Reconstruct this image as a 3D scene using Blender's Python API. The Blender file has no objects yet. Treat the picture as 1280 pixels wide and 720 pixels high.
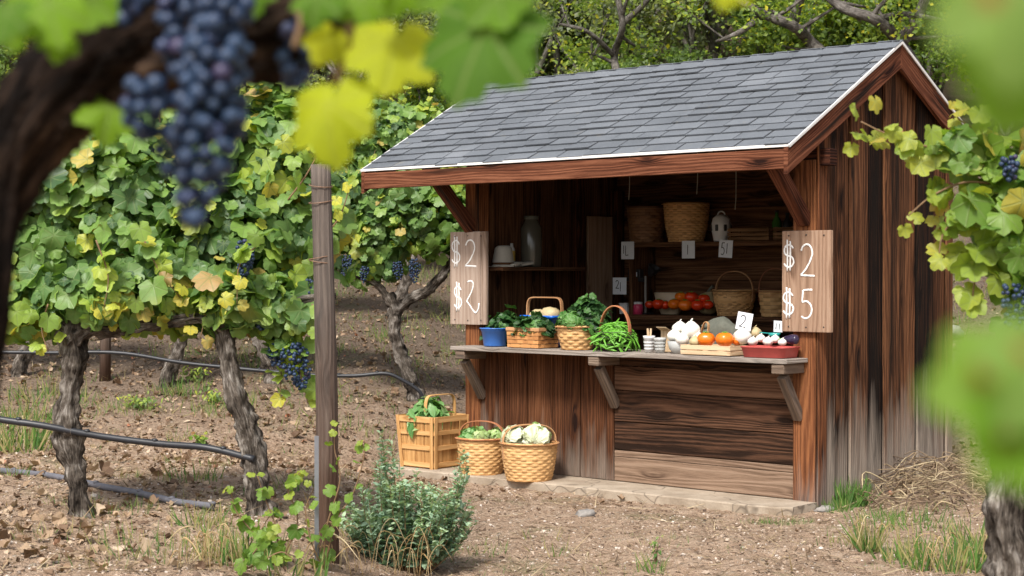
import bpy, math, random
import numpy as np
from mathutils import Vector, Matrix, noise as mnoise

R = math.radians
random.seed(7)
rng = np.random.default_rng(7)
SC = bpy.context.scene
COL = SC.collection

# ------------------------------------------------------------------ camera
F_PX = 2100.0            # focal length in photo pixels (photo is 1280 wide)
PITCH = 0.009
CAM_H = 1.5
cam_d = bpy.data.cameras.new('camera')
cam = bpy.data.objects.new('camera', cam_d)
COL.objects.link(cam)
cam.location = (0, 0, CAM_H)
cam.rotation_euler = (math.pi / 2 - PITCH, 0, 0)
cam_d.sensor_width = 36.0
cam_d.lens = F_PX / 1280 * 36
cam_d.clip_start = 0.05
cam_d.clip_end = 600
cam_d.dof.use_dof = True
cam_d.dof.focus_distance = 11.3
cam_d.dof.aperture_fstop = 7.2
cam_d.dof.aperture_blades = 0
SC.camera = cam

# ------------------------------------------------------------------ light
SUN_EL, SUN_AZ = R(52), R(200)     # azimuth: clockwise from +Y (the camera looks along +Y)
w = bpy.data.worlds.new('World')
SC.world = w
w.use_nodes = True
wn = w.node_tree
bg = wn.nodes['Background']
sky = wn.nodes.new('ShaderNodeTexSky')
sky.sky_type = 'NISHITA'
sky.sun_disc = False
sky.sun_elevation = SUN_EL
sky.sun_rotation = SUN_AZ
sky.air_density = 1.0
sky.dust_density = 4.0
sky.ozone_density = 0.6
hs = wn.nodes.new('ShaderNodeHueSaturation')     # thin bright overcast: a paler sky
hs.inputs['Saturation'].default_value = 0.55
wn.links.new(sky.outputs[0], hs.inputs['Color'])
wn.links.new(hs.outputs[0], bg.inputs[0])
bg.inputs[1].default_value = 0.13
sd = bpy.data.lights.new('sun', 'SUN')
sd.energy = 3.2
sd.angle = R(10)
sd.color = (1.0, 0.95, 0.88)
sun = bpy.data.objects.new('sun', sd)
COL.objects.link(sun)
sdir = Vector((math.sin(SUN_AZ) * math.cos(SUN_EL), math.cos(SUN_AZ) * math.cos(SUN_EL), math.sin(SUN_EL)))
sun.rotation_euler = (-sdir).to_track_quat('-Z', 'Y').to_euler()
SC.view_settings.view_transform = 'Standard'
SC.view_settings.look = 'None'
SC.view_settings.exposure = 0.52
SC.view_settings.gamma = 1
SC.cycles.max_bounces = 6
SC.cycles.diffuse_bounces = 3
SC.cycles.glossy_bounces = 2
SC.cycles.transmission_bounces = 4
SC.cycles.transparent_max_bounces = 4
SC.cycles.use_denoising = True
SC.cycles.caustics_reflective = False
SC.cycles.caustics_refractive = False

# ------------------------------------------------------------------ frames
X0, Y0, TH = 1.9907, 10.9728, -0.7327
SW, SD = 3.158, 1.867          # stand width and depth
OA, OB, OC = 0.4514, 0.0757, 0.6832   # roof overhangs: front, right, left
HE, HR, YR = 2.3346, 3.1187, 0.957    # eave, ridge height, ridge position
HC, CP = 0.9416, 0.273         # counter height and projection
SM = Matrix.Translation((X0, Y0, 0)) @ Matrix.Rotation(TH, 4, 'Z')
SMI = SM.inverted()


def ray(px, py):
    c, s = math.cos(PITCH), math.sin(PITCH)
    x, y, z = (px - 640) / F_PX, 1.0, -(py - 360) / F_PX
    return Vector((x, y * c + z * s, -y * s + z * c))


def at(px, py, d):
    r = ray(px, py)
    return Vector((0, 0, CAM_H)) + r * (d / r.y)


def xz(px, py, yl):
    """where the sight line of a photo point meets the plane y = yl of the stand"""
    o = SMI @ Vector((0, 0, CAM_H))
    d = SMI.to_3x3() @ ray(px, py)
    t = (yl - o.y) / d.y
    p = o + d * t
    return p.x, p.z


def sl(x, y, z):
    return SM @ Vector((x, y, z))


def sstep(a, b, x):
    t = np.clip((x - a) / (b - a), 0, 1)
    return t * t * (3 - 2 * t)


def gz(X, Y):
    """ground height"""
    X = np.asarray(X, float); Y = np.asarray(Y, float)
    left = 0.28 * sstep(-0.35, -1.25, X) * sstep(3.0, 6.8, Y) * (1 - 0.5 * sstep(9.5, 12.5, Y))
    right = sstep(1.6, 4.2, X - 0.0)
    y0 = 12.9 - 1.5 * right
    t = np.maximum(0, Y - y0)
    hill = (0.15 + 0.12 * right) * (np.sqrt(t * t + 0.6) - math.sqrt(0.6)) + 0.011 * np.maximum(0, Y - 21) ** 1.5
    hill = np.minimum(hill, 26 + 0 * hill)
    # flat pad under the stand
    lx = (X - X0) * math.cos(TH) + (Y - Y0) * math.sin(TH)
    ly = -(X - X0) * math.sin(TH) + (Y - Y0) * math.cos(TH)
    dx = np.maximum(np.maximum(-SW - 0.5 - lx, lx - 0.0), 0)
    dy = np.maximum(np.maximum(-0.6 - ly, ly - SD), 0)
    pad = 1 - sstep(0.0, 1.3, np.hypot(dx, dy))
    side = 0.24 * sstep(0.1, 2.1, ly) * sstep(-0.05, 0.12, lx) * (1 - sstep(0.8, 2.2, lx))
    side = side * (1 - sstep(2.3, 4, ly))
    z = (left + hill) * (1 - pad) + side * pad
    u = 0.018 * np.sin(X * 2.3 + 1.3 * np.sin(Y * 1.1)) * np.cos(Y * 1.9 + X) + 0.010 * np.sin(X * 6.1 + Y * 3.3) * np.sin(Y * 5.3 - X * 2)
    return z + u * (1 - pad * 0.75) - 0.055 * pad


def gzf(x, y):
    return float(gz(x, y))


# ------------------------------------------------------------------ mesh builder
class MB:
    def __init__(s):
        s.v = []; s.f = []; s.uv = []; s.r = []; s.t = []; s.sm = []

    def face(s, idx, uvs, r=0.5, t=0.5, smooth=False):
        s.f.append(tuple(idx)); s.uv.extend(uvs); s.r.append(r); s.t.append(t); s.sm.append(smooth)

    def box(s, c, size, rot=None, axis=None, r=None, t=0.5, jit=0.0):
        """box with grain coordinates in metres; axis = the grain axis"""
        if r is None: r = random.random()
        if axis is None: axis = max(range(3), key=lambda i: size[i])
        h = [q / 2 for q in size]
        b = len(s.v)
        c = Vector(c)
        for k in range(8):
            p = Vector(((1 if k & 1 else -1) * h[0], (1 if k & 2 else -1) * h[1], (1 if k & 4 else -1) * h[2]))
            if jit: p += Vector((random.uniform(-jit, jit), random.uniform(-jit, jit), random.uniform(-jit, jit)))
            s.v.append((c + (rot @ p if rot is not None else p))[:])
        ou, ov = random.random() * 20, random.random() * 20
        sides = [((0, 4, 6, 2), 0), ((1, 3, 7, 5), 0), ((0, 1, 5, 4), 1), ((2, 6, 7, 3), 1), ((0, 2, 3, 1), 2), ((4, 5, 7, 6), 2)]
        for q, ax in sides:
            uv = []
            for k in q:
                p = [(1 if k & 1 else -1) * h[0], (1 if k & 2 else -1) * h[1], (1 if k & 4 else -1) * h[2]]
                o = [i for i in range(3) if i != axis]
                if ax == axis: uv.append((p[o[0]] * 0.6 + ou + 5, p[o[1]] + ov))
                else:
                    w_ = [i for i in o if i != ax][0]
                    uv.append((p[axis] + ou, p[w_] + ov + ax * 0.37))
            s.face([b + k for k in q], uv, r, t)
        return s

    def bar(s, p0, p1, w_, h_, up=(0, 0, 1), r=None, t=0.5, jit=0.0):
        """square bar from p0 to p1: w_ across, h_ along 'up'"""
        p0, p1 = Vector(p0), Vector(p1)
        z = (p1 - p0).normalized()
        u = Vector(up); u = (u - z * u.dot(z)).normalized()
        x = z.cross(u).normalized()
        m = Matrix((z, x, u)).transposed()
        return s.box((p0 + p1) / 2, ((p1 - p0).length, w_, h_), m, 0, r, t, jit)

    def tube(s, pts, rad, n=10, cap=True, r=0.5, t=0.5, flat=1.0, up=None, closed=False, smooth=True):
        pts = [Vector(p) for p in pts]
        m = len(pts)
        if not hasattr(rad, '__len__'): rad = [rad] * m
        b = len(s.v)
        prev = None
        L = 0
        ls = []
        for i, p in enumerate(pts):
            if closed: d = pts[(i + 1) % m] - pts[i - 1]
            else: d = pts[min(i + 1, m - 1)] - pts[max(i - 1, 0)]
            if d.length < 1e-9: d = Vector((0, 0, 1))
            d.normalize()
            if up is not None: a = Vector(up)
            elif prev is None: a = Vector((0, 0, 1)) if abs(d.z) < 0.9 else Vector((1, 0, 0))
            else: a = prev
            a = a - d * a.dot(d)
            if a.length < 1e-5: a = d.orthogonal()
            a.normalize(); prev = a
            c = d.cross(a)
            if i: L += (pts[i] - pts[i - 1]).length
            ls.append(L)
            for k in range(n):
                th = 2 * math.pi * k / n
                s.v.append((p + a * (math.cos(th) * rad[i] * flat) + c * (math.sin(th) * rad[i]))[:])
        rr = max(rad)
        for i in range(m if closed else m - 1):
            j = (i + 1) % m
            for k in range(n):
                k2 = (k + 1) % n
                v0, v1 = k / n * 6.28 * rr, (k + 1) / n * 6.28 * rr
                u1 = ls[j] if j else L + 0.01
                s.face((b + i * n + k, b + i * n + k2, b + j * n + k2, b + j * n + k), [(ls[i], v0), (ls[i], v1), (u1, v1), (u1, v0)], r, t, smooth)
        if cap and not closed:
            s.face([b + k for k in range(n)][::-1], [(0, 0)] * n, r, t)
            s.face([b + (m - 1) * n + k for k in range(n)], [(0, 0)] * n, r, t)
        return s

    def lathe(s, prof, c=(0, 0, 0), n=24, r=0.5, t=0.5, wob=0.0, ex=2.0, sx=1.0, sy=1.0, smooth=True, rot=None, seed=0):
        """surface of revolution; ex > 2 squares the plan"""
        b = len(s.v); c = Vector(c)
        for i, (ra, z) in enumerate(prof):
            for k in range(n):
                th = 2 * math.pi * k / n
                cs, sn = math.cos(th), math.sin(th)
                q = (abs(cs) ** ex + abs(sn) ** ex) ** (-1 / ex)
                w_ = 1 + wob * mnoise.noise((cs * 1.5 + seed, sn * 1.5, z * 8 + seed)) if wob else 1
                p = Vector((ra * q * cs * sx * w_, ra * q * sn * sy * w_, z))
                s.v.append((c + (rot @ p if rot is not None else p))[:])
        m = len(prof)
        for i in range(m - 1):
            for k in range(n):
                k2 = (k + 1) % n
                s.face((b + i * n + k, b + i * n + k2, b + (i + 1) * n + k2, b + (i + 1) * n + k),
                       [(k / n, i / m), ((k + 1) / n, i / m), ((k + 1) / n, (i + 1) / m), (k / n, (i + 1) / m)], r, t, smooth)
        return s

    def blob(s, c, rad, n=10, sc=(1, 1, 1), wob=0.0, r=0.5, t=0.5, rot=None, fr=1.5, seed=None):
        """lumpy ball"""
        if seed is None: seed = random.random() * 50
        b = len(s.v); c = Vector(c)
        m = max(3, n // 2)
        P = [(0, 0, -1)]
        for i in range(1, m):
            ph = -math.pi / 2 + math.pi * i / m
            for k in range(n):
                th = 2 * math.pi * k / n
                P.append((math.cos(ph) * math.cos(th), math.cos(ph) * math.sin(th), math.sin(ph)))
        P.append((0, 0, 1))
        for p in P:
            q = 1 + (wob * mnoise.noise((p[0] * fr + seed, p[1] * fr, p[2] * fr)) if wob else 0)
            p = Vector((p[0] * q * sc[0], p[1] * q * sc[1], p[2] * q * sc[2])) * rad
            s.v.append((c + (rot @ p if rot is not None else p))[:])
        for k in range(n):
            s.face((b, b + 1 + (k + 1) % n, b + 1 + k), [(0.5, 0)] * 3, r, t, True)
            e = b + 1 + (m - 2) * n
            s.face((e + k, e + (k + 1) % n, e + n), [(0.5, 1)] * 3, r, t, True)
        for i in range(m - 2):
            for k in range(n):
                a0 = b + 1 + i * n; k2 = (k + 1) % n
                s.face((a0 + k, a0 + k2, a0 + n + k2, a0 + n + k), [(k / n, i / m), ((k + 1) / n, i / m), ((k + 1) / n, (i + 1) / m), (k / n, (i + 1) / m)], r, t, True)
        return s

    def build(s, name, mat, parent=None, bevel=0.0, seg=2, loc=None):
        me = bpy.data.meshes.new(name)
        me.from_pydata([tuple(q) for q in s.v], [], s.f)
        uvl = me.uv_layers.new(name='UVMap')
        uvl.data.foreach_set('uv', np.array(s.uv, dtype=np.float32).ravel())
        a = me.attributes.new('rnd', 'FLOAT', 'FACE'); a.data.foreach_set('value', np.array(s.r, dtype=np.float32))
        a = me.attributes.new('tone', 'FLOAT', 'FACE'); a.data.foreach_set('value', np.array(s.t, dtype=np.float32))
        me.polygons.foreach_set('use_smooth', np.array(s.sm, dtype=bool))
        me.materials.append(mat)
        me.update()
        o = bpy.data.objects.new(name, me)
        COL.objects.link(o)
        if parent is not None: o.parent = parent
        if loc is not None: o.location = loc
        if bevel:
            bv = o.modifiers.new('bevel', 'BEVEL'); bv.width = bevel; bv.segments = seg; bv.limit_method = 'ANGLE'; bv.angle_limit = R(40)
        return o


def bulk(name, mat, parts, parent=None, smooth=True):
    """parts: list of (template verts (k,3), tris (m,3), tuv (k,2), pos (N,3), A (N,3,3), size (N,), rnd (N,)) -> ONE mesh"""
    V = []; T = []; U = []; Rn = []; base = 0
    for tv, tt, tu, pos, A, sz, rn in parts:
        N = len(pos)
        if not N: continue
        v = np.einsum('nij,kj->nki', A, tv) * sz[:, None, None] + pos[:, None, :]
        k = len(tv)
        idx = tt[None] + (np.arange(N) * k)[:, None, None] + base
        V.append(v.reshape(-1, 3)); T.append(idx.reshape(-1, 3)); base += N * k
        U.append(np.broadcast_to(tu[tt.ravel()][None], (N, len(tt) * 3, 2)).reshape(-1, 2))
        Rn.append(np.repeat(rn, len(tt)))
    V = np.concatenate(V).astype(np.float32); T = np.concatenate(T).astype(np.int32)
    U = np.concatenate(U).astype(np.float32); Rn = np.concatenate(Rn).astype(np.float32)
    me = bpy.data.meshes.new(name)
    me.vertices.add(len(V)); me.vertices.foreach_set('co', V.ravel())
    me.loops.add(T.size); me.loops.foreach_set('vertex_index', T.ravel())
    me.polygons.add(len(T))
    me.polygons.foreach_set('loop_start', np.arange(0, T.size, 3, dtype=np.int32))
    me.polygons.foreach_set('use_smooth', np.full(len(T), smooth))
    me.update(calc_edges=True)
    uvl = me.uv_layers.new(name='UVMap'); uvl.data.foreach_set('uv', U.ravel())
    a = me.attributes.new('rnd', 'FLOAT', 'FACE'); a.data.foreach_set('value', Rn)
    me.materials.append(mat)
    me.validate()
    o = bpy.data.objects.new(name, me)
    COL.objects.link(o)
    if parent is not None: o.parent = parent
    return o


def frames(nrm, roll=None, down=None):
    """orthonormal frames (columns x, y, z=normal). down: preferred direction of the leaf tip (+y)"""
    nrm = nrm / (np.linalg.norm(nrm, axis=1, keepdims=True) + 1e-9)
    N = len(nrm)
    if down is None: down = rng.normal(size=(N, 3))
    y = down - (down * nrm).sum(1, keepdims=True) * nrm
    y /= (np.linalg.norm(y, axis=1, keepdims=True) + 1e-9)
    x = np.cross(y, nrm)
    return np.stack([x, y, nrm], axis=2)


def empty(name, loc, rz=0.0, label=None, cat=None, group=None):
    o = bpy.data.objects.new(name, None); COL.objects.link(o)
    o.location = loc; o.rotation_euler = (0, 0, rz); o.empty_display_size = 0.1
    tag(o, label, cat, group)
    return o


def tag(o, label=None, cat=None, group=None, kind=None):
    if label: o['label'] = label
    if cat: o['category'] = cat
    if group: o['group'] = group
    if kind: o['kind'] = kind
    return o


def copy_tree(o, parent=None):
    c = o.copy(); COL.objects.link(c)
    if parent is not None: c.parent = parent
    for ch in [q for q in o.children]: copy_tree(ch, c)
    return c


def smooth_path(pts, n=8):
    """Catmull-Rom through pts"""
    P = [Vector(p) for p in pts]
    if len(P) < 3: return P
    P = [P[0] * 2 - P[1]] + P + [P[-1] * 2 - P[-2]]
    out = []
    for i in range(1, len(P) - 2):
        for k in range(n):
            t = k / n
            a, b, c, d = P[i - 1], P[i], P[i + 1], P[i + 2]
            out.append(0.5 * ((2 * b) + (c - a) * t + (2 * a - 5 * b + 4 * c - d) * t * t + (3 * b - a - 3 * c + d) * t ** 3))
    out.append(P[-2])
    return out


def lerp_list(vals, m):
    x = np.linspace(0, len(vals) - 1, m)
    return list(np.interp(x, range(len(vals)), vals))


# ------------------------------------------------------------------ material tools
class NT:
    def __init__(s, name):
        s.m = bpy.data.materials.new(name); s.m.use_nodes = True
        s.t = s.m.node_tree
        s.b = s.t.nodes['Principled BSDF']
        s.out = s.t.nodes['Material Output']
        s.b.inputs['Roughness'].default_value = 0.7

    def n(s, typ, **kw):
        nd = s.t.nodes.new('ShaderNode' + typ)
        for k, v in kw.items():
            if k.startswith('_'): setattr(nd, k[1:], v)
            else: s.set(nd, k.replace('__', ' '), v)
        return nd

    def set(s, nd, key, v):
        i = nd.inputs[int(key[1:])] if key[0] == 'i' and key[1:].isdigit() else nd.inputs[key]
        if hasattr(v, 'is_output'): s.t.links.new(v, i)
        elif isinstance(v, tuple) and len(v) == 3 and i.type == 'RGBA': i.default_value = (*v, 1)
        else: i.default_value = v

    def math(s, op, a, b=0.0, c=0.0, clamp=False):
        nd = s.n('Math', _operation=op, _use_clamp=clamp, i0=a, i1=b)
        if op in ('MULTIPLY_ADD', 'COMPARE'): s.set(nd, 'i2', c)
        return nd.outputs[0]

    def mix(s, f, a, b, blend='MIX'):
        nd = s.t.nodes.new('ShaderNodeMix'); nd.data_type = 'RGBA'; nd.blend_type = blend
        for k, v in ((0, f), (6, a), (7, b)): s.set(nd, 'i%d' % k, v)
        return nd.outputs[2]

    def ramp(s, f, stops, interp='LINEAR'):
        nd = s.n('ValToRGB', Fac=f)
        e = nd.color_ramp; e.interpolation = interp
        while len(e.elements) < len(stops): e.elements.new(0.5)
        for el, (p, c) in zip(e.elements, stops):
            el.position = p; el.color = (*c, 1) if len(c) == 3 else c
        return nd.outputs[0]

    def rng(s, v, a, b, c=0.0, d=1.0):
        return s.n('MapRange', Value=v, i1=a, i2=b, i3=c, i4=d).outputs[0]

    def noise(s, vec, scale=5.0, det=3.0, rough=0.55, dist=0.0):
        return s.n('TexNoise', Vector=vec, Scale=scale, Detail=det, Roughness=rough, Distortion=dist).outputs[0]

    def xyz(s, v):
        return s.n('SeparateXYZ', Vector=v).outputs

    def vec(s, x, y, z):
        return s.n('CombineXYZ', X=x, Y=y, Z=z).outputs[0]

    def attr(s, name):
        return s.n('Attribute', _attribute_name=name).outputs[2]

    def uv(s):
        return s.n('UVMap', _uv_map='UVMap').outputs[0]

    def obj(s):
        return s.n('TexCoord').outputs['Object']

    def pos(s):
        return s.n('NewGeometry').outputs['Position']

    def bump(s, h, strength=0.5, dist=0.01):
        s.t.links.new(s.n('Bump', Height=h, Strength=strength, Distance=dist).outputs[0], s.b.inputs['Normal'])

    def col(s, c): s.set(s.b, 'Base Color', c)
    def rough(s, c): s.set(s.b, 'Roughness', c)


def wood(name, dark, mid, light, grey=0.0, foot=None, rings=1.0, rough=0.88, bump=0.5, var=0.5, black=0.0, spec=0.10, greyc=(0.30, 0.27, 0.24), footc=None, bro=1.6):
    """old wood: cathedral grain + fine fibres; per-board tone from 'tone' and 'rnd'; foot = weathered grey below this height"""
    t = NT(name)
    u, v, _ = t.xyz(t.uv())
    rn = t.attr('rnd'); tn = t.attr('tone')
    off = t.math('MULTIPLY', rn, 57.0)
    n1 = t.noise(t.vec(t.math('MULTIPLY', u, 0.7), t.math('MULTIPLY', v, 8.0), off), 1.0, 2, 0.45)
    kn = t.n('TexVoronoi', Vector=t.vec(t.math('MULTIPLY', u, 2.2), t.math('MULTIPLY', v, 7.5), off), Scale=1.0).outputs[0]
    knot = t.math('EXPONENT', t.math('MULTIPLY', t.math('MULTIPLY', kn, kn), -22.0))
    ph = t.math('ADD', t.math('MULTIPLY', n1, 48.0 * rings), t.math('ADD', t.math('MULTIPLY', v, 270.0 * rings), t.math('MULTIPLY', knot, 9.0)))
    g = t.math('MULTIPLY_ADD', t.math('SINE', ph), 0.5, 0.5)
    fine = t.noise(t.vec(t.math('MULTIPLY', u, 7.0), t.math('MULTIPLY', v, 150.0), off), 1.0, 5, 0.72)
    broad = t.noise(t.vec(t.math('MULTIPLY', u, 1.1), t.math('MULTIPLY', v, 12.0), t.math('ADD', off, 9.0)), 1.0, 3, 0.6)
    f = t.math('ADD', t.math('MULTIPLY', g, 0.20), t.math('MULTIPLY', fine, 0.62))
    f = t.math('ADD', f, t.math('MULTIPLY', t.math('SUBTRACT', tn, 0.5), 0.7))
    f = t.math('ADD', f, t.math('MULTIPLY', t.math('SUBTRACT', broad, 0.5), var * bro * 0.8))
    f = t.math('SUBTRACT', f, t.math('MULTIPLY', knot, 0.35))
    c = t.ramp(f, [(0.12, dark), (0.42, mid), (0.85, light)])
    if black:
        bl = t.rng(t.noise(t.vec(t.math('MULTIPLY', u, 0.45), t.math('MULTIPLY', v, 11.0), t.math('ADD', off, 31.0)), 1.0, 4, 0.62), 0.60 - 0.25 * black, 0.66, 0, 0.9)
        c = t.mix(bl, c, (0.012, 0.009, 0.007))
    gr = t.mix(fine, (greyc[0] * 0.45, greyc[1] * 0.45, greyc[2] * 0.45), greyc)
    if grey: c = t.mix(t.math('MULTIPLY', t.rng(broad, 0.3, 0.65, 0.6, 1.0), grey, clamp=True), c, gr)
    if foot:
        z = t.xyz(t.pos())[2]
        nn = t.noise(t.vec(t.math('MULTIPLY', u, 1.5), t.math('MULTIPLY', v, 14.0), off), 1.0, 3, 0.6)
        m_ = t.rng(t.math('ADD', z, t.math('MULTIPLY', t.math('ADD', t.math('SUBTRACT', nn, 0.5), t.math('MULTIPLY', t.math('SUBTRACT', rn, 0.5), 0.22)), 1.0)), foot[1], foot[0], 0, foot[2])
        c = t.mix(m_, c, gr if footc is None else t.mix(fine, tuple(q * 0.4 for q in footc), footc))
    t.col(c)
    t.rough(rough)
    t.b.inputs['Specular IOR Level'].default_value = spec
    h = t.math('ADD', t.math('MULTIPLY', fine, 0.9), t.math('MULTIPLY', g, 0.5))
    t.bump(h, bump, 0.006)
    return t.m


def plain(name, c, rough=0.5, var=0.15, scale=20, bump=0.15, spec=0.5, metal=0.0, sss=0.0):
    t = NT(name)
    n = t.noise(t.obj(), scale, 4, 0.6)
    k = t.rng(n, 0.25, 0.75, 1 - var, 1 + var)
    rn = t.rng(t.attr('rnd'), 0, 1, 1 - var, 1 + var)
    t.col(t.mix(1.0, c, t.n('CombineColor', Red=t.math('MULTIPLY', k, rn), Green=t.math('MULTIPLY', k, rn), Blue=t.math('MULTIPLY', k, rn)).outputs[0], 'MULTIPLY'))
    t.rough(rough)
    t.b.inputs['Specular IOR Level'].default_value = spec
    t.b.inputs['Metallic'].default_value = metal
    if sss:
        t.b.inputs['Subsurface Weight'].default_value = sss
        t.b.inputs['Subsurface Scale'].default_value = 0.01
    t.bump(n, bump, 0.004)
    return t.m


def leafmat(name, stops, transl=0.4, rough=0.45, veins=True, vein_c=(0.25, 0.33, 0.12), patch=0.0, patch_c=(0.5, 0.42, 0.04), spec=0.45, pscale=1.3, vamt=0.5):
    """leaf: hue by the leaf's own random number, veins from the leaf's UV, translucent"""
    t = NT(name)
    rn = t.attr('rnd')
    c = t.ramp(rn, stops)
    if patch:
        pn = t.noise(t.pos(), pscale, 3, 0.6)
        pm = t.math('MULTIPLY', t.rng(pn, 0.56, 0.66, 0, patch), t.rng(t.math('FRACT', t.math('MULTIPLY', rn, 17.3)), 0.2, 0.7), clamp=True)
        c = t.mix(pm, c, patch_c)
    u, v, _ = t.xyz(t.uv())
    h = None
    if veins:
        # five main veins from the base (0,0) of the leaf; angle steps of ~50 deg
        ang = t.math('ARCTAN2', u, t.math('ADD', v, 0.32))
        rad = t.math('SQRT', t.math('ADD', t.math('MULTIPLY', u, u), t.math('MULTIPLY', t.math('ADD', v, 0.32), t.math('ADD', v, 0.32))))
        fr = t.math('PINGPONG', ang, 0.436)     # zero at 0, +-50 deg, +-100 deg
        dist = t.math('MULTIPLY', fr, rad)
        vm = t.rng(dist, 0.008, 0.035, 1, 0)
        sec = t.math('ABSOLUTE', t.math('SINE', t.math('MULTIPLY', t.math('ADD', rad, t.math('MULTIPLY', fr, -0.9)), 34.0)))
        vs = t.rng(sec, 0.0, 0.22, 0.35, 0)
        vm = t.math('MAXIMUM', vm, vs)
        c = t.mix(t.math('MULTIPLY', vm, vamt), c, vein_c)
        h = t.math('SUBTRACT', 1.0, vm)
    sp = t.noise(t.pos(), 28.0, 3, 0.6)
    c = t.mix(t.rng(sp, 0.3, 0.7, 0.0, 0.35), c, t.mix(1.0, c, (0.45, 0.5, 0.4), 'MULTIPLY'))
    t.col(c)
    t.rough(rough)
    t.b.inputs['Specular IOR Level'].default_value = spec
    if h is not None: t.bump(h, 0.35, 0.004)
    tr = t.n('BsdfTranslucent', Color=t.mix(1.0, c, (1.25, 1.3, 0.55), 'MULTIPLY'))
    ms = t.n('MixShader', Fac=transl)
    t.t.links.new(t.b.outputs[0], ms.inputs[1]); t.t.links.new(tr.outputs[0], ms.inputs[2])
    t.t.links.new(ms.outputs[0], t.out.inputs['Surface'])
    return t.m
# ================================================================== MATERIALS
M = {}
M['post'] = wood('post_wood', (0.025, 0.010, 0.006), (0.165, 0.062, 0.027), (0.44, 0.185, 0.075), foot=(-0.05, 0.35, 0.6), rings=0.8, bump=0.8, var=0.5, black=0.35)
M['panel'] = wood('panel_wood', (0.022, 0.012, 0.008), (0.110, 0.054, 0.031), (0.28, 0.155, 0.095), rings=0.7, bump=0.8, var=0.5)
M['side'] = wood('side_wood', (0.009, 0.006, 0.005), (0.066, 0.028, 0.014), (0.28, 0.125, 0.058), foot=(0.16, 0.70, 0.85), rings=0.8, bump=0.9, var=0.5, black=0.42, greyc=(0.46, 0.385, 0.315), bro=1.2)
M['frontboard'] = wood('front_board_wood', (0.016, 0.007, 0.005), (0.085, 0.033, 0.015), (0.22, 0.092, 0.042), foot=(-0.05, 0.34, 0.7), rings=0.8, bump=0.7, var=0.4, greyc=(0.33, 0.27, 0.22))
M['fascia'] = wood('fascia_wood', (0.018, 0.007, 0.005), (0.115, 0.040, 0.021), (0.30, 0.125, 0.068), rings=0.9, bump=0.6, var=0.5, black=0.1)
M['counter'] = wood('counter_wood', (0.07, 0.05, 0.038), (0.22, 0.17, 0.135), (0.42, 0.35, 0.29), grey=0.6, rings=0.6, bump=0.8, var=0.5, greyc=(0.46, 0.42, 0.38))
M['bracket'] = wood('bracket_wood', (0.03, 0.018, 0.012), (0.15, 0.095, 0.062), (0.34, 0.25, 0.18), grey=0.3, rings=0.7, bump=0.6)
M['pale'] = wood('bare_plank_wood', (0.09, 0.055, 0.037), (0.24, 0.16, 0.11), (0.38, 0.275, 0.20), rings=0.6, bump=0.6, var=0.4)
M['inner'] = wood('inner_wood', (0.024, 0.011, 0.006), (0.115, 0.054, 0.027), (0.27, 0.14, 0.073), rings=0.7, bump=0.5, var=0.6)
M['sign'] = wood('sign_wood', (0.17, 0.10, 0.065), (0.34, 0.22, 0.15), (0.50, 0.37, 0.28), rings=0.5, bump=0.4, var=0.3)
M['sign2'] = wood('sign_wood_grey', (0.20, 0.14, 0.10), (0.36, 0.27, 0.215), (0.50, 0.41, 0.34), rings=0.5, bump=0.4, var=0.3)
M['fence'] = wood('vine_post_wood', (0.02, 0.015, 0.012), (0.090, 0.066, 0.052), (0.24, 0.195, 0.16), grey=0.3, foot=(0.55, 1.3, 0.85), footc=(0.13, 0.07, 0.045), rings=0.8, bump=1.0, var=0.5, greyc=(0.40, 0.36, 0.33))
M['crate'] = wood('crate_wood', (0.34, 0.17, 0.06), (0.58, 0.33, 0.13), (0.74, 0.48, 0.23), rings=0.5, bump=0.3, var=0.35, rough=0.6)
M['traywood'] = wood('tray_wood', (0.42, 0.28, 0.16), (0.62, 0.45, 0.28), (0.78, 0.62, 0.42), rings=0.5, bump=0.3, var=0.3, rough=0.6)
M['white'] = plain('white_painted_metal', (0.78, 0.78, 0.76), 0.45, 0.1, 12)
M['paint'] = plain('white_paint', (0.85, 0.85, 0.83), 0.7, 0.06, 60)
M['paper'] = plain('white_card', (0.80, 0.83, 0.88), 0.7, 0.05, 30)
M['ink'] = plain('black_ink', (0.015, 0.015, 0.02), 0.6, 0.1)
M['dark'] = plain('dark_backing_board', (0.012, 0.009, 0.008), 0.9, 0.2)
M['nail'] = plain('dark_nail', (0.05, 0.04, 0.035), 0.6, 0.2)
M['blue'] = plain('blue_plastic', (0.045, 0.17, 0.55), 0.35, 0.08, 8, 0.05)
M['blue2'] = plain('bright_blue_plastic', (0.01, 0.13, 0.60), 0.35, 0.08, 8, 0.05)
M['pink'] = plain('pink_glaze', (0.62, 0.05, 0.13), 0.35, 0.08, 8, 0.05)
M['redtray'] = plain('red_plastic', (0.46, 0.075, 0.065), 0.5, 0.12, 14, 0.1)
M['whitep'] = plain('white_plastic', (0.72, 0.72, 0.72), 0.4, 0.06, 12, 0.05)
M['black'] = plain('black_plastic', (0.02, 0.02, 0.022), 0.4, 0.1)
M['teal'] = plain('teal_plastic', (0.02, 0.30, 0.28), 0.4, 0.1)
M['tomato'] = plain('tomato_skin', (0.78, 0.055, 0.012), 0.22, 0.14, 14, 0.05, sss=0.1)
M['tomato2'] = plain('orange_tomato_skin', (0.88, 0.20, 0.015), 0.25, 0.14, 14, 0.05, sss=0.1)
M['garlic'] = plain('garlic_skin', (0.80, 0.77, 0.70), 0.5, 0.08, 30, 0.2, sss=0.1)
M['potato'] = plain('pale_squash', (0.50, 0.40, 0.22), 0.6, 0.15, 30, 0.3)
M['sack'] = plain('grey_sack', (0.12, 0.125, 0.10), 0.9, 0.2, 40, 0.6)
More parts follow.
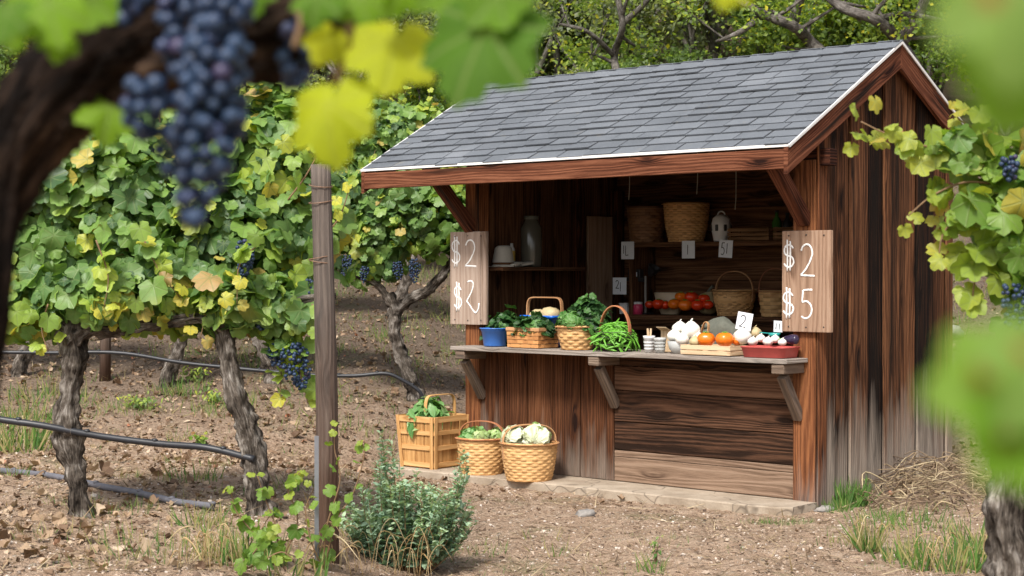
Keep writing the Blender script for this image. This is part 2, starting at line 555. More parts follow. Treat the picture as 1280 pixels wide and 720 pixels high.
M['cream'] = plain('cream_bowl_glaze', (0.62, 0.50, 0.35), 0.4, 0.08, 12, 0.05)
M['hat'] = plain('pale_felt', (0.42, 0.40, 0.35), 0.8, 0.08, 40, 0.3)
M['string'] = plain('grey_string', (0.35, 0.32, 0.28), 0.9, 0.2)
M['hose'] = plain('black_drip_hose', (0.022, 0.024, 0.030), 0.45, 0.3, 18, 0.1)
M['hose2'] = plain('dusty_drip_hose', (0.13, 0.13, 0.15), 0.7, 0.3, 18, 0.3)
M['wire'] = plain('rusty_wire', (0.22, 0.13, 0.08), 0.6, 0.3)
M['bottleg'] = plain('green_bottle_glass', (0.05, 0.16, 0.03), 0.15, 0.1)
M['stone'] = plain('grey_stone', (0.27, 0.25, 0.23), 0.9, 0.25, 25, 0.8)

# glass
t = NT('clear_glass'); t.b.inputs['Transmission Weight'].default_value = 0.45; t.b.inputs['Roughness'].default_value = 0.12
t.col((0.80, 0.82, 0.80)); M['glass'] = t.m
# concrete slab
t = NT('slab_concrete')
o_ = t.obj(); n_ = t.noise(o_, 3, 5, 0.65); n2 = t.noise(o_, 60, 3, 0.7)
c_ = t.ramp(n_, [(0.3, (0.24, 0.185, 0.13)), (0.6, (0.42, 0.35, 0.27)), (0.8, (0.50, 0.43, 0.34))])
cr = t.n('TexVoronoi', Vector=t.n('VectorMath', _operation='ADD', i0=o_, i1=t.n('VectorMath', _operation='SCALE', i0=t.n('TexNoise', Vector=o_, Scale=4.0).outputs[1], Scale=0.25).outputs[0]).outputs[0], Scale=1.6, _feature='DISTANCE_TO_EDGE').outputs[0]
c_ = t.mix(t.rng(cr, 0.0, 0.012, 0.8, 0), c_, (0.09, 0.07, 0.05))
t.col(t.mix(t.rng(n2, 0.4, 0.7, 0, 0.25), c_, (0.2, 0.15, 0.11))); t.rough(0.9); t.bump(t.math('ADD', n2, n_), 0.5, 0.01); M['slab'] = t.m
# shingles
t = NT('asphalt_shingle')
rn = t.attr('rnd'); gp = t.noise(t.obj(), 260, 2, 0.8); bp_ = t.noise(t.obj(), 2.2, 3, 0.6)
k = t.math('ADD', t.math('MULTIPLY', rn, 0.12), t.math('ADD', t.math('MULTIPLY', gp, 0.62), t.math('MULTIPLY', bp_, 0.35)))
c_ = t.ramp(k, [(0.30, (0.055, 0.063, 0.074)), (0.60, (0.135, 0.150, 0.170)), (0.95, (0.28, 0.295, 0.315))])
lich = t.rng(t.noise(t.obj(), 7, 4, 0.7), 0.62, 0.72, 0, 0.35)
t.col(t.mix(lich, c_, (0.22, 0.20, 0.15))); t.rough(0.9); t.bump(gp, 0.7, 0.003); M['shingle'] = t.m
# wicker
def wicker(name, a, b, dark, rough=0.6):
    t = NT(name)
    u, v, _ = t.xyz(t.uv())
    cell = t.n('TexWhiteNoise', Vector=t.vec(t.math('FLOOR', u), t.math('FLOOR', v), t.attr('rnd')), _noise_dimensions='3D').outputs[0]
    row = t.n('TexWhiteNoise', Vector=t.vec(t.math('FLOOR', v), 3.3, t.attr('rnd'))).outputs[0]
    fib = t.noise(t.vec(t.math('MULTIPLY', u, 0.6), t.math('MULTIPLY', v, 9.0), 0.0), 1.0, 3, 0.6)
    k = t.math('ADD', t.math('MULTIPLY', cell, 0.45), t.math('ADD', t.math('MULTIPLY', fib, 0.4), t.math('MULTIPLY', row, 0.25)))
    c = t.ramp(k, [(0.15, a), (0.55, b), (0.9, tuple(min(1, q * 1.25) for q in b))])
    gap = t.math('MULTIPLY', t.rng(t.math('ABSOLUTE', t.math('SUBTRACT', t.math('FRACT', v), 0.5)), 0.40, 0.49, 0, 0.85), t.rng(cell, 0.2, 0.9, 0.2, 1))  # shade in the gaps between woven rows, painted into the colour
    c = t.mix(gap, c, dark)
    t.col(c); t.rough(rough); t.bump(fib, 0.3, 0.003)
    return t.m
M['wick'] = wicker('honey_wicker', (0.42, 0.22, 0.08), (0.66, 0.40, 0.17), (0.12, 0.05, 0.02))
M['wick2'] = wicker('brown_wicker', (0.20, 0.10, 0.04), (0.38, 0.22, 0.10), (0.05, 0.025, 0.01))
M['wick3'] = wicker('dark_wicker', (0.10, 0.045, 0.02), (0.22, 0.11, 0.05), (0.03, 0.015, 0.01))
M['cane'] = wood('bent_handle_wood', (0.30, 0.13, 0.06), (0.50, 0.27, 0.13), (0.64, 0.42, 0.23), rings=0.4, bump=0.2, rough=0.5)
M['cane2'] = wood('red_handle_wood', (0.26, 0.09, 0.045), (0.42, 0.17, 0.085), (0.55, 0.28, 0.15), rings=0.4, bump=0.2, rough=0.45)
# leaves
G = [(0.0, (0.06, 0.13, 0.05)), (0.25, (0.13, 0.25, 0.075)), (0.52, (0.24, 0.40, 0.09)), (0.72, (0.40, 0.53, 0.08)), (0.88, (0.64, 0.60, 0.07)), (1.0, (0.52, 0.34, 0.17))]
M['vleaf'] = leafmat('vine_leaf', G, 0.40, 0.42, patch=0.75, patch_c=(0.58, 0.47, 0.05))
M['vleaf2'] = leafmat('young_vine_leaf', [(0.0, (0.10, 0.22, 0.04)), (0.5, (0.22, 0.36, 0.05)), (0.8, (0.40, 0.44, 0.06)), (0.93, (0.50, 0.40, 0.06)), (1.0, (0.45, 0.16, 0.10))], 0.42, 0.45)
M['fleaf_y'] = leafmat('yellow_vine_leaf', [(0.0, (0.36, 0.46, 0.02)), (1.0, (0.60, 0.62, 0.03))], 0.55, 0.6, vein_c=(0.45, 0.5, 0.08), spec=0.2)
M['fleaf_g'] = leafmat('green_vine_leaf', [(0.0, (0.07, 0.17, 0.015)), (1.0, (0.20, 0.36, 0.02))], 0.5, 0.6, spec=0.2)
M['tleaf'] = leafmat('oak_leaf', [(0.0, (0.19, 0.23, 0.16)), (0.45, (0.33, 0.38, 0.21)), (0.75, (0.45, 0.52, 0.20)), (1.0, (0.68, 0.65, 0.12))], 0.55, 0.5, veins=False)
M['tleaf2'] = leafmat('shrub_leaf', [(0.0, (0.12, 0.19, 0.07)), (0.45, (0.26, 0.38, 0.08)), (0.8, (0.42, 0.52, 0.09)), (1.0, (0.72, 0.64, 0.06))], 0.5, 0.5, veins=False)
M['sage'] = leafmat('sage_leaf', [(0.0, (0.15, 0.26, 0.18)), (0.5, (0.29, 0.43, 0.30)), (1.0, (0.50, 0.64, 0.40))], 0.25, 0.6, veins=False)
M['kale'] = leafmat('kale_leaf', [(0.0, (0.012, 0.045, 0.014)), (0.5, (0.03, 0.105, 0.028)), (1.0, (0.085, 0.22, 0.045))], 0.2, 0.45, veins=True, vamt=0.3)
M['cabbage'] = leafmat('cabbage_leaf', [(0.0, (0.05, 0.17, 0.03)), (1.0, (0.16, 0.36, 0.07))], 0.2, 0.45, veins=True, vein_c=(0.35, 0.5, 0.2))
M['greens'] = leafmat('basil_leaf', [(0.0, (0.10, 0.27, 0.07)), (0.6, (0.22, 0.45, 0.15)), (1.0, (0.42, 0.60, 0.30))], 0.3, 0.4, veins=True)
M['lettuce'] = leafmat('lettuce_leaf', [(0.0, (0.28, 0.46, 0.12)), (0.5, (0.60, 0.70, 0.36)), (1.0, (0.80, 0.82, 0.64))], 0.15, 0.45, veins=True, vein_c=(0.75, 0.8, 0.6))
M['bean'] = plain('green_bean_skin', (0.13, 0.36, 0.035), 0.4, 0.25, 10, 0.05)
M['grass'] = leafmat('grass_blade', [(0.0, (0.06, 0.15, 0.03)), (0.55, (0.14, 0.27, 0.05)), (0.8, (0.30, 0.30, 0.10)), (1.0, (0.45, 0.36, 0.18))], 0.3, 0.6, veins=False)
M['straw'] = leafmat('straw', [(0.0, (0.12, 0.08, 0.055)), (0.5, (0.27, 0.19, 0.12)), (0.85, (0.44, 0.33, 0.20)), (1.0, (0.60, 0.49, 0.32))], 0.15, 0.7, veins=False)
M['blade'] = leafmat('dry_blade', [(0.0, (0.42, 0.27, 0.12)), (0.6, (0.58, 0.42, 0.22)), (1.0, (0.68, 0.56, 0.36))], 0.2, 0.7, veins=False)
M['deadleaf'] = leafmat('dead_leaf', [(0.0, (0.12, 0.070, 0.042)), (0.45, (0.27, 0.17, 0.105)), (0.75, (0.42, 0.30, 0.20)), (0.95, (0.54, 0.42, 0.31)), (1.0, (0.40, 0.10, 0.03))], 0.1, 0.8, veins=False)
# bark
def bark(name, a, b, c):
    t = NT(name)
    u, v, _ = t.xyz(t.uv())
    n = t.noise(t.vec(t.math('MULTIPLY', u, 11.0), t.math('MULTIPLY', v, 75.0), 0.0), 1.0, 5, 0.72, 0.9)
    m = t.noise(t.obj(), 9.0, 3, 0.6)
    t.col(t.ramp(t.math('ADD', t.math('MULTIPLY', n, 0.8), t.math('MULTIPLY', t.math('SUBTRACT', m, 0.5), 0.7)), [(0.26, a), (0.42, b), (0.60, c)]))
    t.rough(0.95); t.b.inputs['Specular IOR Level'].default_value = 0.15
    t.bump(n, 1.0, 0.02)
    return t.m
M['bark'] = bark('vine_bark', (0.020, 0.016, 0.013), (0.13, 0.108, 0.088), (0.42, 0.385, 0.345))
M['bark2'] = bark('dark_vine_bark', (0.005, 0.003, 0.002), (0.035, 0.021, 0.014), (0.15, 0.095, 0.062))
M['oakbark'] = bark('oak_bark', (0.05, 0.045, 0.04), (0.15, 0.135, 0.12), (0.30, 0.28, 0.26))
M['shoot'] = plain('vine_shoot', (0.20, 0.12, 0.06), 0.7, 0.3, 20)
# grapes
t = NT('grape_skin')
bl = t.noise(t.obj(), 55, 3, 0.6); rn = t.attr('rnd')
base = t.ramp(rn, [(0.0, (0.006, 0.010, 0.030)), (0.85, (0.012, 0.018, 0.050)), (0.95, (0.025, 0.012, 0.05)), (1.0, (0.06, 0.018, 0.05))])
t.col(t.mix(t.rng(bl, 0.3, 0.75, 0.15, 0.75), base, (0.038, 0.080, 0.160)))
t.rough(t.rng(bl, 0.3, 0.7, 0.35, 0.6)); t.b.inputs['Specular IOR Level'].default_value = 0.4
M['grape'] = t.m

# ground
t = NT('vineyard_soil')
P = t.pos()
big = t.noise(P, 0.8, 4, 0.6)
mid = t.noise(P, 6.0, 5, 0.65)
fin = t.noise(P, 45.0, 4, 0.75)
base = t.ramp(t.math('ADD', t.math('MULTIPLY', mid, 0.6), t.math('MULTIPLY', fin, 0.4)), [(0.28, (0.20, 0.13, 0.085)), (0.48, (0.42, 0.295, 0.205)), (0.68, (0.60, 0.465, 0.35))])
vo = t.n('TexVoronoi', Vector=P, Scale=26.0, Randomness=1.0)
fl = t.n('SeparateColor', Color=vo.outputs['Color']).outputs
flake = t.math('MULTIPLY', t.rng(vo.outputs['Distance'], 0.30, 0.42, 1, 0), t.rng(fl[0], 0.45, 0.55, 0, 1))
fc = t.ramp(fl[1], [(0.0, (0.08, 0.05, 0.032)), (0.4, (0.24, 0.15, 0.09)), (0.75, (0.42, 0.31, 0.21)), (1.0, (0.52, 0.45, 0.37))])
base = t.mix(t.math('MULTIPLY', flake, 0.9), base, fc)
vo2 = t.n('TexVoronoi', Vector=P, Scale=95.0, Randomness=1.0)
f2 = t.n('SeparateColor', Color=vo2.outputs['Color']).outputs
base = t.mix(t.math('MULTIPLY', t.rng(f2[0], 0.5, 0.6, 0, 0.7), t.rng(vo2.outputs['Distance'], 0.25, 0.4, 1, 0)), base, t.ramp(f2[1], [(0, (0.06, 0.04, 0.03)), (1, (0.46, 0.36, 0.27))]))
X_, Y_, _ = t.xyz(P)
# further up the hill: dry grey-brown litter
far = t.rng(Y_, 13.0, 16.5)
base = t.mix(t.math('MULTIPLY', far, 0.85), base, t.ramp(fin, [(0.3, (0.045, 0.034, 0.027)), (0.5, (0.13, 0.098, 0.075)), (0.75, (0.28, 0.22, 0.175))]))
moss = t.math('MULTIPLY', t.rng(t.noise(P, 1.1, 4, 0.65), 0.54, 0.64), t.rng(t.noise(P, 40.0, 2, 0.6), 0.42, 0.55))
base = t.mix(t.math('MULTIPLY', moss, 0.55), base, (0.10, 0.135, 0.045))
t.col(base); t.rough(0.95); t.b.inputs['Specular IOR Level'].default_value = 0.1
hh = t.math('ADD', t.math('MULTIPLY', fin, 0.5), t.math('ADD', mid, t.math('MULTIPLY', flake, 0.25)))
t.bump(hh, 1.0, 0.07)
M['ground'] = t.m

# ================================================================== SETTING
def axis_pts(lo, hi, fine_lo, fine_hi, d, grow=1.12):
    a = list(np.arange(fine_lo, fine_hi, d))
    s, x = d, fine_hi
    while x < hi: a.append(x); s *= grow; x += s
    a.append(hi)
    s, x = d, fine_lo - d
    while x > lo: a.insert(0, x); s *= grow; x -= s
    a.insert(0, lo)
    return np.array(a)

gx = axis_pts(-260, 260, -4.5, 5.5, 0.05)
gy = axis_pts(-60, 420, 6.0, 18, 0.05)
GX, GY = np.meshgrid(gx, gy)
GZ = gz(GX, GY)
amp = np.clip(1 - (np.abs(GY - 12) - 7) / 8, 0, 1)
GZ = GZ + amp * rng.normal(size=GZ.shape) * 0.0055
nx, ny = len(gx), len(gy)
V = np.stack([GX, GY, GZ], -1).reshape(-1, 3)
i = np.arange(nx - 1); j = np.arange(ny - 1)
I, J = np.meshgrid(i, j); q = (J * nx + I).ravel()
T = np.concatenate([np.stack([q, q + 1, q + nx + 1], 1), np.stack([q, q + nx + 1, q + nx], 1)])
ground = bulk('ground', M['ground'], [(V, T, V[:, :2] * 1.0, np.zeros((1, 3)), np.eye(3)[None], np.ones(1), np.full(1, 0.5))])
tag(ground, kind='structure')

# ================================================================== LEAF TEMPLATES
def grape_leaf(nout=22, rings=(0.5, 1.0), serr=0.0, cup=0.25, fold=0.12, wave=0.05, seed=0):
    rs = random.Random(seed)
    base = (0.0, -0.32)
    lob = [(0, 0.80, 0.42), (0.87, 0.72, 0.42), (-0.87, 0.72, 0.42), (1.80, 0.56, 0.50), (-1.80, 0.56, 0.50), (2.6, 0.38, 0.4), (-2.6, 0.38, 0.4)]
    def rr(th):
        r_ = 0.10
        for a, l, w_ in lob:
            d = abs((th - a + math.pi) % (2 * math.pi) - math.pi)
            r_ = max(r_, l * (0.76 + 0.24 * max(0, math.cos(min(d / w_, 1) * math.pi / 2)) ** 0.9) if d < w_ * 1.6 else 0)
        if abs(th) > 2.95: r_ = 0.10
        if serr: r_ *= 1 + serr * (abs(((th * 11.0 / math.pi) % 1) - 0.5) * 2 - 0.5)
        return r_
    vs = [(base[0], base[1], 0.0)]; tr = []
    ph = rs.random() * 6
    for k, q in enumerate(rings):
        for n in range(nout):
            th = -math.pi + 2 * math.pi * (n + 0.5) / nout
            r_ = rr(th) * q
            x, y = base[0] + math.sin(th) * r_, base[1] + math.cos(th) * r_
            z = -cup * (x * x + y * y) + fold * abs(x) - 0.0 + wave * q * q * math.sin(th * 4 + ph)
            vs.append((x, y, z))
    for n in range(nout):
        n2 = (n + 1) % nout
        tr.append((0, 1 + n2, 1 + n))
        for k in range(len(rings) - 1):
            a = 1 + k * nout
            tr.append((a + n, a + n2, a + nout + n2)); tr.append((a + n, a + nout + n2, a + nout + n))
    v = np.array(vs)
    return v, np.array(tr), v[:, :2].copy()

LEAF = [grape_leaf(34, (0.55, 1.0), 0.10, c, f, w_, s) for c, f, w_, s in ((0.3, 0.10, 0.05, 1), (0.55, 0.2, 0.07, 2), (-0.25, 0.05, 0.08, 3), (0.1, 0.35, 0.04, 4))]
LEAF_LO = [grape_leaf(12, (1.0,), 0, c, f, w_, s) for c, f, w_, s in ((0.4, 0.15, 0.07, 1), (0.2, 0.3, 0.08, 2), (-0.3, 0.05, 0.08, 3))]

def oval_leaf(ln=1.0, wd=0.42, n=3, bend=0.25, fold=0.1):
    vs = [(0, -ln / 2, 0)]; 
    for k in range(1, n + 1):
        q = k / (n + 1); y = -ln / 2 + ln * q; w_ = wd * math.sin(math.pi * q) ** 0.8 / 2 * (1.15 - 0.3 * q)
        z = -bend * (q) ** 2
        vs += [(-w_, y, z + fold * w_ * 2), (0, y, z), (w_, y, z + fold * w_ * 2)]
    vs.append((0, ln / 2, -bend))
    tr = [(0, 2, 1), (0, 3, 2)]
    for k in range(n - 1):
        a = 1 + 3 * k
        for c in (0, 1): tr += [(a + c, a + c + 1, a + 4 + c), (a + c, a + 4 + c, a + 3 + c)]
    a = 1 + 3 * (n - 1); e = len(vs) - 1
    tr += [(a, a + 1, e), (a + 1, a + 2, e)]
    v = np.array(vs, float)
    return v, np.array(tr), v[:, :2].copy()

OVAL = oval_leaf()
TINY = (np.array([(0, -0.5, 0), (0.32, 0.0, 0.06), (0, 0.5, -0.08), (-0.32, 0.0, 0.06)], float), np.array([(0, 1, 2), (0, 2, 3)]), np.array([(0, -0.5), (0.3, 0), (0, 0.5), (-0.3, 0)], float))
BLADE = (np.array([(-0.5, 0, 0), (0.5, 0, 0), (-0.38, 0.4, 0.0), (0.38, 0.4, 0.0), (0, 1.0, 0.0)], float) * np.array([0.035, 1, 1]), np.array([(0, 1, 3), (0, 3, 2), (2, 3, 4)]), np.array([(0, 0), (1, 0), (0, .4), (1, .4), (.5, 1)], float))


def leafset(P, Nrm, size, rnd, temps, down=None):
    """split leaves over the templates"""
    P = np.asarray(P, float); Nrm = np.asarray(Nrm, float); n = len(P)
    size = np.broadcast_to(size, (n,)); rnd = np.broadcast_to(rnd, (n,))
    A = frames(Nrm, down=down)
    ch = rng.integers(0, len(temps), n)
    return [(*temps[k], P[ch == k], A[ch == k], size[ch == k], rnd[ch == k]) for k in range(len(temps)) if (ch == k).any()]
# ================================================================== THE FARM STAND
stand = empty('farm_stand', (X0, Y0, 0), TH, 'small dark wooden farm stand with a grey shingled gable roof and an open serving counter', 'farm stand')

def roofz(y):      # top of the roof at local y
    return HR - (HR - HE) / (YR + OA) * abs(y - YR)
YB = SD + 0.14   # rear eave
SLP = math.atan2(HR - HE, YR + OA)
XL, XR = -SW - OC, OB

# roof deck
m = MB()
for sgn in (-1, 1):
    ya, yb = (YR, -OA + 0.01) if sgn < 0 else (YR, YB - 0.01)
    pa = Vector(((XL + XR) / 2, ya, HR - 0.045)); pb = Vector(((XL + XR) / 2, yb, roofz(yb) - 0.040))
    m.bar(pa, pb, XR - XL - 0.04, 0.02, (0, 0, 1), t=0.4)
roof = m.build('roof', M['inner'], stand)
# rafters
m = MB()
for k in range(8):
    x = XL + 0.1 + (XR - XL - 0.2) * k / 7
    if k in (0, 7): x += (0.02 if k == 0 else -0.02)
    for yb in (-OA + 0.05, YB - 0.05):
        m.bar((x, YR, HR - 0.10), (x, yb, roofz(yb) - 0.095), 0.04, 0.08, t=0.4)
m.build('rafter', M['inner'], roof)
# shingles
m = MB()
L = math.hypot(YR + OA, HR - HE)
ROWS = 14
rh = L / ROWS
for side in (-1, 1):
    dirv = Vector((0, side * math.cos(SLP), -math.sin(SLP)))
    nrm = Vector((0, side * math.sin(SLP), math.cos(SLP)))
    for rI in range(ROWS):
        x = XL - random.uniform(0, 0.25)
        s0 = rI * rh - 0.03
        if side > 0 and s0 > (YB - YR) / math.cos(SLP) - 0.06: continue
        s1 = (rI + 1) * rh + (0.012 if rI == ROWS - 1 else 0.0)
        if side > 0: s1 = min(s1, (YB - YR) / math.cos(SLP) + 0.012)
        while x < XR:
            wd = random.choice((0.21, 0.23, 0.25, 0.27, 0.30)) * random.uniform(0.97, 1.03)
            xa, xb = max(x, XL - 0.012), min(x + wd, XR + 0.012)
            x += wd
            if xb - xa < 0.02: continue
            r_ = random.random()
            e = random.uniform(-0.009, 0.007)
            lift = random.uniform(0.013, 0.024)
            q = []
            for (s, h) in ((s0, 0.004), (s1 + e, lift)):
                for xx in (xa + 0.0055, xb - 0.0055):
                    for b_ in (0, 1):
                        p = Vector((xx, YR, HR - 0.03)) + dirv * s + nrm * (h - (0.011 if b_ == 0 else 0) + random.uniform(-0.0008, 0.0008))
                        q.append(p[:])
            b0 = len(m.v); m.v += q
            for fc in ((1, 3, 7, 5), (0, 4, 6, 2), (4, 5, 7, 6), (0, 1, 5, 4), (2, 6, 7, 3)):
                m.face([b0 + i_ for i_ in fc], [(0, 0), (1, 0), (1, 1), (0, 1)], r_, 0.5)
m.build('shingles', M['shingle'], roof)
m = MB()
x = XL - 0.01
while x < XR - 0.02:
    xb = min(x + 0.21, XR + 0.012)
    r_ = random.random()
    for sgn in (-1, 1):
        up = Vector((0, sgn * math.sin(SLP), math.cos(SLP)))
        c = Vector(((x + xb) / 2 - 0.01, YR + sgn * 0.055, HR - 0.03 + 0.017 - 0.055 * math.tan(SLP) + 0.003))
        rt = Matrix.Rotation(-sgn * SLP, 3, 'X') @ Matrix.Rotation(R(1.6), 3, 'Y')
        m.box(c, (xb - x + 0.03, 0.135, 0.007), rt, 0, r_)
    x = xb
m.build('ridge_cap', M['shingle'], roof)
# white drip edges
m = MB()
m.box(((XL + XR) / 2, -OA - 0.012, HE - 0.031), (XR - XL + 0.03, 0.012, 0.019))
for xx in (XR + 0.012, XL - 0.012):
    for yb in (-OA - 0.02, YB + 0.02):
        m.bar((xx, YR, HR - 0.026), (xx, yb, roofz(yb) - 0.026), 0.010, 0.020)
m.build('drip_edge', M['white'], roof, 0.002)
# fascia and rake boards
m = MB(); m.box(((XL + XR) / 2, -OA - 0.0, HE - 0.115), (XR - XL - 0.01, 0.035, 0.125), t=0.62, r=0.31)
m.build('fascia_board', M['fascia'], roof, 0.004)
m = MB(); m.box(((XL + XR) / 2, YB + 0.0, roofz(YB) - 0.105), (XR - XL - 0.01, 0.03, 0.12), t=0.5)
m.build('fascia_board', M['fascia'], roof, 0.004)
for xx in (XR - 0.012, XL + 0.012):
    for yb in (-OA - 0.022, YB + 0.022):
        m = MB()
        s = 1 if yb > YR else -1
        # a board with plumb cut ends
        p0, p1 = (YR + 0.0015 * s, HR - 0.034), (yb, roofz(yb) - 0.034)
        hgt = 0.150
        b0 = len(m.v)
        for (yy, zz) in (p0, p1):
            for dx_ in (-0.016, 0.016):
                for dz in (-hgt / math.cos(SLP) * (0.98 if yy == yb else 1), 0): m.v.append((xx + dx_, yy, zz + dz))
        LL = math.hypot(p1[0] - p0[0], p1[1] - p0[1]); rr_ = random.random()
        for fc, mode in (((2, 6, 7, 3), 0), ((0, 1, 5, 4), 0), ((0, 4, 6, 2), 1), ((1, 3, 7, 5), 1), ((4, 5, 7, 6), 2), ((0, 2, 3, 1), 2)):
            uv = []
            for i_ in fc:
                end, dxs, dzs = (i_ >> 2) & 1, (i_ >> 1) & 1, i_ & 1
                uv.append((end * LL + 3, dzs * hgt + 2) if mode == 0 else ((end * LL + 3, dxs * 0.03 + 4) if mode == 1 else (dxs * 0.03 + 7, dzs * hgt)))
            m.face([b0 + i_ for i_ in fc], uv, rr_, 0.55)
        m.build('rake_board', M['fascia'], roof, 0.003)

def vboards(m, plane, a0, a1, z0, ztop, thick, widths, axis, tone=(0.4, 0.6), gap=0.006, offs=0.004):
    """vertical boards along local x (axis 0) or y (axis 1)"""
    a = a0; k = 0
    while a < a1 - 0.02:
        wd = min(widths[k % len(widths)] * random.uniform(0.95, 1.05), a1 - a); k += 1
        if a1 - (a + wd) < 0.05: wd = a1 - a
        c = a + wd / 2; o = random.uniform(-offs, offs) if offs > 0 else (-offs if k % 2 else offs) + random.uniform(-.002, .002)
        zt = [ztop(a + gap / 2), ztop(a + wd - gap / 2)] if callable(ztop) else [ztop, ztop]
        b0 = len(m.v)
        zm = max(zt)
        size = (thick, wd - gap, zm - z0) if axis == 1 else (wd - gap, thick, zm - z0)
        cc = (plane + o, c, (zm + z0) / 2) if axis == 1 else (c, plane + o, (zm + z0) / 2)
        m.box(cc, size, None, 2, t=random.uniform(*tone), jit=0.001)
        for i_ in range(8):
            if i_ & 4:
                v_ = m.v[b0 + i_]; f_ = (i_ >> 1) & 1 if axis == 1 else i_ & 1
                m.v[b0 + i_] = (v_[0], v_[1], zt[f_])
        a += wd

wall_top = lambda y: roofz(y) - 0.075
# right wall: boards and thin battens over dark sheathing
m = MB()
vboards(m, -0.012, 0.10, SD, -0.12, wall_top, 0.022, [0.12, 0.20, 0.22, 0.23, 0.215, 0.24, 0.23, 0.21], 1, (0.05, 0.85), 0.011, -0.010)
for q_ in range(len(m.f)):
    pass
y = 0.10
rw = m.build('wall', M['side'], stand, 0.003)
rw['label'] = 'right board wall, weathered grey at its foot'
m = MB(); m.box((-0.030, SD / 2 + 0.04, 0.9), (0.008, SD - 0.12, 2.0), None, 2, t=0.0, r=0.1)
m.build('sheathing', M['dark'], rw)
# left wall (its inside shows), back wall
m = MB(); vboards(m, -SW + 0.012, 0.03, SD, -0.12, wall_top, 0.022, [0.21, 0.17, 0.235], 1, (0.3, 0.6), 0.004)
lw = m.build('wall', M['inner'], stand, 0.003)
m = MB(); vboards(m, -SW - 0.012, 0.03, SD, -0.12, wall_top, 0.02, [0.24], 1, (0.3, 0.6), 0.004)
m.build('cladding', M['side'], lw, 0.003)
m = MB()
z = -0.1; 
while z < wall_top(SD) - 0.01:
    h_ = min(random.choice((0.17, 0.19, 0.21)), wall_top(SD) - z)
    m.box((-SW / 2, SD - 0.012, z + h_ / 2), (SW - 0.06, 0.022, h_ - 0.004), None, 0, t=random.uniform(0.35, 0.7)); z += h_
bw = m.build('wall', M['inner'], stand, 0.003)
m = MB(); vboards(m, SD + 0.012, -SW + 0.02, -0.02, -0.12, wall_top(SD), 0.018, [0.24], 0, (0.3, 0.6), 0.0)  # unseen outer boards, added to stop light leaking through the plank gaps
m.build('cladding', M['side'], bw)
# inner lining of the right wall
m = MB(); vboards(m, -0.036, 0.14, SD - 0.03, 0.0, wall_top, 0.018, [0.24], 1, (0.3, 0.6), 0.004)
m.build('lining', M['inner'], rw, 0.002)

# posts
def post(x0, x1, y0, y1, zt, tone, nm='post'):
    m = MB(); m.box(((x0 + x1) / 2, (y0 + y1) / 2, (zt - 0.05) / 2), (x1 - x0, y1 - y0, zt + 0.05), None, 2, t=tone, jit=0.002)
    return m.build(nm, M['post'], stand, 0.006)
post(-0.175, -0.004, -0.012, 0.10, 2.24, 0.60)
post(-0.012 + 0.014, 0.020, -0.008, 0.098, wall_top(0) - 0.0, 0.50, 'corner_board')
post(-SW, -SW + 0.15, -0.012, 0.10, 2.24, 0.55)
post(-SW + 0.03, -SW + 0.12, SD - 0.13, SD - 0.03, 2.2, 0.3)
post(-SW + 0.026, -SW + 0.10, 1.22, 1.34, 2.3, 0.18)
# header beam over the opening
m = MB(); m.box((-SW / 2 + 0.03, 0.05, 2.255), (SW + 0.13, 0.09, 0.11), None, 0, t=0.2)
m.build('header_beam', M['fascia'], stand, 0.005)
# diagonal braces out to the eave
for x in (-0.085, -SW + 0.07):
    m = MB(); m.bar((x, -0.005, 1.835), (x, -OA + 0.045, 2.215), 0.085, 0.085, (0, 1, 0), t=0.42, jit=0.003)
    m.build('brace', M['fascia'], stand, 0.005)

# lower front
m = MB()
xv1 = xz(768, 500, 0)[0]
vboards(m, 0.008, -SW + 0.15, xv1, 0.003, HC - 0.035, 0.022, [0.26, 0.24, 0.26], 0, (0.30, 0.66), 0.010, 0.003)
fp = m.build('front_panel', M['frontboard'], stand, 0.003); fp['label'] = 'front panel of upright boards'
m = MB()
zs = [0.004, 0.19, 0.215, 0.50, 0.70, HC - 0.035]
for k, (za, zb, tn) in enumerate(((0.229, 0.43, 0.20), (0.435, 0.655, 0.36), (0.660, 0.83, 0.72), (0.835, HC - 0.035, 0.45))):
    m.box(((xv1 - 0.175) / 2, 0.008 + random.uniform(-0.002, 0.002), (za + zb) / 2), (-0.175 - xv1 - 0.006, 0.022, zb - za - 0.002), None, 0, t=tn, r=0.13 + 0.17 * k)
fp = m.build('front_panel', M['panel'], stand, 0.003); fp['label'] = 'front panel of wide level dark planks'
m = MB()
for za, zb, tn in ((0.004, 0.178, 0.55), (0.180, 0.225, 0.45)):
    m.box(((xv1 - 0.175) / 2, 0.008, (za + zb) / 2), (-0.175 - xv1 - 0.006, 0.022, zb - za - 0.002), None, 0, t=tn)
m.build('bottom_plank', M['pale'], fp, 0.003)

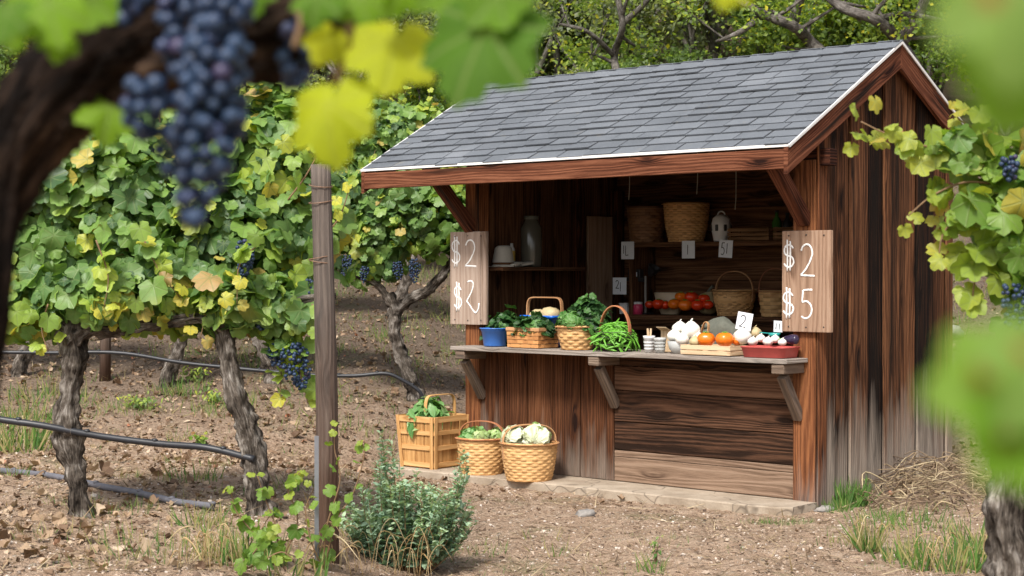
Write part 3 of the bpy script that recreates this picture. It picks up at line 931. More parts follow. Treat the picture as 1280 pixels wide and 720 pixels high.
# counter
def zigzag_plank(m, x0, x1, y0, y1, z, th, t_=0.5):
    n = 26; b0 = len(m.v); ou = random.random() * 9
    for i_ in range(n + 1):
        x = x0 + (x1 - x0) * i_ / n
        e = 0.004 * mnoise.noise((x * 7, y0 * 9, 1)) + 0.003 * mnoise.noise((x * 31, y0, 3))
        s_ = 0.003 * mnoise.noise((x * 1.3, 5, y0))
        for (yy, zz) in ((y0 + e, z - th), (y0 + e, z), (y1, z), (y1, z - th)): m.v.append((x, yy, zz + s_))
    r_ = random.random()
    for i_ in range(n):
        a, b = b0 + 4 * i_, b0 + 4 * i_ + 4
        for k in range(4):
            k2 = (k + 1) % 4
            w0 = [0, th, th + y1 - y0, 2 * th + y1 - y0, 2 * (th + y1 - y0)]
            u0, u1 = ou + (x1 - x0) * i_ / n, ou + (x1 - x0) * (i_ + 1) / n
            m.face((a + k, a + k2, b + k2, b + k)[::-1], [(u0, w0[k]), (u0, w0[k + 1]), (u1, w0[k + 1]), (u1, w0[k])][::-1], r_, t_)
    m.face([b0 + k for k in range(4)], [(0, 0), (0, .04), (.3, .04), (.3, 0)], r_, t_)
    m.face([b0 + 4 * n + k for k in range(4)][::-1], [(0, 0), (0, .04), (.3, .04), (.3, 0)], r_, t_)
m = MB()
cx0, cx1 = xz(563, 438, -CP)[0], -0.055
zigzag_plank(m, cx0, cx1, -CP, -0.018, HC, 0.030, 0.60)
zigzag_plank(m, -SW + 0.16, -0.18, -0.0145, 0.26, HC - 0.002, 0.036, 0.50)
counter = m.build('counter', M['counter'], stand, 0.003)
for x in (xz(575, 445, -0.26)[0], xz(742, 452, -0.26)[0], -0.13):
    m = MB(); m.box((x, -CP / 2 - 0.002, HC - 0.030 - 0.036), (0.095, CP - 0.022, 0.066), None, 1, t=0.62, jit=0.003)
    br = m.build('bracket', M['bracket'], stand, 0.006)
    m = MB(); m.bar((x, -CP + 0.07, HC - 0.112), (x, -0.006, HC - 0.40), 0.062, 0.06, (0, 1, 0), t=0.45, jit=0.003)
    m.build('strut', M['bracket'], br, 0.005)
m = MB(); m.box(((xv1 - .18) / 2 - 0.0, 0.004 - 0.022, HC - 0.072), (-0.185 - xv1 - 0.13, 0.016, 0.06), None, 0, t=0.25)
m.build('rail', M['panel'], stand, 0.003)

# shelves
YS2 = 1.50
zU = xz(880, 302, YS2)[1]; zL = xz(880, 395, YS2)[1]
xsl = xz(784, 395, YS2)[0]
zLs = xz(655, 334, 0.7)[1]
for nm_, z, tt in (('shelf', zU, 0.45), ('shelf', zL, 0.45)):
    m = MB(); m.box(((xsl - 0.05) / 2, (YS2 + SD - 0.03) / 2, z - 0.02), (-0.05 - xsl, SD - 0.03 - YS2, 0.038), None, 0, t=tt)
    m.build('shelf', M['inner'], stand, 0.003)
m = MB(); m.box((xsl + 0.02, (YS2 + SD - 0.03) / 2 + 0.01, (zU + 0.5) / 2), (0.035, SD - 0.05 - YS2, zU - 0.5 - 0.06), None, 2, t=0.45)
m.build('upright', M['inner'], stand, 0.003)
m = MB(); m.box(((xsl - 0.05) / 2, YS2 + 0.01, zL - 0.085), (-0.05 - xsl, 0.02, 0.085), None, 0, t=0.3)
m.build('apron', M['inner'], stand, 0.003)
m = MB(); m.box((-SW + 0.024 + 0.13, 0.62, zLs - 0.015), (0.26, 1.02, 0.028), None, 1, t=0.5)
m.build('shelf', M['inner'], stand, 0.003)
# plain board panel standing in the back left corner
pxa = xz(734, 320, 1.80)[0]; pxb = xz(772, 320, 1.80)[0]
pzt = xz(750, 268, 1.80)[1]
def onx_(px, py, xl):
    o = SMI @ Vector((0, 0, CAM_H)); d = SMI.to_3x3() @ ray(px, py); p = o + d * ((xl - o.x) / d.x); return p.y, p.z
xq = -SW + 0.055
ya_, pzt = onx_(734, 270, xq); yb_, _ = onx_(769, 270, xq)
m = MB(); m.box((xq, (ya_ + yb_) / 2, (pzt + 0.3) / 2), (0.022, yb_ - ya_, pzt - 0.3), None, 2, t=0.6)
m.build('board_panel', M['sign'], stand, 0.004)
# hanging strings
for px, py in ((786, 250), (871, 243), (919, 262)):
    x, z = xz(px, py, 0.95)
    m = MB(); m.tube(smooth_path([(x, 0.95, roofz(0.95) - 0.06), (x + 0.008, 0.95, z + 0.2), (x, 0.95, z)], 5), 0.0035, 5)
    m.build('hanging_string', M['string'], stand)

# slab under the front
m = MB()
n = 40; b0 = 0
prof = []
for i_ in range(n + 1):
    x = -SW - 0.46 + (SW + 0.47) * i_ / n
    e = 0.02 * mnoise.noise((x * 3, 1, 1)) + 0.008 * mnoise.noise((x * 14, 2, 1))
    yf = -0.49 + 0.11 * (i_ / n) + e
    if i_ == n: yf = -0.30
    m.v += [(x, yf - 0.004, -0.14), (x, yf, -0.008), (x, yf + 0.012, 0.0), (x, 0.11, 0.0)]
for i_ in range(n):
    a, b = 4 * i_, 4 * i_ + 4
    for k in range(3): m.face((a + k, b + k, b + k + 1, a + k + 1), [(0, 0), (1, 0), (1, 1), (0, 1)])
m.face((4 * n, 4 * n + 3, 4 * n + 2, 4 * n + 1), [(0, 0)] * 4); m.face((0, 1, 2, 3), [(0, 0)] * 4)
m.build('slab', M['slab'], stand)

# ================================================================== SIGNS AND CARDS
def arc(cx, cy, rx, ry, a0, a1, n=12):
    return [(cx + rx * math.cos(R(a0 + (a1 - a0) * k / n)), cy + ry * math.sin(R(a0 + (a1 - a0) * k / n))) for k in range(n + 1)]
GL = {   # glyph strokes in a unit box, width 0.7 x height 1
    '$': [arc(0.34, 0.70, 0.26, 0.19, 20, 270, 12) + arc(0.34, 0.32, 0.28, 0.19, 90, -160, 12), [(0.25, 1.06), (0.26, 0.5), (0.25, -0.02)], [(0.42, 1.02), (0.43, 0.5), (0.41, 0.0)]],
    '2': [arc(0.36, 0.70, 0.27, 0.26, 165, -20, 12) + [(0.50, 0.42), (0.30, 0.20), (0.06, 0.04)], [(0.06, 0.04), (0.36, 0.03), (0.74, 0.02)]],
    'Z': [[(0.18, 0.96), (0.34, 1.0), (0.50, 0.92), (0.42, 0.68), (0.22, 0.44), (0.14, 0.36)], [(0.14, 0.36), (0.32, 0.22), (0.48, 0.08), (0.64, 0.0), (0.78, 0.12), (0.82, 0.30)]],
    '5': [[(0.66, 0.98), (0.40, 0.98), (0.20, 0.96)], [(0.20, 0.96), (0.17, 0.76), (0.14, 0.56)], [(0.14, 0.56)] + arc(0.32, 0.30, 0.32, 0.29, 115, -130, 14)],
    '1': [[(0.30, 0.95), (0.30, 0.5), (0.28, 0.05)]],
    'L': [[(0.2, 0.95), (0.2, 0.5), (0.2, 0.06), (0.42, 0.05), (0.62, 0.07)]],
}
def strokes(m, glyph, x, z, w_, h_, y, rad, wob=0.0):
    for st in GL[glyph]:
        pts = smooth_path([(x + p[0] * w_, y, z + p[1] * h_) for p in st], 4)
        pts = [p + Vector((random.uniform(-wob, wob), 0, random.uniform(-wob, wob))) for p in pts]
        rr_ = [rad * (0.85 + 0.3 * random.random()) for _ in pts]
        m.tube(pts, rr_, 8, True, flat=0.22, up=(0, 1, 0))

def price_sign(px0, px1, py0, py1, rows, label, mat, y=-0.03, seam=None):
    xa, zt = xz(px0, py0, y); xb, _ = xz(px1, py0, y); zb = xz(px0, py1, y)[1]
    wd, ht = xb - xa, zt - zb
    s = empty('price_sign', sl((xa + xb) / 2, y, zb), TH, label, 'sign', 'hand painted price boards')
    m = MB()
    if seam:
        m.box((-wd / 2 + seam * wd / 2, 0, ht / 2), (seam * wd - 0.002, 0.026, ht), None, 2, r=0.2, t=0.62, jit=0.002)
        m.box((wd / 2 - (1 - seam) * wd / 2, 0.004, ht / 2), ((1 - seam) * wd - 0.002, 0.026, ht), None, 2, r=0.8, t=0.35, jit=0.002)
    else:
        m.box((0, 0, ht / 2), (wd, 0.026, ht), None, 2, r=0.6, t=0.5, jit=0.003)
    m.build('board', mat, s, 0.004)
    m = MB()
    for (g, fx, fz, fw, fh) in rows:
        strokes(m, g, -wd / 2 + fx * wd, fz * ht, fw * wd, fh * ht, -0.0145, 0.0064, 0.001)
    m.build('lettering', M['paint'], s)
    for fx, fz in ((0.14, 0.95), (0.5, 0.955), (0.86, 0.95), (0.14, 0.05), (0.5, 0.045), (0.86, 0.05)):
        m = MB(); m.lathe([(0.0055, 0), (0.0055, 0.003), (0.0005, 0.004)], (-wd / 2 + fx * wd, -0.013, fz * ht), 8, rot=Matrix.Rotation(R(90), 3, 'X'))
        m.build('nail', M['nail'], s)
    return s
price_sign(564, 609, 290, 405, [('$', 0.03, 0.62, 0.40, 0.32), ('2', 0.40, 0.62, 0.46, 0.30), ('$', 0.10, 0.14, 0.36, 0.30), ('Z', 0.40, 0.13, 0.50, 0.34)],
           'greyish board on the left post reading $2 twice in white, beside the vines', M['sign2'], seam=0.84)
price_sign(979, 1040, 288.5, 414, [('$', 0.02, 0.60, 0.36, 0.29), ('2', 0.36, 0.545, 0.42, 0.33), ('$', 0.0, 0.13, 0.38, 0.29), ('5', 0.36, 0.13, 0.40, 0.29)],
           'brown board on the right corner post reading $2 and $5 in white', M['sign'])

def card(px, py, wpx, hpx, yl, glyphs, label, tilt=0.0, lean=0.0):
    """small white card; glyphs: list of (glyph, fx, fz, fw, fh)"""
    x, z = xz(px, py, yl)
    xw = xz(px + wpx / 2, py, yl)[0] - xz(px - wpx / 2, py, yl)[0]
    zh = xz(px, py - hpx / 2, yl)[1] - xz(px, py + hpx / 2, yl)[1]
    s = empty('price_card', sl(x, yl, z - zh / 2), 0, label, 'price card', 'small white price cards')
    s.rotation_euler = (lean, tilt, TH)
    m = MB(); m.box((0, 0, zh / 2), (xw, 0.002, zh), None, 2, t=0.5); m.build('card', M['paper'], s)
    m = MB()
    for (g, fx, fz, fw, fh) in glyphs: strokes(m, g, -xw / 2 + fx * xw, fz * zh, fw * xw, fh * zh, -0.0016, 0.0032, 0.0006)
    m.build('marking', M['ink'], s)
    return s
card(784.5, 313, 16, 22, YS2 - 0.012, [('L', 0.25, 0.2, 0.5, 0.6), ('1', 0.05, 0.3, 0.5, 0.5)], 'white card pinned to the upper shelf edge below the dark brown basket')
card(860.5, 312, 16, 22, YS2 - 0.012, [('1', 0.3, 0.2, 0.5, 0.6)], 'white card marked 1 hanging from the upper shelf under the tall wicker basket')
card(906.5, 311, 17, 22, YS2 - 0.012, [('5', 0.15, 0.15, 0.4, 0.7), ('1', 0.45, 0.2, 0.5, 0.65)], 'white card on the upper shelf edge between the lantern and the flat crates', tilt=R(4))
card(774.5, 357.5, 17, 21, YS2 - 0.03, [('2', 0.2, 0.35, 0.35, 0.5), ('1', 0.45, 0.15, 0.4, 0.6)], 'white card above the small white tub, left of the black scale')
card(928.5, 401.5, 19, 22, -0.02, [('2', 0.18, 0.15, 0.6, 0.7)], 'white card marked 2 standing over the counter behind the red tray', tilt=R(8), lean=R(-6))
card(972.5, 408, 11, 14, -0.0, [('1', 0.1, 0.2, 0.6, 0.6), ('1', 0.5, 0.2, 0.5, 0.6)], 'small white card sticking up from the red tray beside the right post', tilt=R(2))
# stems that carry the two counter cards and the scale-side card
# ================================================================== GOODS
def round_leaf(nout, cup, wave, seed):
    vs = [(0, -0.45, 0)]; tr = []
    for q in (0.5, 1.0):
        for n in range(nout):
            th = 2 * math.pi * n / nout
            x, y = 0.48 * q * math.sin(th), -0.02 + 0.5 * q * -math.cos(th)
            if q == 0.5: y -= 0.18
            vs.append((x, y, -cup * (x * x + y * y) * 1.6 + wave * q * q * math.sin(th * 7 + seed) * 1.0))
    for n in range(nout):
        n2 = (n + 1) % nout; a = 1
        tr.append((0, a + n, a + n2)); tr.append((a + n, a + nout + n, a + nout + n2)); tr.append((a + n, a + nout + n2, a + n2))
    v = np.array(vs); return v, np.array(tr), v[:, :2].copy()
def dist_at(x, y):
    p = sl(x, y, 0); return p.y

def rspan(pa, pb, yl):
    """centre x and true width of a round thing seen between photo columns pa and pb"""
    x = xz((pa + pb) / 2, 400, yl)[0]
    return x, (pb - pa) * dist_at(x, yl) / F_PX

def onx(px, py, xl):
    o = SMI @ Vector((0, 0, CAM_H)); d = SMI.to_3x3() @ ray(px, py)
    t = (xl - o.x) / d.x; p = o + d * t
    return p.y, p.z

def item(name, x, y, z, label, cat, group=None, rz=0.0):
    return empty(name, sl(x, y, z), TH + rz, label, cat, group)

def weave(m, rb, rt, h, ribs, rows, ex=2.0, sx=1.0, sy=1.0, amp=0.0035, belly=0.0, r=0.5, zo=0.0):
    n = ribs * 4; zs = []
    for k in range(rows):
        for q in (0.04, 0.3, 0.7, 0.96): zs.append((k, q))
    b = len(m.v)
    for (k, q) in zs:
        f = (k + q) / rows
        ra = rb + (rt - rb) * f + belly * math.sin(math.pi * f)
        for i_ in range(n):
            th = 2 * math.pi * i_ / n
            cs, sn = math.cos(th), math.sin(th)
            qq = (abs(cs) ** ex + abs(sn) ** ex) ** (-1 / ex)
            o = amp * math.cos(math.pi * (i_ / 4.0) + math.pi * k) * (1 if 0.2 < q < 0.8 else 0.35) - (0.0018 if not 0.2 < q < 0.8 else 0)
            o += 0.004 * mnoise.noise((cs * 2, sn * 2, f * 3 + r * 9))
            rr_ = ra * qq + o
            m.v.append((rr_ * cs * sx, rr_ * sn * sy, zo + h * f))
    for a in range(len(zs) - 1):
        k, q = zs[a]
        va = k + q; vb = zs[a + 1][0] + zs[a + 1][1]
        if vb > k + 1 - 1e-6: vb = k + 0.999
        for i_ in range(n):
            i2 = (i_ + 1) % n
            ua = i_ / 4.0 + 0.5; ub = ua + 0.2499
            m.face((b + a * n + i_, b + a * n + i2, b + (a + 1) * n + i2, b + (a + 1) * n + i_), [(ua, va), (ub, va), (ub, vb), (ua, vb)], r, 0.5, False)

def basket(root, rb, rt, h, ribs=20, rows=9, mat='wick', ex=2.0, sx=1.0, sy=1.0, belly=0.0, handle=None, hmat='cane', amp=0.0035, rimh=0.022):
    """woven body, hoop rim and (optionally) a bent handle: handle = (height, angle, width, thickness, squareness)"""
    m = MB(); weave(m, rb, rt, h, ribs, rows, ex, sx, sy, amp, belly, random.random())
    m.lathe([(rt - 0.012, h - 0.002), (rt - 0.014 + belly * 0.6, h * 0.6), (rb - 0.010, 0.012), (0.001, 0.012)], n=40, ex=ex, sx=sx, sy=sy, r=0.3, smooth=False)
    m.lathe([(0.001, 0.002), (rb + 0.001, 0.0)], n=40, ex=ex, sx=sx, sy=sy, r=0.3)
    body = m.build('body', M[mat], root)
    m = MB()
    for (ro, zo) in ((0.006, h - rimh / 2), (-0.015, h - rimh / 2)):
        pts = []
        for k in range(48):
            th = 2 * math.pi * k / 48; cs, sn = math.cos(th), math.sin(th)
            qq = (abs(cs) ** ex + abs(sn) ** ex) ** (-1 / ex)
            pts.append(((rt + ro) * qq * cs * sx, (rt + ro) * qq * sn * sy, zo + 0.002 * mnoise.noise((cs * 2, sn * 2, rt * 50))))
        m.tube(pts, rimh / 2, 8, closed=True, flat=0.32, up=None, r=random.random())
    # tubes flatten towards the vertical frame vector: make bands stand upright by widening in z
    m.build('rim', M[hmat if mat == 'wick' else mat], root, 0)
    if handle:
        hh, ang, wd, th_, sq = handle
        ca, sa = math.cos(ang), math.sin(ang)
        m = MB(); pts = []
        for k in range(29):
            a = math.pi * k / 28
            cx_ = math.cos(a); cz = math.sin(a)
            e = 2 / sq
            cx_ = math.copysign(abs(cx_) ** e, cx_); cz = abs(cz) ** e
            rx = (rt - 0.002)
            pts.append((rx * cx_ * ca * sx, rx * cx_ * sa * sy, h - 0.02 + (hh + 0.02) * cz))
        pts = [(pts[0][0] * 0.97, pts[0][1] * 0.97, h * 0.55)] + pts + [(pts[-1][0] * 0.97, pts[-1][1] * 0.97, h * 0.55)]
        # strap: wide across the hoop's plane normal
        m.tube(pts, wd / 2, 8, flat=th_ / wd * 1.0, up=None, r=random.random(), t=0.55) if False else strap(m, pts, wd, th_, Vector((-sa, ca, 0)))
        m.build('handle', M[hmat], root, 0.0015)
    return body

def strap(m, pts, wd, th_, side, r=None):
    """flat bent band: 'side' is its width direction"""
    if r is None: r = random.random()
    pts = [Vector(p) for p in pts]; b = len(m.v); n = len(pts); ls = [0]
    for i_ in range(n):
        d = (pts[min(i_ + 1, n - 1)] - pts[max(i_ - 1, 0)]).normalized()
        o = d.cross(side).normalized()
        if i_: ls.append(ls[-1] + (pts[i_] - pts[i_ - 1]).length)
        for (a, c) in ((-1, -1), (1, -1), (1, 1), (-1, 1)): m.v.append((pts[i_] + side * (a * wd / 2) + o * (c * th_ / 2))[:])
    for i_ in range(n - 1):
        for k in range(4):
            k2 = (k + 1) % 4
            m.face((b + 4 * i_ + k, b + 4 * i_ + k2, b + 4 * i_ + 4 + k2, b + 4 * i_ + 4 + k), [(ls[i_], k * .02), (ls[i_], k * .02 + .02), (ls[i_ + 1], k * .02 + .02), (ls[i_ + 1], k * .02)], r, 0.55)
    m.face((b + 3, b + 2, b + 1, b), [(0, 0)] * 4, r); e = b + 4 * (n - 1); m.face((e, e + 1, e + 2, e + 3), [(0, 0)] * 4, r)

def leaf_pile(name, x, y, z, rx, ry, rz_, n, size, mat, label, cat, temps=None, up=0.6, group=None, rot=0.0, seedlift=0.0, jag=0.25):
    """a heap of leaves filling a flattened dome, rooted at its base; one thing"""
    N = n
    d = rng.normal(size=(N, 3)); d /= np.linalg.norm(d, axis=1, keepdims=True); d[:, 2] = np.abs(d[:, 2])
    q = rng.uniform(0.55, 1.0 + jag * 0.5, (N, 1)) * (1 + jag * rng.normal(size=(N, 1)) * 0.3)
    P = d * q * np.array([rx, ry, rz_])
    nr = d + rng.normal(size=(N, 3)) * 0.55 + np.array([0, 0, up])
    down = d * np.array([1, 1, 0.2]) + rng.normal(size=(N, 3)) * 0.5
    sz = size * rng.uniform(0.65, 1.25, N)
    e = item(name, x, y, z, label, cat, group, rot)
    bulk('leaves', M[mat], leafset(P, nr, sz, rng.random(N), temps or LEAF, down), e)
    m = MB(); m.blob((0, 0, rz_ * 0.35), 1, 12, (rx * 0.8, ry * 0.8, rz_ * 0.5), 0.2, r=0.2); m.build('heart', M[mat], e)
    return e

def head(name, x, y, z, r_, mat, label, cat, n=22, group=None, curl=0.95, rnd=(0, 1), ruff=0.0):
    """a cabbage-like head: curved leaves wrapped round a ball"""
    e = item(name, x, y, z, label, cat, group, random.uniform(0, 6))
    m = MB(); m.blob((0, 0, r_ * 0.95), r_ * 0.93, 22, (1, 1, 0.92), 0.10, r=sum(rnd) / 2, fr=3); m.build('heart', M[mat], e)
    N = int(n * (1.3 if name == 'cabbage' else 2.2))
    d = rng.normal(size=(N, 3)); d /= np.linalg.norm(d, axis=1, keepdims=True); d[:, 2] = np.abs(d[:, 2]) * 1.0 - 0.25
    d /= np.linalg.norm(d, axis=1, keepdims=True)
    P = d * (r_ * rng.uniform(0.92, 1.08, (N, 1))) + np.array([0, 0, r_ * 0.95])
    up_ = np.array([0, 0, 1.0]) + rng.normal(size=(N, 3)) * 0.35
    bulk('leaves', M[mat], leafset(P, d + rng.normal(size=(N, 3)) * (0.16 + ruff * 2), r_ * rng.uniform(0.75, 1.15, N) * (1.45 if name == 'cabbage' else 1), rng.uniform(rnd[0], rnd[1], N), HLEAF, up_), e)
    return e
HLEAF = [round_leaf(26, c_, w_, s_) for c_, w_, s_ in ((0.55, 0.05, 1), (0.75, 0.07, 2), (0.40, 0.09, 3))]

M['wickm'] = wicker('tan_wicker', (0.36, 0.18, 0.065), (0.62, 0.36, 0.15), (0.08, 0.04, 0.015))
# ---- on the ground by the stand
def slatted_crate():
    # near right bottom corner seen at photo (541, 597)
    yc = -0.40
    xc = xz(541, 597, yc)[0]
    wd, dp, h = 0.385, 0.40, 0.40
    e = item('bushel_crate', xc - wd / 2, yc + dp / 2, 0.0, 'tall honey coloured slatted wood crate standing left of the two round baskets', 'crate', rz=R(1.5))
    tap = 0.86
    def corner(sx_, sy_, z): 
        f = tap + (1 - tap) * z / h
        return Vector((sx_ * wd / 2 * f, sy_ * dp / 2 * f, z))
    for (axis, s_) in (('x', -1), ('x', 1), ('y', -1), ('y', 1)):
        m = MB()
        def P(u, z, o=0.0):
            a, b = (corner(-1, s_, z), corner(1, s_, z)) if axis == 'x' else (corner(s_, -1, z), corner(s_, 1, z))
            p = a.lerp(b, u); out = Vector((0, s_, 0)) if axis == 'x' else Vector((s_, 0, 0))
            return p + out * o
        out = Vector((0, s_, 0)) if axis == 'x' else Vector((s_, 0, 0))
        n_ = 4
        for k in range(n_):
            u = (k + 0.5) / n_
            m.bar(P(u, 0.004), P(u, h - 0.01), wd / n_ * tap * 1.04, 0.005, out, t=random.uniform(0.3, 0.65), jit=0.0015)
        m.build('slat_wall', M['crate'], e)
        m = MB()
        for z in (0.03, 0.16, 0.275, h - 0.022):
            m.bar(P(-0.01, z, 0.008), P(1.01, z, 0.008), 0.034 if z < h - 0.03 else 0.045, 0.007, (0, 0, 1) if False else out, t=random.uniform(0.5, 0.75), jit=0.001)
        for u in (0.03, 0.97):
            m.bar(P(u, 0.0, 0.014), P(u, h, 0.014), 0.030, 0.006, out, t=random.uniform(0.5, 0.75), jit=0.001)
        m.build('band', M['crate'], e)
    m = MB(); m.box((0, 0, 0.012), (wd * tap - 0.02, dp * tap - 0.02, 0.01), t=0.4); m.build('bottom', M['crate'], e)
    m = MB(); pts = [(0.045, 0.03 + 0.165 * -math.copysign(abs(math.cos(math.pi * k / 24)) ** 0.3, math.cos(math.pi * k / 24)), h - 0.09 + 0.245 * math.sin(math.pi * k / 24) ** 0.28) for k in range(25)]
    strap(m, pts, 0.030, 0.007, Vector((1, 0, 0))); m.build('handle', M['crate'], e, 0.001)
    return xc - wd / 2, yc + dp / 2, h
cx_, cy_, ch_ = slatted_crate()
leaf_pile('leafy_greens', cx_ - 0.03, cy_ - 0.02, ch_ - 0.10, 0.17, 0.18, 0.21, 420, 0.125, 'greens', 'broad bright green leaves heaped in the slatted crate', 'greens', [OVAL], 0.8)

def ground_basket(pa, pb, py_base, py_top, y, label, **kw):
    x, dia = rspan(pa, pb, y)
    h = (py_base - py_top) * dist_at(x, y) / F_PX
    e = item('harvest_basket', x, y, 0.0, label, 'basket', 'round woven baskets on the slab')
    basket(e, dia / 2 * 0.80, dia / 2, h, 30, 13, 'wick', belly=0.008, amp=0.0026, **kw)
    return x, dia / 2, h
gx1, gr1, gh1 = ground_basket(571, 634, 597, 551, -0.29, 'round woven basket of curly greens between the slatted crate and the cabbage basket', handle=(0.115, R(15), 0.028, 0.007, 2.6), hmat='cane2')
gx2, gr2, gh2 = ground_basket(626, 697, 605, 557, -0.34, 'round woven basket with pale cabbages, nearest the front panel on the slab', handle=(0.12, R(62), 0.030, 0.008, 2.8), hmat='cane')
leaf_pile('curly_endive', gx1 - 0.05, -0.33, gh1 - 0.05, 0.12, 0.10, 0.10, 420, 0.045, 'greens', 'finely curled green endive at the left in the middle ground basket', 'endive', [OVAL, *LEAF], 0.5)
head('lettuce', gx1 + 0.055, -0.36, gh1 - 0.075, 0.07, 'lettuce', 'small pale lettuce beside the curly endive in the middle ground basket', 'lettuce', 16, rnd=(0, 0.35), ruff=0.08)
head('lettuce', gx1 + 0.09, -0.22, gh1 - 0.08, 0.075, 'lettuce', 'frilly lettuce at the back right of the middle ground basket', 'lettuce', 16, rnd=(0, 0.3), ruff=0.08)
head('cabbage', gx2 - 0.085, -0.40, gh2 - 0.07, 0.093, 'lettuce', 'pale cabbage at the left in the right ground basket', 'cabbage', 18, rnd=(0.85, 1), ruff=0.05)
head('cabbage', gx2 + 0.095, -0.37, gh2 - 0.06, 0.093, 'lettuce', 'pale green cabbage at the right in the right ground basket, under the handle', 'cabbage', 18, rnd=(0.65, 1), ruff=0.06)
head('lettuce', gx2 - 0.02, -0.23, gh2 - 0.06, 0.085, 'lettuce', 'leafy green head at the back of the pale cabbages', 'lettuce', 18, rnd=(0, 0.25), ruff=0.1)

# ---- on the counter
ZC = HC + 0.003
x, d_ = rspan(600, 637, -0.09)
e = item('plastic_tub', x, -0.09, ZC, 'plain blue plastic tub at the left end of the counter', 'tub')
h = 0.135
m = MB()
m.lathe([(0.001, 0), (d_ * 0.36, 0), (d_ * 0.375, 0.006), (d_ * 0.45, h - 0.022), (d_ * 0.47, h - 0.02), (d_ * 0.475, h), (d_ * 0.465, h + 0.002), (d_ * 0.445, h), (d_ * 0.36, 0.008), (0.001, 0.008)], n=32)
m.build('body', M['blue'], e)
m = MB()
m.lathe([(d_ * 0.47, h - 0.006), (d_ * 0.515, h - 0.004), (d_ * 0.515, h + 0.003), (d_ * 0.46, h + 0.003)], n=32); m.build('rim', M['blue'], e)
leaf_pile('kale_bunch', xz(632, 405, 0.07)[0], 0.06, ZC, 0.15, 0.11, 0.24, 420, 0.075, 'kale', 'dark kale bunch at the back behind the blue tub', 'kale')

y = -0.06
xa = xz(633, 425, -0.19)[0]; xb = xz(673, 425, -0.19)[0]
wd = xb - xa; dp = 0.235; cx = (xa + xb) / 2; cy = -0.19 + dp / 2
e = item('splint_basket', cx, cy, ZC, 'square cornered orange splint basket of kale on the counter', 'basket')
basket(e, 0.5 * 0.93, 0.5, 0.155, 24, 5, 'wick', ex=14, sx=wd, sy=dp, amp=0.004 / 0.3, hmat='cane') if False else None
m = MB()
def flat_weave(m, p0, p1, h, cols, rows, out, r, tap=0.96):
    p0, p1 = Vector(p0), Vector(p1); out = Vector(out)
    for a in range(rows):
        for b_ in range(cols):
            f = 1 if (a + b_) % 2 else -1
            u0, u1 = b_ / cols, (b_ + 1) / cols
            z0, z1 = h * (a + 0.04) / rows, h * (a + 0.96) / rows
            bb = len(m.v)
            for (u, zz, o) in ((u0, z0, 0), (u0 * .5 + u1 * .5, z0, f), (u1, z0, 0), (u0, z1, 0), (u0 * .5 + u1 * .5, z1, f), (u1, z1, 0)):
                k_ = tap + (1 - tap) * zz / h
                p = p0.lerp(p1, u); p = Vector((p.x * k_, p.y * k_, zz)) + out * (0.0035 * o)
                m.v.append(p[:])
            uu, vv = b_ + 0.0, a + 0.0
            m.face((bb, bb + 1, bb + 4, bb + 3), [(uu, vv), (uu + .5, vv), (uu + .5, vv + .99), (uu, vv + .99)], r, .5, True)
            m.face((bb + 1, bb + 2, bb + 5, bb + 4), [(uu + .5, vv), (uu + .99, vv), (uu + .99, vv + .99), (uu + .5, vv + .99)], r, .5, True)
M['wicko'] = wicker('orange_splint', (0.36, 0.14, 0.04), (0.58, 0.28, 0.10), (0.10, 0.035, 0.012))
h = 0.150
for (p0, p1, out) in (((-wd / 2, -dp / 2, 0), (wd / 2, -dp / 2, 0), (0, -1, 0)), ((wd / 2, -dp / 2, 0), (wd / 2, dp / 2, 0), (1, 0, 0)), ((wd / 2, dp / 2, 0), (-wd / 2, dp / 2, 0), (0, 1, 0)), ((-wd / 2, dp / 2, 0), (-wd / 2, -dp / 2, 0), (-1, 0, 0))):
    flat_weave(m, p0, p1, h, 6, 5, out, 0.4)
    q = 0.99
m.box((0, 0, 0.006), (wd * 0.94, dp * 0.94, 0.008))
m.build('body', M['wicko'], e)
m = MB()
for s_ in (-1, 1):
    m.box((0, s_ * dp / 2, h - 0.012), (wd + 0.01, 0.008, 0.026), t=0.6); m.box((s_ * wd / 2, 0, h - 0.012), (0.008, dp - 0.009, 0.026), t=0.6)
m.build('rim', M['cane'], e, 0.002)
leaf_pile('kale_bunch', cx, cy, ZC + 0.10, wd * 0.50, dp * 0.52, 0.115, 460, 0.07, 'kale', 'curly kale filling the square splint basket', 'kale', up=0.9)

# blue bin with a tall bent handle behind
x = xz(681, 400, 0.13)[0]
e = item('blue_bin', x, 0.13, ZC, 'bright blue bin with a tall bent wood handle behind the splint basket', 'bin')
m = MB()
for (ro, z0, z1) in ((0, 0, 0.205),):
    m.lathe([(0.001, 0.0), (0.88, 0.0), (1.0, 0.215), (1.03, 0.215), (1.03, 0.235), (0.98, 0.235), (0.86, 0.01), (0.001, 0.01)], n=48, ex=10, sx=0.165, sy=0.11)
m.build('body', M['blue2'], e)
m = MB(); pts = [(0.172 * math.copysign(abs(math.cos(math.pi * k / 24)) ** 0.25, math.cos(math.pi * k / 24)), 0, 0.10 + 0.27 * math.sin(math.pi * k / 24) ** 0.25) for k in range(25)]
strap(m, pts, 0.03, 0.010, Vector((0, 1, 0))); m.build('handle', M['cane'], e, 0.002)
for (dx_, dy_, rr_, lb) in ((-0.065, -0.01, 0.065, 'pale round squash at the left in the blue bin'), (0.055, 0.0, 0.078, 'larger pale squash at the right in the blue bin')):
    s_ = item('squash', x + dx_, 0.13 + dy_, ZC + 0.175, lb, 'squash')
    m = MB(); m.blob((0, 0, rr_ * 0.8), rr_, 20, (1.1, 1, 0.8), 0.15, fr=2.5); m.build('skin', M['potato'], s_)

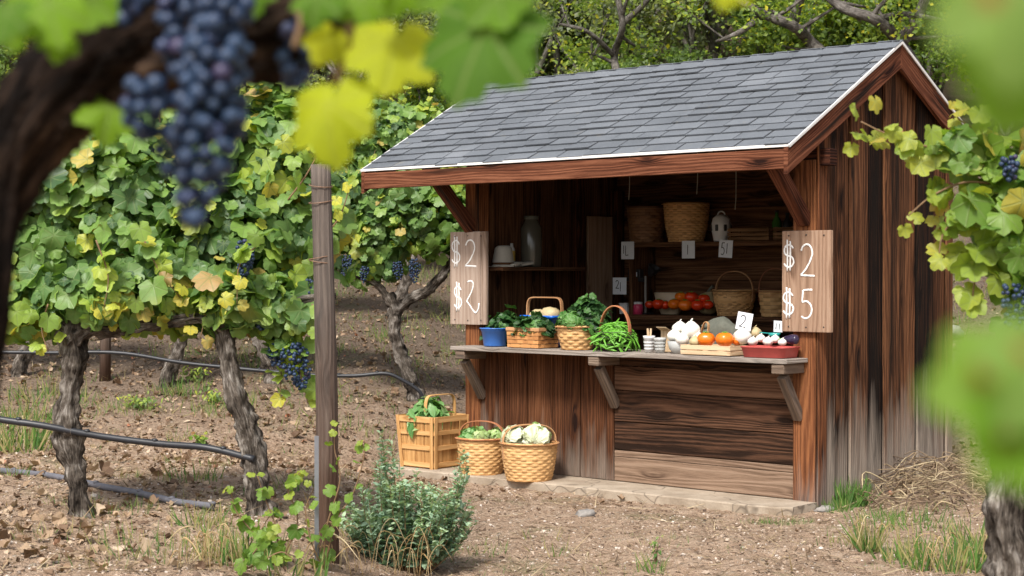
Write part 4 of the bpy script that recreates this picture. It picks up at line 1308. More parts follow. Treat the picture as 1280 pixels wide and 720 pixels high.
# round basket with savoy cabbages
x, d_ = rspan(696, 746, -0.10)
e = item('wicker_basket', x, -0.10, ZC, 'round honey wicker basket of savoy cabbages in the middle of the counter', 'basket')
basket(e, d_ / 2 * 0.76, d_ / 2, 0.175, 20, 8, 'wick', belly=0.006)
head('savoy_cabbage', x + 0.03, -0.175, ZC + 0.12, 0.076, 'cabbage', 'lighter savoy cabbage at the front of the round counter basket', 'cabbage', 20, 'savoy cabbages in the round basket', rnd=(0.1, 0.6), ruff=0.05)
head('savoy_cabbage', x - 0.085, -0.10, ZC + 0.12, 0.075, 'cabbage', 'small savoy cabbage at the left of the round counter basket', 'cabbage', 18, 'savoy cabbages in the round basket', rnd=(0, 0.4), ruff=0.05)
leaf_pile('kale_bunch', x + 0.05, -0.02, ZC + 0.13, 0.15, 0.13, 0.21, 620, 0.062, 'kale', 'tall dark curly kale rising behind the savoy cabbages', 'kale', up=0.5, jag=0.35)

# green beans in a wire basket with a bent handle
x, d_ = rspan(744, 794, -0.09)
r0 = d_ / 2
e = item('wire_basket', x, -0.09, ZC, 'small wire basket with a reddish bent handle, heaped with green beans', 'basket')
m = MB()
for z, q in ((0.004, 0.62), (0.05, 0.86), (0.10, 0.95), (0.135, 0.97)):
    m.tube([(r0 * q * math.cos(2 * math.pi * k / 32), r0 * q * math.sin(2 * math.pi * k / 32), z) for k in range(32)], 0.0022, 6, closed=True)
for k in range(12):
    a = 2 * math.pi * k / 12
    m.tube([(r0 * q * math.cos(a), r0 * q * math.sin(a), z) for z, q in ((0.004, 0.05), (0.004, 0.62), (0.05, 0.86), (0.10, 0.95), (0.135, 0.97))], 0.0016, 5)
m.build('wire_frame', M['nail'], e)
m = MB(); pts = [((r0 - 0.01) * math.cos(math.pi * k / 24), 0, 0.12 + 0.20 * math.sin(math.pi * k / 24) ** 0.85) for k in range(25)]
strap(m, pts, 0.030, 0.009, Vector((0, 1, 0))); m.build('handle', M['cane2'], e, 0.002)
proto = None
BL = 'slender green bean in the heap that fills the wire basket'
for k in range(210):
    az = random.uniform(0, 2 * math.pi); el = random.uniform(-0.3, 1.35) if k < 140 else random.uniform(0.3, 1.5)
    sx_ = r0 * random.uniform(0.80, 1.0); hz = 0.105
    hz *= 1 + 0.35 * mnoise.noise((math.cos(az) * 1.7, math.sin(az) * 1.7, el * 2)); c = Vector((sx_ * math.cos(el) * math.cos(az), sx_ * math.cos(el) * math.sin(az), 0.060 + hz * math.sin(el)))
    if proto is None:
        m = MB(); pts = smooth_path([(-0.062, 0, -0.008), (-0.03, 0.002, 0.001), (0, 0, 0.004), (0.03, -0.001, 0.002), (0.060, 0, -0.006), (0.074, 0, -0.012)], 3)
        rr_ = lerp_list([0.0022, 0.005, 0.0058, 0.0055, 0.0048, 0.001], len(pts))
        m.tube(pts, rr_, 7, flat=0.8)
        o = m.build('green_bean', M['bean']); proto = o
    else:
        o = proto.copy(); COL.objects.link(o)
    tag(o, BL, 'green bean', 'green beans in the wire basket')
    n_ = (Vector((c.x, c.y, max(0.02, c.z * 1.2))).normalized() + Vector((random.gauss(0, .3), random.gauss(0, .3), random.gauss(0, .3)))).normalized()
    tdir = (Vector((math.cos(az + random.uniform(-2.2, 2.2)), math.sin(az + random.uniform(-2.2, 2.2)), random.uniform(-1.4, 0.9))))
    tdir = (tdir - n_ * tdir.dot(n_)).normalized()
    mt = Matrix((tdir, n_.cross(tdir), n_)).transposed().to_4x4()
    if c.z - 0.03 < 0: c.z = 0.032
    o.matrix_world = SM @ Matrix.Translation((x + c.x, -0.09 + c.y, ZC + c.z)) @ mt @ Matrix.Scale(random.uniform(0.9, 1.45), 4)

# small cups with wooden sticks
for pa, pb, mt, lb, yy, hh in ((804, 819, 'whitep', 'small white cup of wooden sticks on the counter right of the beans', -0.10, 0.115), (817, 833, 'glass', 'clear plastic cup beside the white cup of sticks', -0.12, 0.105)):
    x, d_ = rspan(pa, pb, yy); r_ = d_ / 2
    e = item('cup', x, yy, ZC, lb, 'cup', 'small cups on the counter')
    m = MB(); m.lathe([(0.001, 0), (r_ * 0.74, 0), (r_ * 0.93, hh - 0.02), (r_ * 1.0, hh - 0.018), (r_ * 1.0, hh), (r_ * 0.9, hh), (r_ * 0.70, 0.006), (0.001, 0.006)], n=24); m.build('body', M[mt], e)
    m = MB()
    for k in range(3): m.lathe([(r_ * (0.80 + 0.05 * k), 0.02 + 0.022 * k), (r_ * (0.815 + 0.05 * k) + 0.002, 0.026 + 0.022 * k), (r_ * (0.82 + 0.05 * k), 0.032 + 0.022 * k)], n=24)
    m.build('ribbing', M[mt], e)
    if mt == 'whitep':
        for k in range(5):
            s_ = item('wooden_stick', x, yy, ZC + 0.008, 'flat wooden stick standing in the small white cup', 'stick', 'wooden sticks in the white cup')
            m = MB(); a = random.uniform(0, 6.28); tx, ty = 0.025 * math.cos(a), 0.02 * math.sin(a)
            m.bar((0.2 * tx, 0.2 * ty, 0), (tx, ty, random.uniform(0.13, 0.16)), 0.014, 0.004, (math.sin(a), 1, 0)); m.build('shaft', M['traywood'], s_, 0.001)
# brown card box
x = xz(837, 425, 0.06)[0]
e = item('card_box', x, 0.06, ZC, 'small brown cardboard box behind the bowl of onions', 'box')
m = MB(); m.box((0, 0, 0.075), (0.09, 0.09, 0.15)); m.build('body', M['traywood'], e, 0.003)
m = MB(); m.bar((0.0, -0.046, 0.150), (0.0, -0.10, 0.175), 0.088, 0.002); m.build('flap', M['traywood'], e)
# clear bowl of white onions
x, d_ = rspan(834, 868, -0.08); r_ = d_ / 2
e = item('glass_bowl', x, -0.08, ZC, 'clear plastic bowl of white onions near the middle right of the counter', 'bowl')
m = MB(); m.lathe([(0.001, 0), (r_ * 0.6, 0), (r_ * 0.85, 0.03), (r_, 0.085), (r_ * 0.97, 0.085), (r_ * 0.82, 0.033), (r_ * 0.58, 0.005), (0.001, 0.005)], n=28); m.build('body', M['glass'], e)
def garlic(px, py, rpx, yl, label, name='onion', mat='garlic', cat='onion', group=None, sq=0.85, zmin=None):
    x, z = xz(px, py, yl); r_ = rpx * dist_at(x, yl) / F_PX
    zb = z - r_ * sq
    if zmin is not None: zb = max(zb, zmin)
    s_ = item(name, x, yl, zb, label, cat, group)
    m = MB(); n = 24; prof = []
    for k in range(11):
        a = -math.pi / 2 + math.pi * k / 10
        prof.append((max(0.001, r_ * math.cos(a) * (1 if k < 7 else 1 - 0.12 * (k - 6) / 4)), r_ * sq * (1 + math.sin(a)) + (0.10 * r_ if k > 8 else 0)))
    m.lathe(prof, n=n, wob=0.22, seed=random.random() * 9); m.build('bulb', M[mat], s_)
    m = MB(); m.tube([(0, 0, 2 * r_ * sq), (0.004, 0, 2.25 * r_ * sq), (0.010, 0.003, 2.42 * r_ * sq)], [r_ * 0.16, r_ * 0.09, r_ * 0.05], 8); m.build('neck', M[mat], s_)
    return s_
ON = 'white onions heaped by the clear bowl'
garlic(843, 420, 9, -0.10, 'small white onion at the left of the clear bowl', group=ON)
garlic(853, 424, 9, -0.13, 'white onion at the front of the clear bowl', group=ON)
garlic(850, 410, 9, -0.03, 'white onion on top at the left of the heap', group=ON)
garlic(864, 413, 12.5, -0.05, 'largest white onion, heaped highest above the clear bowl', group=ON)
garlic(873, 424, 9, -0.05, 'white onion at the right of the heap beside the wooden tray', group=ON)
# grey sack behind
xa, da = rspan(876, 924, 0.16)
e = item('grain_sack', xa, 0.16, HC - 0.0, 'slumped dark grey green sack behind the orange tomatoes', 'sack')
m = MB(); m.blob((0, 0, 0.115), 0.135, 28, (1.15, 0.6, 0.95), 0.35, fr=1.3, seed=4); m.build('bag', M['sack'], e)
m = MB(); m.tube([(-0.09, -0.02, 0.17), (-0.10, -0.03, 0.205)], [0.03, 0.036], 10); m.build('tied_neck', M['sack'], e)
# little bent loop
x, z = xz(880, 405, 0.02)
e = item('trug', x, 0.02, ZC, 'narrow trug whose bent loop handle stands behind the orange tomato', 'basket')
m = MB(); weave(m, 0.035, 0.042, 0.07, 8, 4); m.lathe([(0.03, 0.068), (0.03, 0.01), (0.001, 0.01)], n=20); m.build('body', M['wick'], e)
m = MB(); strap(m, smooth_path([(-0.035, 0, 0.05), (-0.02, 0, 0.15), (0.01, 0, 0.215), (0.038, 0, 0.20), (0.036, 0, 0.14), (0.038, 0, 0.05)], 5), 0.022, 0.005, Vector((0, 1, 0))); m.build('handle', M['cane'], e, 0.001)

# wooden tray
xa = xz(851, 436, -0.23)[0]; xb = xz(913, 436, -0.23)[0]; wd = xb - xa; dp = 0.22; h = 0.068
cx = (xa + xb) / 2; cy = -0.235 + dp / 2
e = item('wooden_tray', cx, cy, ZC, 'low pale wooden tray with orange tomatoes on the counter', 'tray')
m = MB(); m.box((0, 0, 0.006), (wd - 0.02, dp - 0.02, 0.008), t=0.5); m.build('bottom', M['traywood'], e, 0.001)
for s_ in (-1, 1):
    for z0, zz in ((0.004, 0.031), (0.037, h)):
        m = MB(); m.box((0, s_ * (dp / 2 - 0.004), (z0 + zz) / 2), (wd, 0.008, zz - z0), t=0.6, jit=0.001); m.build('side', M['traywood'], e, 0.0015)
        m = MB(); m.box((s_ * (wd / 2 - 0.004), 0, (z0 + zz) / 2), (0.008, dp - 0.017, zz - z0), t=0.55, jit=0.001); m.build('side', M['traywood'], e, 0.0015)
m = MB()
for sx_ in (-1, 1):
    for sy_ in (-1, 1): m.box((sx_ * (wd / 2 - 0.017), sy_ * (dp / 2 - 0.017), h / 2), (0.017, 0.017, h - 0.01), t=0.5)
m.build('corner_block', M['traywood'], e)

def tomato(px, py, rpx, yl, label, mat='tomato', group='tomatoes', zmin=None, sq=0.82):
    x, z = xz(px, py, yl); r_ = rpx * dist_at(x, yl) / F_PX
    zb = z - r_ * sq
    if zmin is not None: zb = max(zb, zmin)
    s_ = item('tomato', x, yl, zb, label, 'tomato', group, random.uniform(0, 6))
    m = MB(); n = 30; b = 0; prof = []
    for k in range(13):
        a = -math.pi / 2 + math.pi * k / 12
        for i_ in range(n):
            th = 2 * math.pi * i_ / n
            lob = 1 + 0.035 * math.cos(5 * th + 1) * math.cos(a) ** 0.5 if math.cos(a) > 0 else 1
            rr_ = r_ * max(0.0, math.cos(a)) * lob
            zz = r_ * sq * (1 + math.sin(a)) - (0.18 * r_ * math.exp(-(rr_ / (0.35 * r_)) ** 2) if a > 0.5 else 0)
            m.v.append((rr_ * math.cos(th), rr_ * math.sin(th), zz))
    for k in range(12):
        for i_ in range(n):
            i2 = (i_ + 1) % n
            m.face((k * n + i_, k * n + i2, (k + 1) * n + i2, (k + 1) * n + i_), [(0, 0), (0, 1), (1, 1), (1, 0)], random.random() * 0 + 0.5, .5, True)
    rv = random.random(); m.r = [rv] * len(m.r)
    m.build('skin', M[mat], s_)
    m = MB()
    for k in range(5):
        a = k * 1.257; L = r_ * 0.42
        p0 = Vector((0, 0, r_ * sq * 1.84)); p1 = Vector((math.cos(a) * L * .6, math.sin(a) * L * .6, r_ * sq * 1.93)); p2 = Vector((math.cos(a) * L, math.sin(a) * L, r_ * sq * 1.90))
        m.tube([p0, p1, p2], [0.003, 0.0035, 0.0006], 5)
    m.tube([(0, 0, r_ * sq * 1.82), (0.003, 0, r_ * sq * 2.05)], 0.0028, 6)
    m.build('calyx', M['bean'], s_)
    return s_
TG = 'orange tomatoes in the wooden tray'
tomato(882.5, 424, 11.5, -0.14, 'yellow orange tomato at the left of the wooden tray', 'tomato2', TG)
tomato(906, 424, 11.5, -0.13, 'red orange tomato at the right of the wooden tray', 'tomato2', TG)
tomato(921, 426, 6.5, -0.06, 'small orange tomato between the wooden tray and the red tray', 'tomato2', TG)
garlic(869, 427, 7.5, -0.17, 'pinkish onion at the left corner of the wooden tray', mat='potato', group=ON)
garlic(928, 421, 11.5, -0.03, 'white onion standing under the card marked 2', group=ON)
garlic(944, 416, 8, 0.05, 'greyish onion behind the red tray', mat='potato', group=ON)

# red tray
xa = xz(924, 436, -0.235)[0]; xb = xz(981, 436, -0.235)[0]; wd = xb - xa; dp = 0.21; h = 0.072
cx = (xa + xb) / 2; cy = -0.24 + dp / 2
e = item('red_tray', cx, cy, ZC, 'dull red plastic tray of garlic at the right end of the counter', 'tray')
m = MB(); m.lathe([(0.001, 0), (0.86, 0), (0.90, 0.004), (0.985, h - 0.01), (1.02, h - 0.008), (1.03, h), (0.965, h), (0.88, 0.008), (0.001, 0.008)], n=56, ex=9, sx=wd / 2, sy=dp / 2); m.build('body', M['redtray'], e)
GGp = 'garlic bulbs in the red tray'
for (px, py, r_, yy, lb) in ((941, 427, 6.5, -0.17, 'leftmost'), (951, 423, 6, -0.12, 'second'), (960, 427, 6.5, -0.18, 'middle'), (969, 424, 6, -0.13, 'fourth'), (978, 428, 5.5, -0.18, 'rightmost')):
    garlic(px, py, r_, yy, lb + ' garlic bulb of the row in the red tray' if lb not in ('second', 'fourth') else lb + ' garlic bulb from the left in the red tray', 'garlic_bulb', 'garlic', 'garlic', GGp, 0.8)
x, z = xz(968, 418, -0.06)
e = item('plastic_scoop', x, -0.06, z - 0.02, 'small teal plastic scoop lying on the garlic in the red tray', 'scoop')
m = MB(); m.lathe([(0.001, 0.0), (0.03, 0.002), (0.042, 0.03), (0.040, 0.03), (0.028, 0.006), (0.001, 0.004)], n=20); m.build('cup', M['teal'], e)
m = MB(); m.bar((-0.04, 0, 0.026), (-0.12, 0.01, 0.03), 0.016, 0.006); m.build('handle', M['teal'], e, 0.002)
x, z = xz(987, 424, -0.12)
e = item('aubergine', x, -0.12, z - 0.035, 'dark purple aubergine at the right end of the red tray', 'aubergine')
m = MB(); m.tube(smooth_path([(-0.06, 0, 0.03), (-0.03, 0, 0.032), (0.02, 0, 0.034), (0.055, 0, 0.034), (0.07, 0, 0.034)], 4), lerp_list([0.012, 0.022, 0.034, 0.030, 0.004], 17), 14); m.build('skin', plain('aubergine_skin', (0.03, 0.02, 0.05), 0.25, 0.2), e)
m = MB(); m.tube([(-0.058, 0, 0.03), (-0.085, 0, 0.033)], [0.010, 0.006], 8); m.build('stalk', M['bean'], e)

# ---- lower shelf
ZL_ = zL + 0.001
x = xz(783, 380, 1.60)[0]
e = item('white_tub', x, 1.58, ZL_, 'small white tub on the lower shelf left of the pink jar', 'tub')
m = MB(); m.box((0, 0, 0.04), (0.075, 0.06, 0.08)); m.build('body', M['whitep'], e, 0.006)
m = MB(); m.box((0, 0, 0.086), (0.082, 0.067, 0.012)); m.build('lid', M['whitep'], e, 0.003)
x, d_ = rspan(791, 804, 1.57)
e = item('pink_jar', x, 1.57, ZL_, 'bright pink jar on the lower shelf under the scale', 'jar')
m = MB(); r_ = d_ / 2; m.lathe([(0.001, 0), (r_, 0), (r_, 0.07), (r_ * 0.85, 0.082), (r_ * 0.8, 0.084), (0.001, 0.084)], n=20); m.build('body', M['pink'], e)
m = MB(); m.lathe([(r_ * 0.86, 0.084), (r_ * 0.86, 0.102), (0.001, 0.104)], n=20); m.build('lid', M['whitep'], e)
x, z0 = xz(807, 387, 1.62)
e = item('produce_scale', x, 1.62, ZL_, 'black produce scale on a post above the tomatoes on the lower shelf', 'scale')
zz = lambda py: xz(807, py, 1.62)[1] - ZL_
xx = lambda px: xz(px, 350, 1.62)[0] - x
m = MB(); m.box((0, 0, 0.006), (0.10, 0.10, 0.012)); m.build('base', M['black'], e, 0.003)
m = MB(); m.box((0, 0, zz(345) / 2), (0.016, 0.016, zz(345))); m.build('column', M['stone'], e, 0.002)
m = MB(); m.bar((xx(783), 0, zz(349)), (xx(806), 0, zz(350)), 0.05, 0.03); m.build('arm', M['black'], e, 0.003)
m = MB(); m.box(((xx(789) + xx(804)) / 2, -0.02, zz(342)), (xx(804) - xx(789), 0.05, zz(335) - zz(349) - 0.02)); b_ = m.build('readout', M['black'], e, 0.004)
m = MB(); m.box(((xx(791) + xx(802)) / 2, -0.047, zz(343)), (0.07, 0.003, 0.035)); m.build('display', M['paper'], b_)
m = MB(); m.lathe([(0.012, 0), (0.035, 0.03), (0.060, 0.09), (0.056, 0.09), (0.03, 0.034), (0.01, 0.006)], (xx(812), 0, zz(345)), 9, rot=Matrix.Rotation(R(35), 3, 'Y') , smooth=False); m.build('pan', M['black'], e)
# tomatoes
TS = 'red tomatoes on the lower shelf'
for (px, py, r_, yy, mt, lb) in (
    (812, 380.5, 6.0, 1.58, 'tomato', 'small dark red tomato at the left end of the shelf row'),
    (823, 380, 8.0, 1.56, 'tomato', 'second tomato from the left on the shelf, deep red'),
    (831, 381, 6.8, 1.60, 'tomato', 'third tomato from the left on the shelf, half hidden'),
    (843, 380, 8.2, 1.57, 'tomato2', 'orange red tomato left of the pile centre in the bottom row'),
    (856.5, 381.5, 8.8, 1.55, 'tomato2', 'largest orange tomato at the front of the shelf pile'),
    (872, 381.5, 8.4, 1.55, 'tomato', 'red tomato at the front right of the shelf pile'),
    (851, 371, 7.5, 1.64, 'tomato2', 'orange tomato on the upper left of the shelf pile'),
    (864, 371.5, 8.8, 1.62, 'tomato', 'shiny red tomato on top of the shelf pile'),
    (880, 373.5, 7.6, 1.62, 'tomato', 'red tomato on the upper right of the shelf pile'),
    (885, 381, 7.0, 1.58, 'tomato', 'red tomato at the right end beside the handled basket')):
    tomato(px, py, r_, yy, lb, mt, TS)
x, d_ = rspan(812, 864, 1.74)
e = item('cream_bowl', x, 1.735, ZL_, 'wide cream bowl behind the tomatoes on the lower shelf', 'bowl')
r_ = 0.12
m = MB(); m.lathe([(0.001, 0), (0.55, 0), (0.6, 0.01), (0.85, 0.09), (1.0, 0.175), (0.97, 0.177), (0.82, 0.095), (0.56, 0.016), (0.001, 0.012)], n=40, sx=0.15, sy=0.095); m.build('body', M['cream'], e)
m = MB(); m.lathe([(0.985, 0.170), (1.02, 0.174), (0.985, 0.180)], n=40, sx=0.15, sy=0.095); m.build('rim', M['cream'], e)
x2 = xz(884, 366, 1.70)[0]
e = item('squash', x2, 1.71, ZL_, 'mottled squash with a stalk behind the tomato pile', 'squash')
m = MB(); m.blob((0, 0, 0.095), 0.095, 20, (1, 1, 1.0), 0.15); m.build('skin', M['potato'], e)
m = MB(); m.tube([(0, 0, 0.185), (0.02, 0, 0.215), (0.05, 0, 0.235)], [0.014, 0.010, 0.013], 8); m.build('stalk', M['sack'], e)

def shelf_basket(pa, pb, y, z, hpx, label, mat, ribs=18, rows=9, taper=0.74, **kw):
    x, d_ = rspan(pa, pb, y)
    h = hpx * dist_at(x, y) / F_PX
    e = item('wicker_basket', x, y, z, label, 'basket', 'baskets on the stand shelves')
    basket(e, d_ / 2 * taper, d_ / 2, h, ribs, rows, mat, **kw)
    return e
shelf_basket(890, 946, 1.64, ZL_, 33, 'brown wicker basket with a thin arched handle right of the tomatoes', 'wickm', 26, 12, handle=(0.145, R(0), 0.018, 0.008, 2.3), hmat='cane')
shelf_basket(948, 990, 1.67, ZL_, 33, 'pale splint basket partly behind the right price sign', 'wick', 12, 7, 0.82, handle=(0.17, R(20), 0.022, 0.006, 2.4), hmat='cane2', amp=0.005)
shelf_basket(783, 833, 1.67, zU + 0.001, 45, 'dark brown wicker basket at the left end of the upper shelf', 'wick3', 22, 12, 0.80, amp=0.003)
shelf_basket(829, 887, 1.64, zU + 0.001, 49, 'tall tan wicker basket in the middle of the upper shelf', 'wickm', 30, 17, 0.76, amp=0.003, belly=0.01)
# white lantern
x, d_ = rspan(889, 914, 1.62)
e = item('ceramic_lantern', x, 1.62, zU + 0.001, 'white ceramic lantern with dark openings on the upper shelf', 'lantern', rz=R(20))
H_ = 34 * dist_at(x, 1.62) / F_PX; r_ = d_ / 2
m = MB(); m.lathe([(0.001, 0), (r_ * 0.75, 0), (r_ * 0.80, H_ * 0.1), (r_ * 0.95, H_ * 0.35), (r_, H_ * 0.6), (r_ * 0.85, H_ * 0.85), (r_ * 0.5, H_ * 0.97), (0.001, H_)], n=28); m.build('body', M['whitep'], e)
m = MB()
for k in range(7):
    a = 2 * math.pi * k / 7
    rt = Matrix.Rotation(a, 3, 'Z')
    m.box(rt @ Vector((r_ * 0.985, 0, H_ * 0.50)), (0.010, 0.026, 0.052), rt, 2)
m.build('opening', M['black'], e, 0.008)
m = MB(); m.tube([(0.03 * math.cos(t_ / 10 * math.pi), 0, H_ * 0.97 + 0.03 * math.sin(t_ / 10 * math.pi)) for t_ in range(11)], 0.006, 8); m.build('loop', M['whitep'], e)
# flat slatted crates
def flat_crate(pa, pb, y, label, layers):
    xa = xz(pa, 290, y)[0]; xb = xz(pb, 290, y)[0]; wd = xb - xa; dp = 0.16
    e = item('flat_crate', (xa + xb) / 2, y + dp / 2, zU + 0.001, label, 'crate', 'flat slatted crates on the upper shelf')
    H_ = 0.105
    for k in range(layers):
        z = (k + 0.5) * H_ / layers
        for s_ in (-1, 1):
            m = MB(); m.box((0, s_ * (dp / 2 - 0.005), z), (wd, 0.008, H_ / layers - 0.008), t=0.5, jit=0.001); m.build('slat', M['crate2'], e, 0.001)
            m = MB(); m.box((s_ * (wd / 2 - 0.005), 0, z), (0.008, dp - 0.02, H_ / layers - 0.008), t=0.5, jit=0.001); m.build('slat', M['crate2'], e, 0.001)
    m = MB()
    for sx_ in (-1, 1):
        for sy_ in (-1, 1): m.box((sx_ * (wd / 2 - 0.02), sy_ * (dp / 2 - 0.018), H_ / 2), (0.018, 0.016, H_), t=0.4)
    m.build('corner_block', M['crate2'], e)
    m = MB(); m.box((0, 0, 0.006), (wd - 0.04, dp - 0.03, 0.008), t=0.3); m.build('bottom', M['crate2'], e)
M['crate2'] = wood('old_crate_wood', (0.06, 0.03, 0.014), (0.20, 0.11, 0.055), (0.38, 0.23, 0.12), rings=0.5, bump=0.4)
flat_crate(909, 961, YS2 + 0.03, 'wider flat brown crate beside the white lantern', 3)
flat_crate(966, 992, YS2 + 0.03, 'narrow flat crate partly behind the right brace', 3)
for (px, yy, mt, hh, lb) in ((971, 1.72, 'bottleg', 0.24, 'green bottle at the right of the upper shelf behind the crates'), (984, 1.74, 'black', 0.22, 'dark bottle at the right end of the upper shelf')):
    x = xz(px, 280, yy)[0]
    e = item('bottle', x, yy, zU + 0.001, lb, 'bottle')
    m = MB(); m.lathe([(0.001, 0), (0.036, 0), (0.038, 0.01), (0.038, hh * 0.6), (0.03, hh * 0.7), (0.014, hh * 0.8), (0.013, hh * 0.97), (0.001, hh * 0.97)], n=20); m.build('body', M[mt], e)
    m = MB(); m.lathe([(0.016, hh * 0.93), (0.016, hh), (0.001, hh)], n=16); m.build('cap', M['black'], e)

# ---- left wall shelf
XW = -SW + 0.15
def wy(px): return onx(px, 330, XW)[0]
ZS = zLs + 0.0
y = wy(629)
e = item('felt_hat', XW, y, ZS, 'pale felt hat on the small left shelf behind the left sign', 'hat')
m = MB(); m.lathe([(0.001, 0.165), (0.05, 0.168), (0.075, 0.15), (0.085, 0.09), (0.095, 0.02), (0.098, 0.008), (0.14, 0.006), (0.14, 0.002), (0.09, 0.0)], n=28, wob=0.08, sy=1.0, sx=0.8); m.build('crown', M['hat'], e)
m = MB(); m.lathe([(0.0975, 0.018), (0.0965, 0.035), (0.0935, 0.036)], n=28, wob=0.08, sx=0.8); m.build('band', M['inner'], e)
for k, (px, lb, tl) in enumerate(((636, 'folded pale paper bag in front of the felt hat', 0.2), (650, 'flattened pale paper bag between the hat and the glass jar', -0.15))):
    y = wy(px)
    e = item('paper_bag', XW + 0.03, y, ZS, lb, 'paper bag', 'pale paper bags on the left shelf', tl)
    m = MB(); m.bar((0, -0.07, 0.012), (0, 0.05, 0.035), 0.15, 0.022, (0, 0, 1), jit=0.004); m.build('sheet', M['hat'], e, 0.006)
    m = MB(); m.bar((0, -0.078, 0.013), (0, -0.10, 0.004), 0.15, 0.008, (0, 0, 1)); m.build('fold', M['hat'], e, 0.002)
y = wy(644.5)
e = item('sauce_bottle', XW - 0.06, y + 0.02, ZS, 'small yellow labelled bottle behind the paper bags', 'bottle')
m = MB(); m.lathe([(0.001, 0), (0.026, 0), (0.028, 0.01), (0.028, 0.14), (0.014, 0.165), (0.012, 0.19), (0.001, 0.19)], n=18); m.build('body', M['glass'], e)
m = MB(); m.lathe([(0.0288, 0.05), (0.0288, 0.13)], n=18); m.build('label_band', plain('yellow_label', (0.45, 0.30, 0.05), 0.6), e)
y, _ = onx(666.5, 330, XW - 0.0)
p = sl(XW, y, 0); r_ = 27 * p.y / F_PX / 2; H_ = 64 * p.y / F_PX
e = item('glass_jar', XW - 0.02, y, ZS, 'tall cloudy glass jar at the right end of the small left shelf', 'jar')
M['cloudy'] = plain('cloudy_glass', (0.085, 0.08, 0.062), 0.18, 0.1, 6, 0.02, 0.6)
m = MB(); m.lathe([(0.001, 0), (r_ * 0.94, 0), (r_ * 0.97, 0.02), (r_, H_ * 0.3), (r_ * 1.0, H_ * 0.76), (r_ * 0.72, H_ * 0.88), (r_ * 0.60, H_ * 0.92), (r_ * 0.62, H_ * 0.95), (0.001, H_ * 0.95)], n=32); m.build('body', M['cloudy'], e)
m = MB(); m.lathe([(r_ * 0.66, H_ * 0.93), (r_ * 0.68, H_), (0.001, H_)], n=24); m.build('lid', M['sack'], e)
# ================================================================== VEGETATION
def gat(px, py):
    """the ground point under a photo point"""
    r = ray(px, py); o = Vector((0, 0, CAM_H)); t = 3.0
    while t < 80:
        p = o + r * t
        if p.z < gzf(p.x, p.y): break
        t += 0.03
    return Vector((p.x, p.y, gzf(p.x, p.y)))

def bark_tube(m, pts, rad, n=20, sub=8, seed=0, amp=0.22, twist=2.0):
    P = smooth_path(pts, sub); rr = lerp_list(rad, len(P))
    b = len(m.v); prev = None; L = 0; ls = []
    for i_, p in enumerate(P):
        d = (P[min(i_ + 1, len(P) - 1)] - P[max(i_ - 1, 0)]).normalized()
        a = Vector((0, 1, 0)) if prev is None else prev
        a = (a - d * a.dot(d)); a = a.normalized() if a.length > 1e-4 else d.orthogonal().normalized(); prev = a
        c = d.cross(a)
        if i_: L += (p - P[i_ - 1]).length
        ls.append(L)
        for k in range(n):
            th = 2 * math.pi * k / n
            tw = th + L * twist
            R0 = max(rad)
            q = 1 + amp * 1.5 * mnoise.noise((math.cos(tw) * 2.2 + seed, math.sin(tw) * 2.2, L / R0 * 0.30))
            q += amp * 0.9 * mnoise.noise((math.cos(tw) * 6 + seed, math.sin(tw) * 6, L / R0 * 0.45))
            q -= amp * 1.1 * max(0, 0.25 - abs(mnoise.noise((math.cos(tw) * 3 + seed, math.sin(tw) * 3, L / R0 * 0.6)))) * 2
            q += amp * 1.2 * max(0, mnoise.noise((math.cos(th) * 1.6 + seed, math.sin(th) * 1.6, L / R0 * 1.5)) - 0.15)
            q += amp * 0.7 * mnoise.noise((math.cos(th) * 1.2, math.sin(th) * 1.2 + seed, L / R0 * 0.9))
            m.v.append((p + (a * math.cos(th) + c * math.sin(th)) * rr[i_] * q)[:])
    for i_ in range(len(P) - 1):
        for k in range(n):
            k2 = (k + 1) % n
            v0, v1 = k / n * 6.28 * R0, (k + 1) / n * 6.28 * R0
            m.face((b + i_ * n + k, b + i_ * n + k2, b + (i_ + 1) * n + k2, b + (i_ + 1) * n + k), [(ls[i_], v0), (ls[i_], v1), (ls[i_ + 1], v1), (ls[i_ + 1], v0)], 0.5, 0.5, True)
    m.face([b + k for k in range(n)][::-1], [(0, 0)] * n); e = b + (len(P) - 1) * n
    m.face([e + k for k in range(n)], [(0, 0)] * n)
    return P

def ico(sub=1):
    import bmesh
    bm = bmesh.new(); bmesh.ops.create_icosphere(bm, subdivisions=sub, radius=1.0)
    v = np.array([q.co[:] for q in bm.verts]); f = np.array([[l.vert.index for l in q.loops] for q in bm.faces]); bm.free()
    return v, f, v[:, :2].copy()
ICO1, ICO2, ICO3 = ico(1), ico(2), ico(3)

def cluster_pts(axis_top, axis_bot, widths, gr, n):
    """berry centres packed in a hanging cone"""
    a, b = Vector(axis_top), Vector(axis_bot); L = (b - a).length; d = (b - a).normalized()
    u = d.orthogonal().normalized(); v = d.cross(u)
    out = []
    wl = lambda t: float(np.interp(t, np.linspace(0, 1, len(widths)), widths))
    tries = 0
    while len(out) < n and tries < n * 60:
        tries += 1
        t = random.random(); w_ = wl(t); th = random.uniform(0, 6.283); q = math.sqrt(random.uniform(0.25, 1))
        p = a + d * L * t + (u * math.cos(th) + v * math.sin(th)) * w_ * q
        if all((p - o).length > gr * 1.62 for o in out): out.append(p)
    return np.array([p[:] for p in out])

def grapes(P, gr, parent, tpl, name='grape_cluster', stem=None):
    n = len(P)
    o = bulk(name, M['grape'], [(*tpl, P, frames(rng.normal(size=(n, 3))), gr * rng.uniform(0.72, 1.12, n), rng.random(n))], parent)
    return o

